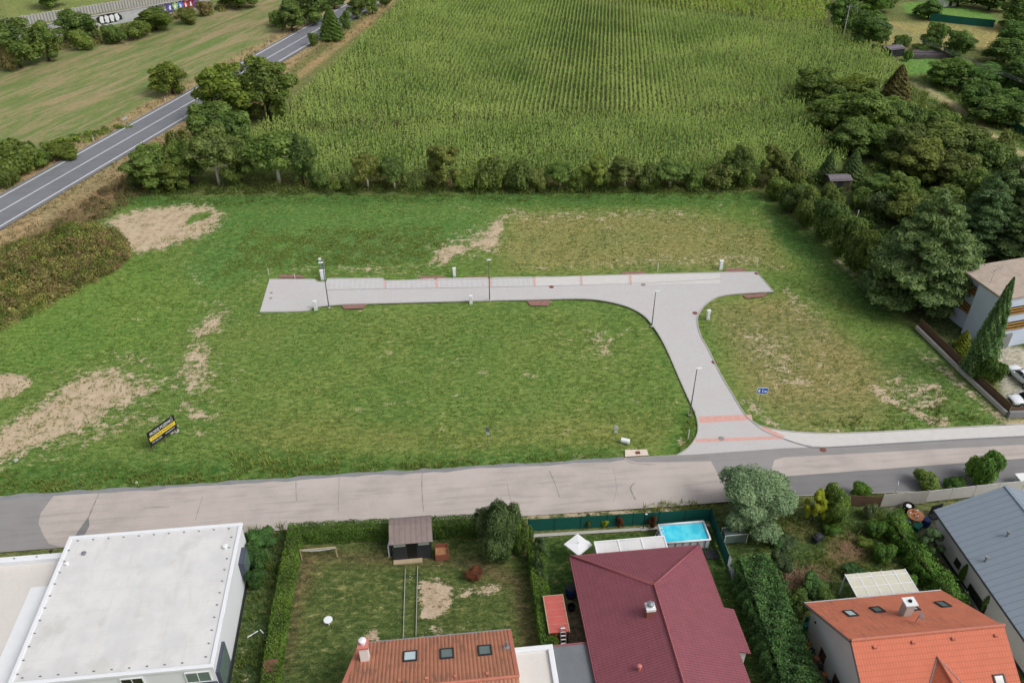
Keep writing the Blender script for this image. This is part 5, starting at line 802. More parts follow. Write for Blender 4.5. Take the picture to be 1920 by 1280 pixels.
sheet('paving_strip', [(992, 1001), (1330, 981), (1331, 986), (992, 1007)], .006, M['concrete']); sheet('paving_strip', [(1334, 985), (1346, 985), (1402, 1120), (1460, 1290), (1452, 1290), (1390, 1125)], .006, M['concd'])
sheet('decking_mat', [(1319, 1032), (1343, 1030), (1352, 1046), (1325, 1047)], .03, M['dark'])
mb = MB(); qa, qb = P(1366, 1065)[:2], P(1500, 1400)[:2]; d = qb-qa; mb.box((*((qa+qb)/2), .12), (np.linalg.norm(d), .12, .35), math.atan2(d[1], d[0])); tag(mb.build('low_garden_wall', M['concd']), 'low concrete edging wall between the lawn strip and the feathery hedge', 'wall')
ZP = 1.15; p0, p1, p2 = P(1235, 985, ZP), P(1318, 976, ZP), P(1334, 1010, ZP); px0, px1, py1, py0 = p0[0], p1[0], (p0[1]+p1[1])/2, p2[1]
pool = thing('swimming_pool', (px0, py0, 0), 'above-ground rectangular frame pool full of bright blue water', 'swimming pool'); mb = MB(); wv = .04
for i in range(9): pass
mb.box2((px0, py0, -.05), (px1, py0+wv, ZP-.05)).box2((px0, py1-wv, -.05), (px1, py1, ZP-.05)).box2((px0, py0+wv, -.05), (px0+wv, py1-wv, ZP-.05)).box2((px1-wv, py0+wv, -.05), (px1, py1-wv, ZP-.05)); mb.build('wall', plain('grey_pool_liner', (188, 190, 200), .6, .08, 3, 10), pool)
mb = MB(); t_ = .09; z_ = ZP
mb.tube([(px0-.03, py0-.03, z_), (px1+.03, py0-.03, z_)], t_, 8).tube([(px0-.03, py1+.03, z_), (px1+.03, py1+.03, z_)], t_, 8).tube([(px0-.03, py0-.03, z_), (px0-.03, py1+.03, z_)], t_, 8).tube([(px1+.03, py0-.03, z_), (px1+.03, py1+.03, z_)], t_, 8); mb.build('rim', M['whitep'], pool, smooth=True)
for i in range(6):
    x_ = px0+.4+i*(px1-px0-.8)/5
    MB().box((x_, py0-.06, ZP/2-.1), (.05, .07, ZP)).build('frame_leg', M['metal'], pool)
t = NT('pool_water'); v = t.pos(); c = t.mix(t.ramp(t.noise(v, .9, 3), .35, .65), lin(52, 196, 226), lin(96, 220, 236)); t.bump(t.noise(v, 5, 3), .25, .05); wm = t.done(c, .06, .5)
MB().box2((px0+wv, py0+wv, .1), (px1-wv, py1-wv, ZP-.16)).build('water', wm, pool)
q = (px0-.15, (py0+py1)/2); ld = thing('pool_ladder', (q[0], q[1], 0), 'white ladder over the left end of the pool', 'ladder')
for s2 in (-.22, .22): MB().tube([(q[0]-.6, q[1]+s2, 0), (q[0]-.05, q[1]+s2, ZP+.6), (q[0]+.25, q[1]+s2, ZP+.6), (q[0]+.45, q[1]+s2, ZP-.3)], .03, 6).build('rail', M['whitep'], ld)
for i in range(4): f_ = (i+1)/5; MB().tube([(q[0]-.6+.55*f_, q[1]-.22, f_*(ZP+.6)), (q[0]-.6+.55*f_, q[1]+.22, f_*(ZP+.6))], .035, 6).build('rung', M['blue'], ld)
q = P(1206, 991); lp = thing('garden_shower', (q[0], q[1], 0), 'thin black post with a small white head beside the pool', 'post'); MB().tube([(q[0], q[1], -.05), (q[0], q[1], 2.1)], .045, 8).build('post', M['black'], lp); MB().box((q[0]+.12, q[1], 2.05), (.25, .1, .08)).build('head', M['whitep'], lp); MB().box((q[0], q[1], .02), (.5, .5, .06)).build('base', M['concrete'], lp)
for i, (px, l, m_) in enumerate(((1103, 'small orange-leaved shrub in front of the green fence, leftmost', 'olive'), (1161, 'small reddish shrub in the middle of the green fence', 'brownleaf'), (1224, 'small reddish shrub by the green fence next to the black post', 'brownleaf'), (1133, 'tiny golden tuft in front of the green fence', 'lime'))): T('bush', m_, px, 966+i*0 if i < 3 else 984, 990, 16, l, 'young shrubs along the green fence', name='shrub', cat='shrub', tone=(.7, .7, .6))
# --- small red-roofed garden shed, ladder, bins
z_ = 2.2; s0, s1, s2_, s3 = P(1018, 1117, z_), P(1055, 1113, z_), P(1066, 1182, z_), P(1031, 1186, z_); sx0, sx1, sy1, sy0 = s0[0], s1[0], s0[1], s3[1]
sh = thing('garden_shed', (sx0, sy0, 0), 'narrow garden shed with a pinkish red ribbed roof beside the hedge', 'shed'); MB().box2((sx0+.08, sy0+.08, -.1), (sx1-.08, sy1-.08, z_-.12)).build('wall', plain('dark_red_shed_wall', (96, 34, 32), .8, .15), sh); rs_ = MB().box2((sx0, sy0, z_-.1), (sx1, sy1, z_)).build('roof', plain('faded_red_shed_roof', (184, 96, 88), .8, .08), sh)
for i in range(1, 5): y_ = sy1-(sy1-sy0)*i/5; MB().box2((sx0+.1, y_-.03, z_), (sx1-.1+.05, y_+.03, z_+.05)).build('batten', M['pinkp'], rs_)
MB().box2((sx0-.02, sy0-.02, z_-.14), (sx0+.05, sy1+.02, z_+.03)).box2((sx1-.05, sy0-.02, z_-.14), (sx1+.02, sy1+.02, z_+.03)).box2((sx0+.05, sy1-.04, z_-.14), (sx1-.05, sy1+.02, z_+.03)).build('roof_trim', M['woodl'], rs_)
lx = sx0+(sx1-sx0)*.68; ld = thing('ladder', (lx, sy0, 0), 'aluminium ladder leaning on the small red-roofed shed', 'ladder')
for s2 in (-.22, .22): MB().tube([(lx+s2, sy0-.9, 0), (lx+s2, sy0+.25, 2.75)], .035, 6).build('rail', M['metal'], ld)
for i in range(8): f_ = (i+.7)/8.5; MB().box((lx, sy0-.9+1.15*f_, 2.75*f_), (.42, .09, .05)).build('rung', M['whitep'], ld)
q = P(1070, 1116); rb = thing('rain_barrel', (q[0], q[1], 0), 'dark blue rain barrel against the wall of the red-roofed house', 'barrel'); MB().lathe((q[0], q[1], -.05), [(.42, 0), (.5, .4), (.5, .9), (.44, 1.2)], 20).build('body', M['blue'], rb, smooth=True); MB().lathe((q[0], q[1], 1.15), [(.47, 0), (.47, .06), (.1, .09)], 20).build('lid', M['dark'], rb)
q = P(1071, 1141); tb = thing('round_tub', (q[0], q[1], 0), 'black round tub beside the dark blue barrel', 'tub'); MB().lathe((q[0], q[1], -.04), [(.3, 0), (.36, .45), (.33, .45), (.28, .1), (.01, .08)], 20).build('tub', M['black'], tb)
# --- dark garden shed, sandpit, goal, disc of the middle garden
q0, q1 = P(738, 1048), P(810, 1046); sw = q1[0]-q0[0]; dx0, dx1 = q0[0], q1[0]; dy0 = (q0[1]+q1[1])/2; dy1 = dy0+2.6; zt = zsolve((dx0+dx1)/2, dy0-.3, 1017)
sh = thing('wooden_shed', (dx0, dy0, 0), 'dark garden shed with a grey-brown curved roof against the street hedge', 'shed'); MB().box2((dx0, dy0, -.1), (dx1, dy1, zt-.05)).build('wall', M['dark'], sh)
prof = [(dy0-.35, zt-.04), (dy0+.4, zt+.42), (dy0+1.3, zt+.72), (dy0+2.2, zt+.6), (dy1+.2, zt+.1)]; mb = MB()
for i in range(4): mb.plate([(dx0-.2, prof[i][0], prof[i][1]), (dx1+.2, prof[i][0], prof[i][1]), (dx1+.2, prof[i+1][0], prof[i+1][1]), (dx0-.2, prof[i+1][0], prof[i+1][1])], .07, (1, 0, 0))
mb.build('roof', ribs('grey_brown_felt_roof', (132, 118, 114), .5, 'u', .2, .25, .12, stain=.3), sh); MB().box2((dx0+sw*.38, dy0-.03, 0), (dx0+sw*.63, dy0-.005, zt-.1)).build('door', M['black'], sh)
for f0, f1 in ((.03, .36), (.66, .97)): fr = MB().box2((dx0+sw*f0, dy0-.06, zt-.75), (dx0+sw*f1, dy0-.01, zt-.2)).build('window', M['dark'], sh); MB().box2((dx0+sw*f0+.05, dy0-.075, zt-.7), (dx0+sw*f1-.05, dy0-.061, zt-.25)).build('pane', plain('frosted_pane', (158, 166, 158), .4, .06), fr)
MB().box2((dx0, dy0-.5, -.1), (dx1-.9, dy0-.03, .07)).build('doorstep', M['woodl'], sh)
q = P(732, 1040); tag(MB().box((q[0], q[1]+.2, .75), (.12, .9, 1.5), R(-12)).build('leaning_board', M['plastic']), 'pale blue-white board leaning at the left side of the dark shed', 'board')
q = P(829, 1043); sb = thing('sand_box', (q[0], q[1], 0), 'open red-brown wooden box right of the dark shed', 'box'); w_ = .62
MB().box2((q[0]-w_, q[1]-.4, -.05), (q[0]+w_, q[1]-.34, .7)).box2((q[0]-w_, q[1]+.7, -.05), (q[0]+w_, q[1]+.76, .95)).box2((q[0]-w_, q[1]-.34, -.05), (q[0]-w_+.06, q[1]+.7, .8)).box2((q[0]+w_-.06, q[1]-.34, -.05), (q[0]+w_, q[1]+.7, .8)).build('box', M['red'], sb); MB().box2((q[0]-w_+.06, q[1]-.34, 0), (q[0]+w_-.06, q[1]+.7, .5)).build('filling', plain('wood_chips', (168, 124, 90), .9, .3, 4, 20, .6), sb)
q0, q1 = P(566, 1048), P(632, 1042); hh = zsolve(q0[0], q0[1], 1031); gl_ = thing('football_goal', (q0[0], q0[1], 0), 'small home-made football goal with a sagging net beside the trimmed hedge', 'football goal'); A, B = (q0[0], q0[1]), (q1[0], q1[1])
MB().tube([(*A, hh), (*B, hh)], .06, 8).build('crossbar', M['woodl'], gl_)
for e_ in (A, B): MB().tube([(*e_, -.1), (*e_, hh)], .06, 8).build('post', M['woodl'], gl_); MB().tube([(*e_, hh), (e_[0], e_[1]+.9, .05)], .03, 6).build('back_stay', M['metal'], gl_)
mb = MB()
for i in range(19): f_ = i/18; x_ = A[0]+(B[0]-A[0])*f_; y_ = A[1]+(B[1]-A[1])*f_; sg_ = .35*math.sin(math.pi*f_); mb.tube([(x_, y_, hh-.03), (x_, y_+.5, hh*.45-sg_*.4), (x_, y_+.95, .05)], .012, 4, False)
for j in range(1, 9): f_ = j/9; mb.tube([(A[0]+(B[0]-A[0])*u, A[1]+(B[1]-A[1])*u+.95*f_, hh*(1-f_)-.25*math.sin(math.pi*u)*math.sin(math.pi*f_)+.03) for u in (0, .25, .5, .75, 1)], .012, 4, False)
mb.build('net', M['plastic'], gl_)
q = P(617, 1170); dk = thing('round_garden_table', (q[0], q[1], 0), 'white round table standing alone on the garden lawn', 'table'); MB().lathe((q[0], q[1], .62), [(.36, 0), (.38, .02), (.38, .05), (.02, .06)], 28).build('tabletop', M['whitep'], dk); MB().tube([(q[0], q[1], -.05), (q[0], q[1], .62)], .05, 8).build('leg', M['whitep'], dk)
for x_, y0_, y1_ in ((758, 1066, 1196), (782, 1062, 1192)): ribbon('garden_edging', [P(x_+(2 if y0_ > 1064 else 1), y0_)[:2], P(x_-2, y1_)[:2]], .05, .07, M['kerb'], .12)
q = P(474, 1190); tag(MB().box((q[0], q[1], .12), (1.0, .09, .05), R(35)).box((q[0]+.75, q[1]+.2, .12), (.55, .09, .05), R(-50)).build('loose_planks', M['plastic']), 'two pale planks lying in the weeds beside the white building', 'planks')
q = P(512, 1272); tag(MB().box((q[0], q[1], .7), (.9, 1.2, 1.4)).plate([(q[0]-.55, q[1]-.7, 1.4), (q[0]+.55, q[1]-.7, 1.4), (q[0]+.55, q[1]+.7, 1.65), (q[0]-.55, q[1]+.7, 1.65)], .05).build('small_hutch', plain('brownish_red_hutch', (116, 70, 66), .85, .1)), 'small brown-red hutch at the end of the long trimmed hedge', 'hutch')
# --- orange tiled house, bottom right
ZD = 3.35; o0, o1 = P(1508, 1128, ZD), P(1765, 1107, ZD); dX0, dX1 = o0[0], o1[0]+.05; dY1 = (o0[1]+o1[1])/2; zD = 7.6; rr_ = P(1597, 1200, zD); rr2 = P(1893, 1171, zD); yD = (rr_[1]+rr2[1])/2; yD0 = 2*yD-dY1; sD = (zD-ZD)/(dY1-yD)
bD = thing('orange_roofed_house', (dX0, yD0, 0), 'white house with a steep bright orange tiled roof at the lower right', 'house'); i_ = .65; mb = MB(); mb.box2((dX0+i_, yD0+.5, -.1), (dX1-i_, dY1-.5, ZD-.02))
mb.add([(x_, y_, z_) for x_ in (dX0+i_, dX1-i_) for y_, z_ in ((yD0+.5, ZD-.02), (dY1-.5, ZD-.02), (yD, zD-.38))], [(0, 1, 2), (3, 5, 4), (0, 2, 5, 3), (1, 4, 5, 2)]); mb.build('wall', M['wallw'], bD)
rfD = MB().plate([(dX0, dY1, ZD), (dX1, dY1, ZD), (dX1, yD, zD), (dX0, yD, zD)], .14, (1, 0, 0)).build('north_roof', M['orangeold'], bD); rfS = MB().plate([(dX0, yD0, ZD), (dX1, yD0, ZD), (dX1, yD-.005, zD), (dX0, yD-.005, zD)], .14, (1, 0, 0)).build('south_roof', M['orangeroof'], bD)
mb = MB()
for i in range(28): x_ = dX0+(dX1-dX0)*i/28; mb.tube([(x_, yD, zD+.03), (x_+(dX1-dX0)/28+.04, yD, zD+.06)], .14, 8)
mb.build('ridge_tiles', M['trimo'], rfS); MB().tube([(dX0, dY1+.06, ZD-.1), (dX1, dY1+.06, ZD-.1)], .08, 8).build('gutter', M['metal'], bD)
MB().plate([(dX0-.03, dY1, ZD-.05), (dX0+.04, dY1, ZD-.05), (dX0+.04, yD, zD-.05), (dX0-.03, yD, zD-.05)], .2).plate([(dX0-.03, yD0, ZD-.05), (dX0+.04, yD0, ZD-.05), (dX0+.04, yD, zD-.05), (dX0-.03, yD, zD-.05)], .2).build('bargeboard', M['concd'], bD)
def onD(px, py):
    z = 5.0
    for _ in range(40): q = P(px, py, z); z = ZD+(dY1-q[1])*sD
    return P(px, py, z)
def onDs(px, py):
    z = 6.0
    for _ in range(60): q = P(px, py, z); z = .5*z+.5*(zD-(yD-q[1])*sD)
    return P(px, py, z)
skylight('skylight', rfD, onD(1595, 1150), (1, 0, 0), (0, -1, sD), .85, 1.2, 'glassl', label='open skylight with pale glass, leftmost'); skylight('skylight', rfD, onD(1645, 1143), (1, 0, 0), (0, -1, sD), .85, 1.1, 'glass'); skylight('skylight', rfD, onD(1768, 1133), (1, 0, 0), (0, -1, sD), .85, 1.2, 'glass'); skylight('skylight', rfD, onD(1713, 1140), (1, 0, 0), (0, -1, sD), .7, 1.0, 'glassl')
q = onD(1696, 1151); ch = MB().box2((q[0]-.34, q[1]-.34, q[2]-.6), (q[0]+.34, q[1]+.34, q[2]+1.5)).build('chimney', M['concrete'], rfD); MB().box2((q[0]-.5, q[1]-.42, q[2]+1.5), (q[0]+.5, q[1]+.42, q[2]+1.62)).build('cap', M['plastic'], ch); MB().lathe((q[0], q[1], q[2]+1.62), [(.14, 0), (.14, .12), (.12, .12), (.1, .02)], 14).build('flue', M['black'], ch)
q = onD(1718, 1166); dsh = MB(); dsh.tube([(q[0]-.1, q[1], q[2]-.05), (q[0], q[1], q[2]+.8)], .03, 6); so_ = dsh.build('dish_mast', M['metal'], rfD); mb = MB(); n_ = 18; vs = []
for rr3, dd in ((0, .1), (.18, .075), (.34, .0)):
    for k in range(n_): a_ = 2*math.pi*k/n_; vs.append((q[0]+.12-dd*.9, q[1]-.12+dd*0+rr3*math.cos(a_), q[2]+.9+rr3*math.sin(a_)))
mb.add(vs, [(i*n_+k, i*n_+(k+1) % n_, (i+1)*n_+(k+1) % n_, (i+1)*n_+k) for i in range(2) for k in range(n_)]); mb.build('satellite_dish', M['whitep'], so_, smooth=True)
for px, py in ((1640, 1214), (1712, 1205), (1787, 1198), (1867, 1192)): q = onDs(px, py); MB().box((q[0], q[1], q[2]+.08), (.26, .2, .2)).build('ventilation_tile', M['trimo'], rfS)
q = onDs(1758, 1231); zt = q[2]; xt = q[0]; yt_ = q[1]; hw2 = 2.3; zb = zt-1.9; yb_ = yD-(zD-zb)/sD; mb = MB(); yf = yb_-1.2
mb.plate([(xt, yt_, zt), (xt, yf, zt), (xt-hw2, yf, zb), (xt-hw2, yb_, zb)], .1, (0, 1, 0)).plate([(xt, yt_, zt), (xt, yf, zt), (xt+hw2, yf, zb), (xt+hw2, yb_, zb)], .1, (0, 1, 0)); dm = mb.build('dormer', M['orangeroof'], bD)
MB().tube([(xt, yt_, zt+.03), (xt-hw2, yb_, zb+.05)], .05, 6).tube([(xt, yt_, zt+.03), (xt+hw2, yb_, zb+.05)], .05, 6).build('valley', M['concd'], dm); MB().tube([(xt, yt_, zt+.03), (xt, yf, zt+.03)], .1, 8).build('ridge_tiles', M['trimo'], dm)
q = onDs(1875, 1279); skylight('skylight', rfS, q, (1, 0, 0), (0, 1, sD), .9, 1.2, 'glassd')
for px, py in ((1543, 1229), (1568, 1278)):
    best = None
    for z in np.arange(.5, 5, .1):
        q = P(px, py, z)
        if best is None or abs(q[0]-(dX0+i_)) < abs(best[0]-(dX0+i_)): best = q
    window('window', bD, (dX0+i_, best[1], best[2]), .9, 1.2, 'w', 'glassd', 'wood', 1, .06)
for px, py in ((1525, 1187),):
    MB().box((dX0+i_-.06, dY1-1.3, 2.4), (.12, .16, .1)).build('wall_lamp', M['dark'], bD)
# pergola
z_ = 2.6; a_, b_, c_ = P(1584, 1075, z_), P(1697, 1067, z_), P(1734, 1112, z_); gx0, gx1, gy1_, gy0_ = a_[0], b_[0], (a_[1]+b_[1])/2, dY1+.1
pg = thing('pergola', (gx0, gy0_, 0), 'pergola with pale translucent roof panels behind the orange-roofed house', 'pergola'); t = NT('yellowed_roof_sheets'); pm_ = plain('yellowed_roof_sheets', (202, 200, 184), .5, .06, 1.5, 8, .03)
for i in range(5):
    u0, u1 = gx0+(gx1-gx0)*i/5, gx0+(gx1-gx0)*(i+1)/5; MB().box2((u0+.04, gy0_, z_-.05), (u1-.04, gy1_, z_-.01)).build('roof_panel', pm_, pg)
for i in range(6): u0 = gx0+(gx1-gx0)*i/5; MB().box2((u0-.04, gy0_, z_-.08), (u0+.04, gy1_+.03, z_+.02)).build('rafter', M['whitep'], pg)
for i in range(3): y_ = gy0_+(gy1_-gy0_)*(i+.5)/3; MB().box2((gx0-.05, y_-.03, z_+.02), (gx1+.05, y_+.03, z_+.05)).build('batten', M['whitep'], pg)
for x_ in (gx0+.05, gx1-.05): MB().box2((x_-.05, gy1_-.1, -.1), (x_+.05, gy1_, z_-.08)).build('post', M['whitep'], pg)
# --- grey standing seam house
ZF = 3.4; f0, f1 = P(1745, 956, ZF), P(1920, 1186, ZF); fx = (f0[0]+f1[0])/2; fy1 = f0[1]; zr_ = 5.9; xr_ = P(1891, 918, zr_)[0]
fy1r = fy1; bE = thing('grey_roofed_house', (fx, fy1-25, 0), 'modern pale house with a blue-grey standing seam metal roof at the right edge', 'house'); mb = MB(); mb.box2((fx+.5, fy1-25, .25), (2*xr_-fx-.5, fy1-.35, ZF)); mb.add([(fx+.5, fy1-.35, ZF), (2*xr_-fx-.5, fy1-.35, ZF), (xr_, fy1-.35, zr_-.15), (fx+.5, fy1-25, ZF), (2*xr_-fx-.5, fy1-25, ZF), (xr_, fy1-25, zr_-.15)], [(0, 1, 2), (3, 5, 4), (0, 2, 5, 3), (1, 4, 5, 2)]); mb.build('wall', M['wallg'], bE)
MB().box2((fx+.46, fy1-25, -.1), (2*xr_-fx-.46, fy1-.31, .25)).build('base_strip', M['dark'], bE)
rf = MB().plate([(fx, fy1, ZF), (xr_, fy1, zr_), (xr_, fy1-25, zr_), (fx, fy1-25, ZF)], .1, (0, 1, 0)).plate([(2*xr_-fx, fy1, ZF), (2*xr_-fx, fy1-25, ZF), (xr_, fy1-25, zr_), (xr_, fy1, zr_)], .1, (0, 1, 0)).build('roof', M['greyroof'], bE)
MB().box2((xr_-.14, fy1-25, zr_-.02), (xr_+.14, fy1+.02, zr_+.05)).build('ridge_cap', plain('grey_ridge_metal', (128, 142, 156), .5, .04), rf); MB().tube([(fx-.07, fy1, ZF-.06), (fx-.07, fy1-25, ZF-.06)], .08, 8).build('gutter', M['dark'], bE)
for px, py in ((1888, 1005), (1847, 1052)):
    z = 4.5
    for _ in range(40): q = P(px, py, z); z = ZF+(q[0]-fx)*(zr_-ZF)/(xr_-fx)
    MB().tube([(q[0], q[1], z-.1), (q[0], q[1], z+.45)], .09, 10).tube([(q[0], q[1], z+.45), (q[0], q[1], z+.62)], .15, 10).build('roof_vent', M['concd'], rf)
def onwall(px, py, xw):
    lo, hi = -1.0, 6.0
    for _ in range(50):
        m_ = (lo+hi)/2
        if P(px, py, m_)[0] > xw: lo = m_
        else: hi = m_
    return P(px, py, (lo+hi)/2)
q = onwall(1796, 1056, fx+.5); window('window', bE, (fx+.5, q[1], q[2]), .8, .8, 'w', 'glassd', 'dark', 0, .08); q = onwall(1832, 1122, fx+.5); window('window', bE, (fx+.5, q[1], q[2]), 2.6, 1.0, 'w', 'glassd', 'dark', 0, .08, 'long dark ribbon window'); 
sheet('terrace_paving', [(1750, 1010), (1760, 1005), (1870, 1180), (1860, 1190)], .008, M['concd'])
# junk corner, concrete and wooden fences
fence('concrete_fence', [(1650, 950), (1692, 946), (1732, 943)], 1.75, 'pale concrete panel fence at the street corner of the overgrown garden', ('concrete', 'kerb'), 2.2, 'fence', th=.06); fence('concrete_fence', [(1734, 941), (1866, 926), (2100, 905)], 1.6, 'brownish concrete panel fence running behind the grey-roofed house', ('walk', 'kerb'), 2.6, 'fence', th=.06)
M['fencew'] = M['wood']; fence('wooden_fence', [(1586, 946), (1648, 950)], 1.4, 'dark brown wooden fence left of the pale concrete panels', ('wood', 'wood'), 1.6, 'fence', th=.05)
q = P(1713, 975); jt = thing('garden_table', (q[0], q[1], 0), 'round table cluttered with pink-brown and glassy things in the junk corner', 'table'); MB().lathe((q[0], q[1], .72), [(.8, 0), (.8, .05)], 24).build('tabletop', M['tan'], jt)
for k in range(4): a_ = k*1.57+.4; MB().tube([(q[0]+.55*math.cos(a_), q[1]+.55*math.sin(a_), -.05), (q[0]+.5*math.cos(a_), q[1]+.5*math.sin(a_), .72)], .03, 6).build('leg', M['wood'], jt)
for k in range(7): a_ = k*.9; rr3 = .2+.4*random.random(); tag(MB().lathe((q[0]+rr3*math.cos(a_), q[1]+rr3*math.sin(a_), .77), [(.07, 0), (.1, .15+.1*(k % 3)), (.05, .2+.1*(k % 3))], 10).build('jar', M['plastic'] if k % 2 else M['tan']), 'small pot or jar standing on the cluttered round table', 'jar', 'pots and jars on the cluttered table')
for k, (px, py, l, m_) in enumerate(((1694, 985, 'dark blue crate at the left of the cluttered table', 'blue'), (1735, 984, 'dark blue barrel right of the cluttered table', 'blue'), (1718, 992, 'dark teal bag in front of the cluttered table', 'green'))):
    q = P(px, py)
    if k == 1: MB2 = MB().lathe((q[0], q[1], -.05), [(.35, 0), (.42, .4), (.36, .85), (.1, .88)], 18)
    else: MB2 = MB().box((q[0], q[1], .28), (.9, .6, .56), .3*k).box((q[0], q[1], .58), (.96, .66, .05), .3*k)
    tag(MB2.build(['crate', 'barrel', 'bag'][k], M[m_], bevel=.04), l, ['crate', 'barrel', 'bag'][k])
q = P(1701, 956); tv = thing('black_tub', (q[0], q[1], 0), 'black round tub with a white lid patch by the concrete fence', 'tub'); MB().lathe((q[0], q[1], -.05), [(.45, 0), (.55, .7), (.5, .75), (.48, .6), (.01, .58)], 20).build('tub', M['black'], tv); MB().lathe((q[0], q[1], .56), [(.26, 0), (.26, .06), (.02, .08)], 16).build('filling', M['whitep'], tv)
q = P(1752, 962); tag(MB().box((q[0], q[1], .6), (1.3, .08, 1.2), R(10)).box((q[0], q[1]-.3, .03), (1.4, .7, .06), R(10)).build('screen_panel', M['dark']), 'dark panel leaning near the corner of the grey roof', 'panel')
q = P(1674, 936); sg_ = thing('street_banner', (q[0], q[1], 0), 'narrow white banner sign on a post by the street, seen edge-on', 'sign'); MB().tube([(q[0], q[1], -.1), (q[0], q[1], 2.4)], .03, 6).build('post', M['metal'], sg_); MB().box((q[0]-.05, q[1], 1.7), (.5, .04, 1.3), R(62)).build('board', M['plastic'], sg_)
q = P(1910, 912); tag(MB().box((q[0]+1.2, q[1], 1.1), (3.2, 1.6, .12)).box((q[0]+1.2, q[1], .5), (2.8, 1.3, 1.0)).build('white_trailer', M['whitep'], bevel=.05), 'white covered trailer behind the grey-roofed house at the right edge', 'trailer')
q = P(1375, 1010); gh = thing('small_greenhouse', (q[0], q[1], 0), 'small white-framed greenhouse under the big feathery tree', 'greenhouse')
for sx in (-1, 1):
    for sy in (-1, 1): MB().box((q[0]+sx*1.1, q[1]+sy*.5, .5), (.06, .06, 1.2)).build('post', M['whitep'], gh)
MB().box((q[0], q[1]-.5, 1.13), (2.3, .06, .06)).build('rail', M['whitep'], gh); MB().box((q[0], q[1]+.5, 1.13), (2.3, .06, .06)).build('rail', M['whitep'], gh); MB().box((q[0], q[1], .52), (2.1, .95, 1.0)).build('pane', M['glass'], gh)
q = P(1532, 1012); tag(MB().box((q[0], q[1], .3), (1.0, .7, .6), .4).lathe((q[0], q[1], .6), [(.4, 0), (.3, .14), (.02, .2)], 12).build('compost_bin', M['dark'], bevel=.05), 'dark squat compost bin in the overgrown garden', 'bin')
mb = MB()
for k in range(170):
    px, py = (1500+random.gauss(0, 24), 1082+random.gauss(0, 10)) if k < 95 else (1590+random.gauss(0, 14), 1035+random.gauss(0, 12)); q = P(px, py); a_ = random.uniform(0, 3.14); l_ = random.uniform(.3, .9); z0 = random.uniform(.02, .4)
    mb.tube([(q[0], q[1], z0), (q[0]+l_*math.cos(a_), q[1]+l_*math.sin(a_), z0+random.uniform(-.05, .35))], .022, 4, False)
tag(mb.build('brush_pile', plain('dry_twigs', (146, 118, 96), .9, .2)), 'piles of dry twigs and prunings in the overgrown garden', 'brush', None, 'stuff')
q = P(1508, 1214); og = thing('orange_barrow', (q[0], q[1], 0), 'round orange tub lying beside the white gable wall', 'tub'); MB().lathe((q[0], q[1], .0), [(.25, 0), (.42, .3), (.44, .5), (.3, .62), (.02, .66)], 20).build('tub', M['orange'], og, smooth=True)
q = P(1508, 1181); tag(MB().box((q[0], q[1], .4), (.6, .5, .8), .3).box((q[0]+.3, q[1]+.5, .6), (.3, .3, 1.2), .8).build('garden_clutter', M['green'], bevel=.04), 'teal box among clutter at the corner of the white gable wall', 'box')
for k in range(6): q = P(1522+k*8, 1222+k*15); tag(MB().lathe((q[0], q[1], -.02), [(.16, 0), (.22, .35), (.18, .36), (.01, .3)], 12).build('flower_pot', M['tan'] if k % 2 else M['dark']), 'flower pot in the row along the white gable wall', 'flower pot', 'flower pots along the white gable wall')
# --- blue-grey house, wall and cars at the right edge
zt = 7.7; h0, h1, h2 = P(1838, 528, zt), P(1883, 560, zt), P(1850, 503, zt); d = (h1-h0)[:2]; d = d/np.linalg.norm(d); n_ = np.array([-d[1], d[0]]); n_ = n_ if n_[0] > 0 else -n_; cor = h1[:2]; L = np.linalg.norm((h1-h0)[:2]); ang = math.atan2(n_[1], n_[0])
def hp(u, v_): return cor+n_*u-d*v_     # u: to the right along the south wall, v: away along the west wall
bF = thing('blue_grey_house', (*cor, 0), 'two-storey blue-white house with orange window shutters at the right edge', 'house')
MB().slab([hp(0, 0), hp(14, 0), hp(14, L), hp(0, L)], -.1, zt-.3).slab([hp(.9, L+.01), hp(14, L+.01), hp(14, L+3.5), hp(.9, L+3.5)], -.1, zt-.9).build('wall', M['wallb'], bF)
t = NT('gravel_roof'); MB().slab([hp(-.12, -.12), hp(14, -.12), hp(14, L+3.6), hp(-.12, L+3.6)], zt-.28, zt).build('roof', plain('tan_gravel_roof', (170, 156, 144), .95, .14, 1.5, 9, .4, stain=.3), bF)
def wrow(u0, u1, z0, z1, nm, west=False, v0=0):
    dd = ang; 
    if west: c_ = hp(.9-.04, (u0+u1)/2); dd = math.atan2(d[1], d[0])
    else: c_ = hp((u0+u1)/2, -.04)
    fr = MB().box((*c_, (z0+z1)/2), (u1-u0, .1, z1-z0), dd).build('window', M['glassd'] if not west else M['wood'], bF)
    for k in range(3):
        z_ = z0+(z1-z0)*(k+.5)/3; c2 = hp(.9-.14, (u0+u1)/2) if west else hp((u0+u1)/2, -.14); MB().box((*c2, z_), (u1-u0, .1, .09), dd).build('shutter_slat', plain('orange_slat', (190, 142, 74), .7, .08) if k == 0 else bpy.data.materials['orange_slat'], fr)
wrow(1.2, 6, 5.0, 6.2, ''); wrow(1.4, 5, 2.6, 3.9, ''); wrow(L+.5, L+2.6, 4.9, 6.2, '', True); wrow(L+.5, L+3, 2.2, 3.5, '', True)
gr = MB().slab([hp(1.0, -.25), hp(3.4, -.25), hp(3.4, -.01), hp(1.0, -.01)], 0, 2.1).build('garage_door', M['concd'], bF)
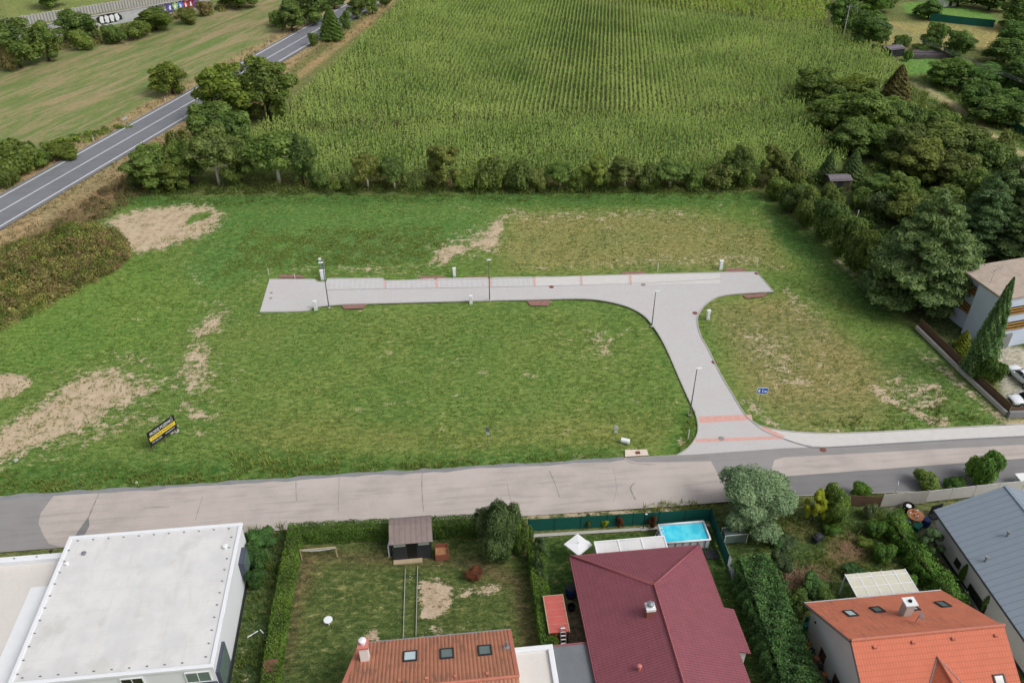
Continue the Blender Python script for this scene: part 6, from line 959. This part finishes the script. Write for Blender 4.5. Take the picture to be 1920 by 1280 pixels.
q = hp(1.5, 3.5); an = thing('roof_aerial', (q[0], q[1], zt), 'thin metal aerial on the flat roof of the blue-grey house', 'aerial'); MB().tube([(q[0]-.5, q[1], zt), (q[0]-.1, q[1]+.4, zt+1.6)], .03, 6).build('mast', M['metal'], an); MB().tube([(q[0]-.6, q[1]+.4, zt+1.2), (q[0]+.8, q[1]+.5, zt+2.0)], .025, 6).build('boom', M['metal'], an)
for k in range(5): f_ = k/4; MB().tube([(q[0]-.5+f_*1.2, q[1]+.05, zt+1.25+f_*.68), (q[0]-.5+f_*1.2, q[1]+.85, zt+1.25+f_*.68)], .015, 5).build('element', M['metal'], an)
fence('boundary_wall', [(1717, 616), (1800, 698), (1886, 779)], .55, 'low pale concrete retaining wall along the right side of the lawn', ('concrete', 'concrete'), 6, 'wall', th=.3)
q0, q1 = P(1721, 614), P(1890, 778); fence('plank_fence', [(1722, 614), (1803, 694), (1889, 776)], 1.45, 'brown plank fence standing on the retaining wall beside the parked cars', ('wood', 'wood'), 3, 'fence', th=.06)
fence('boundary_wall', [(1888, 783), (2050, 777)], .95, 'grey concrete wall facing the pavement at the right edge', ('concd', 'concd'), 5, 'wall', th=.3); fence('plank_fence', [(1891, 780), (2050, 774)], 1.35, 'brown plank fence on the grey wall facing the pavement', ('wood', 'wood'), 3, 'fence', th=.05)

# ------------------------------------------------------------------ vehicles
def loft(secs, n=14, pw=3.2):
    mb = MB(); vs = []
    for x, hw2, zb, zt2, wt in secs:
        for k in range(n):
            a_ = 2*math.pi*k/n; c_, s_ = math.cos(a_), math.sin(a_); y = abs(c_)**(2/pw)*(1 if c_ > 0 else -1); z = abs(s_)**(2/pw)*(1 if s_ > 0 else -1); hz = (z+1)/2; vs.append((x, y*hw2*(1-(1-wt)*hz), zb+hz*(zt2-zb)))
    mb.add(vs, [(i*n+k, (i+1)*n+k, (i+1)*n+(k+1) % n, i*n+(k+1) % n) for i in range(len(secs)-1) for k in range(n)]+[tuple(range(n)), tuple((len(secs)-1)*n+k for k in range(n))[::-1]]); return mb
def car(loc, rz, label, est=False):
    o = bpy.data.objects.new('parked_car', None); C.objects.link(o); ORG[o.name] = np.zeros(3); tag(o, label, 'car', 'cars parked at the blue-grey house')
    loft([(2.2, .62, .35, .62, .95), (2.1, .8, .22, .72, .93), (1.6, .88, .2, .84, .92), (.8, .9, .2, .95, .93), (-.4, .9, .2, .97, .93), (-1.5, .9, .2, .98, .92), (-2.0, .86, .25, .95, .9), (-2.18, .7, .36, .85, .92)]).build('body', M['carw'], o, smooth=True)
    rr = -1.9 if est else -1.75; loft([(1.05, .72, .88, .95, .9), (.35, .76, .9, 1.36, .8), (-.6, .77, .9, 1.42, .8), (-1.3, .75, .9, 1.36, .8), (rr, .7, .9, 1.02, .85)]).build('cabin_glass', M['glassd'], o, smooth=True)
    loft([(.42, .55, 1.34, 1.39, .95), (.1, .63, 1.36, 1.44, .94), (-.6, .64, 1.38, 1.47, .94), (-1.25, .6, 1.34, 1.42, .94), (-1.38, .5, 1.3, 1.36, .95)]).build('roof', M['carw'], o, smooth=True)
    mb = MB()
    for s2 in (-1, 1):
        for x0, z0, x1, z1 in ((1.05, .92, .38, 1.38), (-.45, .93, -.42, 1.42), (-1.32, 1.38, rr, .98)): mb.tube([(x0, s2*.74, z0), (x1, s2*.62, z1)], .035, 6)
    mb.build('pillars', M['carw'], o)
    for sx in (1.35, -1.35):
        for s2 in (-1, 1):
            wv_ = MB().tube([(sx, s2*.92, .32), (sx, s2*.70, .32)], .33, 20).build('wheel', M['rubber'], o); MB().tube([(sx, s2*.935, .32), (sx, s2*.9, .32)], .2, 14).build('rim', M['metal'], wv_)
    for s2 in (-1, 1): MB().box((2.08, s2*.6, .62), (.2, .3, .12)).build('headlight', M['glassl'], o, bevel=.03); MB().box((-2.1, s2*.62, .75), (.14, .26, .18)).build('tail_light', M['redtrim'], o, bevel=.03); MB().box((.62, s2*.98, .98), (.14, .2, .12)).build('mirror', M['carw'], o, bevel=.03)
    MB().box((2.16, 0, .45), (.1, .9, .2)).build('grille', M['black'], o); o.location = loc; o.rotation_euler = (0, 0, rz); return o
q = P(1916, 716); car((q[0]+.2, q[1]+.3, 0), R(96), 'white car parked farther from the pavement, pointing towards the blue-grey house'); q = P(1924, 757); car((q[0]+.3, q[1]+.2, 0), R(178), 'white car parked right behind the corner of the brown plank fence', True)

# ------------------------------------------------------------------ street furniture
def topz(px, py, tx, ty): X = P(px, py); return X, zsolve(X[0], X[1], ty)
M['lampm'] = plain('grey_lamp_metal', (96, 104, 110), .45, .08, bump=0, spec=.5)
for px, py, ty, l, dr in ((617, 577, 492, 'slim grey street lamp at the left end of the paved road', -1), (918, 563, 487, 'slim dark street lamp by the middle of the parking bays', 0), (1222, 611.5, 546, 'slim grey street lamp on the inside of the road bend', 1), (1293, 778, 690, 'slim grey street lamp beside the junction entrance', 1)):
    X, h_ = topz(px, py, 0, ty); lp = thing('street_lamp', (X[0], X[1], 0), l, 'street lamp', 'street lamps along the paved access road'); MB().tube([(X[0], X[1], -.1), (X[0], X[1], h_*.5), (X[0], X[1], h_)], [.085, .065, .045], 10).build('pole', M['lampm'], lp); MB().lathe((X[0], X[1], -.02), [(.2, 0), (.2, .1), (.1, .16)], 14).build('base', M['concrete'], lp)
    MB().box((X[0]+.18*dr, X[1]-.1, h_+.04), (.62, .26, .09)).box((X[0]+.18*dr, X[1]-.1, h_+.1), (.4, .18, .05)).build('lamp_head', M['plastic'], lp, bevel=.03)
def cabinet(px, py, ty, wd, l, leanc=0):
    X, h_ = topz(px, py, 0, ty); cb = thing('utility_cabinet', (X[0], X[1], 0), l, 'utility cabinet', 'white utility cabinets beside the paved road'); MB().box((X[0], X[1], h_/2-.05), (wd, .34, h_+.1)).build('body', M['plastic'], cb, bevel=.02); MB().box((X[0], X[1], h_+.03), (wd+.08, .42, .07)).build('lid', M['whitep'], cb, bevel=.02); MB().box((X[0], X[1]-.185, h_*.55), (wd*.82, .02, h_*.7)).build('door', M['whitep'], cb); MB().box((X[0]+wd*.3, X[1]-.21, h_*.6), (.04, .03, .12)).build('handle', M['dark'], cb)
cabinet(606, 523, 507, .62, 'white utility cabinet beside the tall metal riser at the left end'); cabinet(852, 517, 503, .42, 'narrow white utility cabinet above the gravel crossing in the middle of the parking bays'); cabinet(1351, 504, 489, .5, 'white utility cabinet at the far right end of the paving'); cabinet(592, 580, 565, .42, 'white utility cabinet on the near side of the left paving end'); cabinet(883, 568, 555, .42, 'narrow white utility cabinet on the near lawn left of the middle lamp'); cabinet(1327, 598, 582, .42, 'white utility cabinet inside the curve of the right kerb')
X, h_ = topz(606.5, 521, 0, 490); X[1] += .5; rs_ = thing('metal_riser', (X[0], X[1], 0), 'galvanised riser frame with a pale top behind the left utility cabinet', 'frame')
for s2 in (-.28, .28): MB().tube([(X[0]+s2, X[1], -.1), (X[0]+s2, X[1], h_)], .05, 8).build('post', M['metal'], rs_)
MB().box((X[0], X[1], h_), (.8, .14, .1)).box((X[0], X[1], h_*.55), (.6, .1, .08)).build('crossbar', M['metal'], rs_); MB().box((X[0]-.2, X[1], h_+.1), (.35, .25, .3)).build('head', M['whitep'], rs_)
for px, py, ty, l in ((1233, 508, 493, 'thin pale marker stake behind the far kerb'), (1419, 500, 488, 'thin pale marker stake beyond the far right corner of the paving'), (553, 521, 514, 'short thin marker stake at the left gravel crossing'), (504, 514, 503, 'thin marker stake beyond the left end of the paving'), (917, 498, 488, 'thin pale marker stake on the lawn beyond the middle lamp'), (1290, 823, 806, 'white marker post at the junction lawn edge')):
    X, h_ = topz(px, py, 0, ty); MB_ = MB().box((X[0], X[1], h_/2-.05), (.07, .05, h_+.1)).box((X[0], X[1], h_-.05), (.13, .04, .12)); tag(MB_.build('marker_stake', M['plastic']), l, 'marker stake', 'marker stakes on the lawn')
# advertising board
a_, b_ = P(290, 841)[:2], P(330, 812)[:2]; d = (b_-a_)/np.linalg.norm(b_-a_); nrm = np.array([d[1], -d[0]]); L = 3.6; a_ = (a_+b_)/2-d*L/2; b_ = a_+d*L; mid = (a_+b_)/2; zb, zt_ = .55, 2.45; ang2 = math.atan2(d[1], d[0])
bd = thing('advertising_board', (*mid, 0), 'black and yellow real-estate advertising board standing on the lawn', 'sign'); MB().box((*mid, (zb+zt_)/2), (L, .06, zt_-zb), ang2).build('board', plain('black_board', (34, 35, 40), .5, .1, bump=0), bd)
mf = mid+nrm*.035; yb = MB().box((*(mid+nrm*.035), 1.42), (L*.94, .03, .5), ang2).build('yellow_band', plain('yellow_board_band', (226, 196, 70), .5, .05, bump=0), bd)
for f_ in (.04, .5, .96): p = a_+d*L*f_-nrm*.08; MB().box((*p, zt_/2-.1), (.1, .1, zt_+.15), ang2).build('post', M['wood'], bd)
for f_ in (.2, .8): p = a_+d*L*f_; MB().tube([(*(p-nrm*.1), zt_-.3), (*(p-nrm*1.2), 0)], .045, 6).build('brace', M['wood'], bd)
def text(name, s_, loc, size, rot, mat, parent, fitw=None):
    cu = bpy.data.curves.new(name, 'FONT'); cu.body = s_; cu.size = size; cu.extrude = .004; cu.align_x = 'CENTER'; cu.align_y = 'CENTER'; o = bpy.data.objects.new(name, cu); C.objects.link(o); cu.materials.append(mat); o.parent = parent; o.location = tuple(np.array(loc, float)-ORG[parent.name]); o.rotation_euler = rot
    bpy.context.view_layer.update(); k = fitw/max(o.dimensions.x, .01); me = bpy.data.meshes.new_from_object(o.evaluated_get(bpy.context.evaluated_depsgraph_get())); m = bpy.data.objects.new(name, me); C.objects.link(m); m.parent = parent; m.location = o.location; m.rotation_euler = rot; m.scale = (k, 1, 1); bpy.data.objects.remove(o)
    return m
rot_ = (R(90), 0, ang2); text('lettering', 'PRODEJ POZEMKŮ', (*(mid+nrm*.05), 2.03), .55, rot_, M['whitep'], bd, L*.84); text('lettering', 'STAVEBNÍ POZEMKY', (*(mid+nrm*.055), 1.42), .3, rot_, M['dark'], bd, L*.8); text('lettering', '774 502 350', (*(mid+nrm*.05-d*L*.25), .88), .3, rot_, M['plastic'], bd, L*.36); text('lettering', 'www.pozemky.cz', (*(mid+nrm*.05+d*L*.24), .92), .3, rot_, M['plastic'], bd, L*.36)
q = P(331, 808); tag(MB().lathe((q[0], q[1], -.02), [(.3, 0), (.22, .16), (.02, .24)], 9).lathe((q[0]-.5, q[1]-.2, -.02), [(.25, 0), (.2, .12), (.02, .18)], 8).build('stone_heap', M['kerb']), 'small heap of pale stones beside the advertising board', 'stones')
# blue residential-zone sign
X, h_ = topz(1421, 762, 0, 729); sg = thing('road_sign', (X[0], X[1], 0), 'blue rectangular residential-zone road sign with white pictograms', 'road sign'); MB().tube([(X[0], X[1], -.1), (X[0], X[1], h_)], .035, 8).build('post', M['lampm'], sg); zc = h_-.22
MB().box((X[0]+.12, X[1]-.05, zc), (1.25, .03, .85), R(-8)).build('border', M['whitep'], sg); M['signblue'] = plain('sign_blue', (20, 92, 190), .4, .03, bump=0); MB().box((X[0]+.12, X[1]-.07, zc), (1.13, .02, .73), R(-8)).build('panel', M['signblue'], sg)
def sp_(u, z): return (X[0]+.12+u*math.cos(R(-8)), X[1]-.085+u*math.sin(R(-8)), zc+z)
mb = MB(); mb.box(sp_(-.38, -.05), (.22, .015, .3), R(-8)); mb.add([sp_(-.53, .1), sp_(-.23, .1), sp_(-.38, .24)], [(0, 1, 2)]); mb.build('house_symbol', M['whitep'], sg)
MB().box(sp_(.33, -.12), (.34, .015, .12), R(-8)).box(sp_(.33, -.03), (.2, .016, .12), R(-8)).build('car_symbol', M['whitep'], sg); MB().box(sp_(0, .02), (.08, .015, .24), R(-8)).box(sp_(0, -.12), (.14, .016, .1), R(-8)).box(sp_(0, .16), (.09, .016, .1), R(-8)).build('person_symbol', M['whitep'], sg)
# two small signs and a box near the street
for px, py, ty, l in ((915, 838, 799, 'thin grey road sign seen from behind on the lawn edge above the street'), (1153, 826, 796, 'small white and blue sign on a post left of the concrete pad')):
    X, h_ = topz(px, py, 0, ty); s3 = thing('small_sign', (X[0], X[1], 0), l, 'sign'); MB().tube([(X[0], X[1], -.1), (X[0], X[1], h_)], .03, 6).build('post', M['metal'], s3); MB().box((X[0], X[1]-.04, h_-.4), (.42, .03, .6), R(-30)).build('board', M['plastic'] if px > 1000 else M['metal'], s3); MB().box((X[0], X[1]-.04, h_-1.0), (.34, .03, .3), R(-30)).build('plate', M['plastic'], s3)
q = P(1172, 829); bx_ = thing('white_box', (q[0], q[1], 0), 'small tilted white box lying on the grass near the street', 'box'); MB().box((q[0], q[1], .2), (1.0, .5, .34), R(-25)).build('body', M['plastic'], bx_, bevel=.08); MB().box((q[0], q[1], .4), (.92, .44, .06), R(-25)).build('lid', M['whitep'], bx_, bevel=.02)
q = P(1196, 849); tag(MB().box((q[0], q[1], .05), (.45, .35, .1)).box((q[0], q[1], .12), (.36, .28, .04)).build('valve_cover', M['rust']), 'rusty square valve cover on the pale concrete pad', 'cover')
q = P(30, 863); tag(MB().lathe((q[0], q[1], -.05), [(.22, 0), (.27, .1), (.16, .24), (.02, .27)], 9).build('boulder', M['kerb']), 'small pale boulder on the bare soil at the lower left', 'boulder'); q = P(256, 905); tag(MB().lathe((q[0], q[1], -.02), [(.1, 0), (.14, .08), (.07, .18), (.02, .2)], 9).build('pale_stone', M['plastic']), 'white stone at the grass edge above the street', 'stone')
# delineator posts of the main road
for i, s_ in enumerate((-20, 8, 30, 53, 97, 128)):
    for sd in (5.6, -5.6):
        if sd < 0 and i in (1, 4): continue
        p = hwp(s_, sd); dl = thing('delineator_post', (*p, 0), f'white delineator post on the {"far" if sd > 0 else "near"} side of the main road, {ordn[i]} from the left edge', 'delineator post', 'delineator posts along the main road'); MB().box((*p, .48), (.14, .1, 1.1)).build('post', M['plastic'], dl); MB().box((*p, .85), (.145, .105, .16)).build('reflector_band', M['dark'], dl)
p = hwp(41, 6.8); tag(MB().box((*p, .3), (1.6, .2, .5), math.atan2(hd[1], hd[0])).build('culvert_head', M['concrete']), 'pale concrete culvert head on the far verge of the main road', 'culvert')
# long grey wall with ribs, and the graffiti wall
na, nb = P(-140, 78)[:2], P(470, -22)[:2]; nw_ = thing('noise_barrier', (*na, 0), 'long pale grey ribbed barrier wall along the far embankment', 'wall'); L = np.linalg.norm(nb-na); d = (nb-na)/L; n_ = 34
for i in range(n_):
    m_ = na+d*L*(i+.5)/n_; MB().box((*m_, 1.15), (L/n_-.2, .2, 2.4), math.atan2(d[1], d[0])).build('panel', M['concrete'], nw_)
for i in range(n_+1): m_ = na+d*L*i/n_; MB().box((*m_, 1.25), (.34, .34, 2.6), math.atan2(d[1], d[0])).build('post', M['kerb'], nw_)
mb = MB()
for i in range(110): m_ = na+d*L*(i+.5)/110; mb.box((m_[0]+.14*d[1], m_[1]-.14*d[0], 1.15), (.28, .12, 2.3), math.atan2(d[1], d[0]))
mb.build('ribs', M['concd'], nw_)
ga, gb = P(-140, 112)[:2], P(395, 12)[:2]; L = np.linalg.norm(gb-ga); d = (gb-ga)/L; nr = np.array([d[1], -d[0]]); gh_ = 3.0; gw = thing('graffiti_wall', (*ga, 0), 'long grey concrete wall with white and purple graffiti', 'wall'); aw_ = math.atan2(d[1], d[0]); MB().box((*((ga+gb)/2), gh_/2-.1), (L, .3, gh_+.2), aw_).build('wall', plain('grey_graffiti_concrete', (178, 178, 182), .9, .1, .5, 6, .1, stain=.3), gw); MB().box((*((ga+gb)/2), gh_+.06), (L+.1, .6, .14), aw_).build('coping', M['kerb'], gw)
def on_wall(px, py):
    lo, hi = 0.0, L
    for _ in range(50):
        m_ = (lo+hi)/2; q = ga+d*m_
        if pix((q[0], q[1], 1.5))[0] < px: lo = m_
        else: hi = m_
    return lo
def blob(name, s0, s1, z0, z1, mat, off, seed, n=26, amp=.16):
    r_ = random.Random(seed); pts = []
    for k in range(n): a_ = 2*math.pi*k/n; rr3 = 1+amp*math.sin(a_*r_.choice((3, 4, 5))+seed)+r_.uniform(-amp, amp)*.5; pts.append((abs(math.cos(a_))**.6*(1 if math.cos(a_) > 0 else -1)*rr3, abs(math.sin(a_))**.6*(1 if math.sin(a_) > 0 else -1)*min(rr3, 1.05)))
    cs_, cz = (s0+s1)/2, (z0+z1)/2; vs = []
    for off_ in (.0, off):
        for u, v_ in pts: s_ = cs_+u*(s1-s0)/2; q = ga+d*s_+nr*(.152+off_); vs.append((q[0], q[1], cz+v_*(z1-z0)/2))
    mb = MB(); mb.add(vs, [tuple(range(n, 2*n))]+[(k, (k+1) % n, (k+1) % n+n, k+n) for k in range(n)]); return mb.build(name, mat, gw)
sa, sb = on_wall(186, 30), on_wall(224, 24); mk = lambda n, c: plain(n, c, .8, .1, bump=0); w5 = (sb-sa)/4
blob('graffiti_outline', sa-.6, sb+.6, .5, 2.9, mk('black_graffiti', (40, 40, 46)), .004, 3, 40, .08)
for i in range(4): blob('graffiti_letter', sa+w5*i+.15, sa+w5*(i+1)-.15, .75, 2.65, mk('white_graffiti', (222, 224, 226)), .010, i+5)
s0 = on_wall(284, 12); s1 = on_wall(372, 0); cols = [(170, 200, 190), (120, 110, 170), (104, 96, 160), (96, 90, 158), (150, 190, 120), (90, 120, 190), (176, 60, 66), (150, 48, 56), (120, 80, 150)]; w5 = (s1-s0)/len(cols)
for i, c_ in enumerate(cols): blob('graffiti_outline', s0+w5*i-.2, s0+w5*(i+1)+.2, .3, 2.9, bpy.data.materials['black_graffiti'], .003+.0003*i, i+20); blob('graffiti_letter', s0+w5*i+.05, s0+w5*(i+1)-.05, .5, 2.75, mk('coloured_graffiti', c_), .010+.0004*i, i+21, 26, .22); blob('graffiti_detail', s0+w5*(i+.3), s0+w5*(i+.65), 1.0, 2.2, bpy.data.materials['white_graffiti'], .016, i+40, 14, .3)
# power line
X, h_ = topz(1581, 67, 0, 12); pp = thing('utility_pole', (X[0], X[1], 0), 'pale concrete utility pole with a crossarm at the maize corner', 'utility pole'); MB().tube([(X[0], X[1], -.2), (X[0], X[1], h_)], [.17, .1], 10).build('pole', M['concrete'], pp); MB().box((X[0], X[1], h_-.15), (2.0, .12, .12), R(20)).build('crossarm', M['metal'], pp)
for u in (-.85, 0, .85): MB().lathe((X[0]+u*math.cos(R(20)), X[1]+u*math.sin(R(20)), h_-.08), [(.05, 0), (.08, .08), (.04, .2)], 8).build('insulator', M['plastic'], pp)
Y = P(1990, 268); hy = h_+.6; p2_ = thing('utility_pole', (Y[0], Y[1], 0), 'utility pole beyond the right frame edge carrying the same wires', 'utility pole'); MB().tube([(Y[0], Y[1], -.2), (Y[0], Y[1], hy)], [.17, .1], 10).build('pole', M['concrete'], p2_); MB().box((Y[0], Y[1], hy-.15), (2.0, .12, .12), R(20)).build('crossarm', M['metal'], p2_)
for k, u in enumerate((-.85, 0, .85)):
    c_, s_ = math.cos(R(20)), math.sin(R(20)); pts = []
    for i in range(15): f_ = i/14; pts.append((X[0]+u*c_+(Y[0]-X[0])*f_, X[1]+u*s_+(Y[1]-X[1])*f_, h_+.1+(hy-h_)*f_-1.6*4*f_*(1-f_)*.5))
    tag(MB().tube(pts, .022, 5).build('overhead_wire', M['metal']), ('left', 'middle', 'right')[k]+'most overhead wire running from the pole to the right edge', 'wire', 'overhead wires')
# far sheds, house, green fence, orchard huts
def hut(px, py, w_, d_, h2, rz, roofm, wallm, name, label, cat, gable=.7):
    q = P(px, py); r_ = thing(name, (q[0], q[1], 0), label, cat); ca, sa2 = math.cos(rz), math.sin(rz); tr = lambda x, y, z: (q[0]+x*ca-y*sa2, q[1]+x*sa2+y*ca, z); mb = MB().box((q[0], q[1], h2/2), (w_, d_, h2+.1), rz); mb.add([tr(sx*w_/2, y, z) for sx in (-1, 1) for y, z in ((-d_/2, h2), (d_/2, h2), (0, h2+gable-.06))], [(0, 1, 2), (3, 5, 4), (0, 2, 5, 3), (1, 4, 5, 2)]); mb.build('wall', M[wallm], r_)
    e_ = .25; k_ = gable/(d_/2); MB().plate([tr(-w_/2-e_, -d_/2-e_, h2-e_*k_), tr(w_/2+e_, -d_/2-e_, h2-e_*k_), tr(w_/2+e_, 0, h2+gable), tr(-w_/2-e_, 0, h2+gable)], .08).plate([tr(-w_/2-e_, d_/2+e_, h2-e_*k_), tr(w_/2+e_, d_/2+e_, h2-e_*k_), tr(w_/2+e_, .01, h2+gable), tr(-w_/2-e_, .01, h2+gable)], .08).build('roof', M[roofm], r_)
    MB().box(tr(0, -d_/2-.03, h2*.45), (w_*.25, .06, h2*.85), rz).build('door', M['dark'], r_); return r_
M['slate'] = plain('grey_slate_roof', (112, 106, 112), .8, .12); hut(1568, 352, 3.4, 2.4, 2.0, R(-3), 'slate', 'bark', 'garden_hut', 'small brown hut with a grey roof among the orchard conifers', 'hut', .35)
hut(1672, 103, 4.2, 3.2, 1.9, R(14), 'slate', 'dark', 'field_shed', 'small dark shed with a pale grey roof at the far maize corner', 'shed', .3)
q = P(1738, 106); tag(MB().box((q[0], q[1], .5), (9, 3.5, 1.0), R(-6)).box((q[0]-1, q[1]+.5, 1.1), (6, 2.2, .25), R(-6)).build('log_stack', plain('grey_log_stack', (92, 86, 90), .95, .3, 2, 9, .6), bevel=.1), 'long grey covered stack at the top right beside the bright lawn', 'stack')
hut(1700, -6, 13, 8, 3.2, R(-8), 'orangeroof2' if False else 'red', 'wallw', 'far_house', 'far white house with a red roof cut by the top edge', 'house', 2.2); hut(1775, 10, 4, 3, 2.2, R(5), 'kerb', 'wallw', 'garden_hut', 'tiny white-roofed hut at the top edge behind the bright lawn', 'hut', .5)
fence('far_fence', [(1742, 39), (1800, 46), (1862, 52)], 2.0, 'long dark green fence below the bright lawn at the top right', ('green', 'greend'), 3.5, 'fence', th=.06); fence('far_fence', [(1872, 228), (1920, 258), (2000, 305)], 1.8, 'dark green fence beside the dirt track at the right edge', ('greend', 'greend'), 3.5, 'fence', th=.06)
for px, py, ty, l in ((1607, 407, 395, 'white post in the gap between the hedge trees and the orchard'), (1793, 368, 356, 'white post among the orchard trees'), (1632, 533, 515, 'thin grey post at the edge of the hedge trees')): X, h_ = topz(px, py, 0, ty); tag(MB().tube([(X[0], X[1], -.1), (X[0], X[1], h_)], .07, 8).lathe((X[0], X[1], h_), [(.1, 0), (.1, .05), (.02, .07)], 8).build('garden_post', M['plastic']), l, 'post', 'pale posts by the orchard')
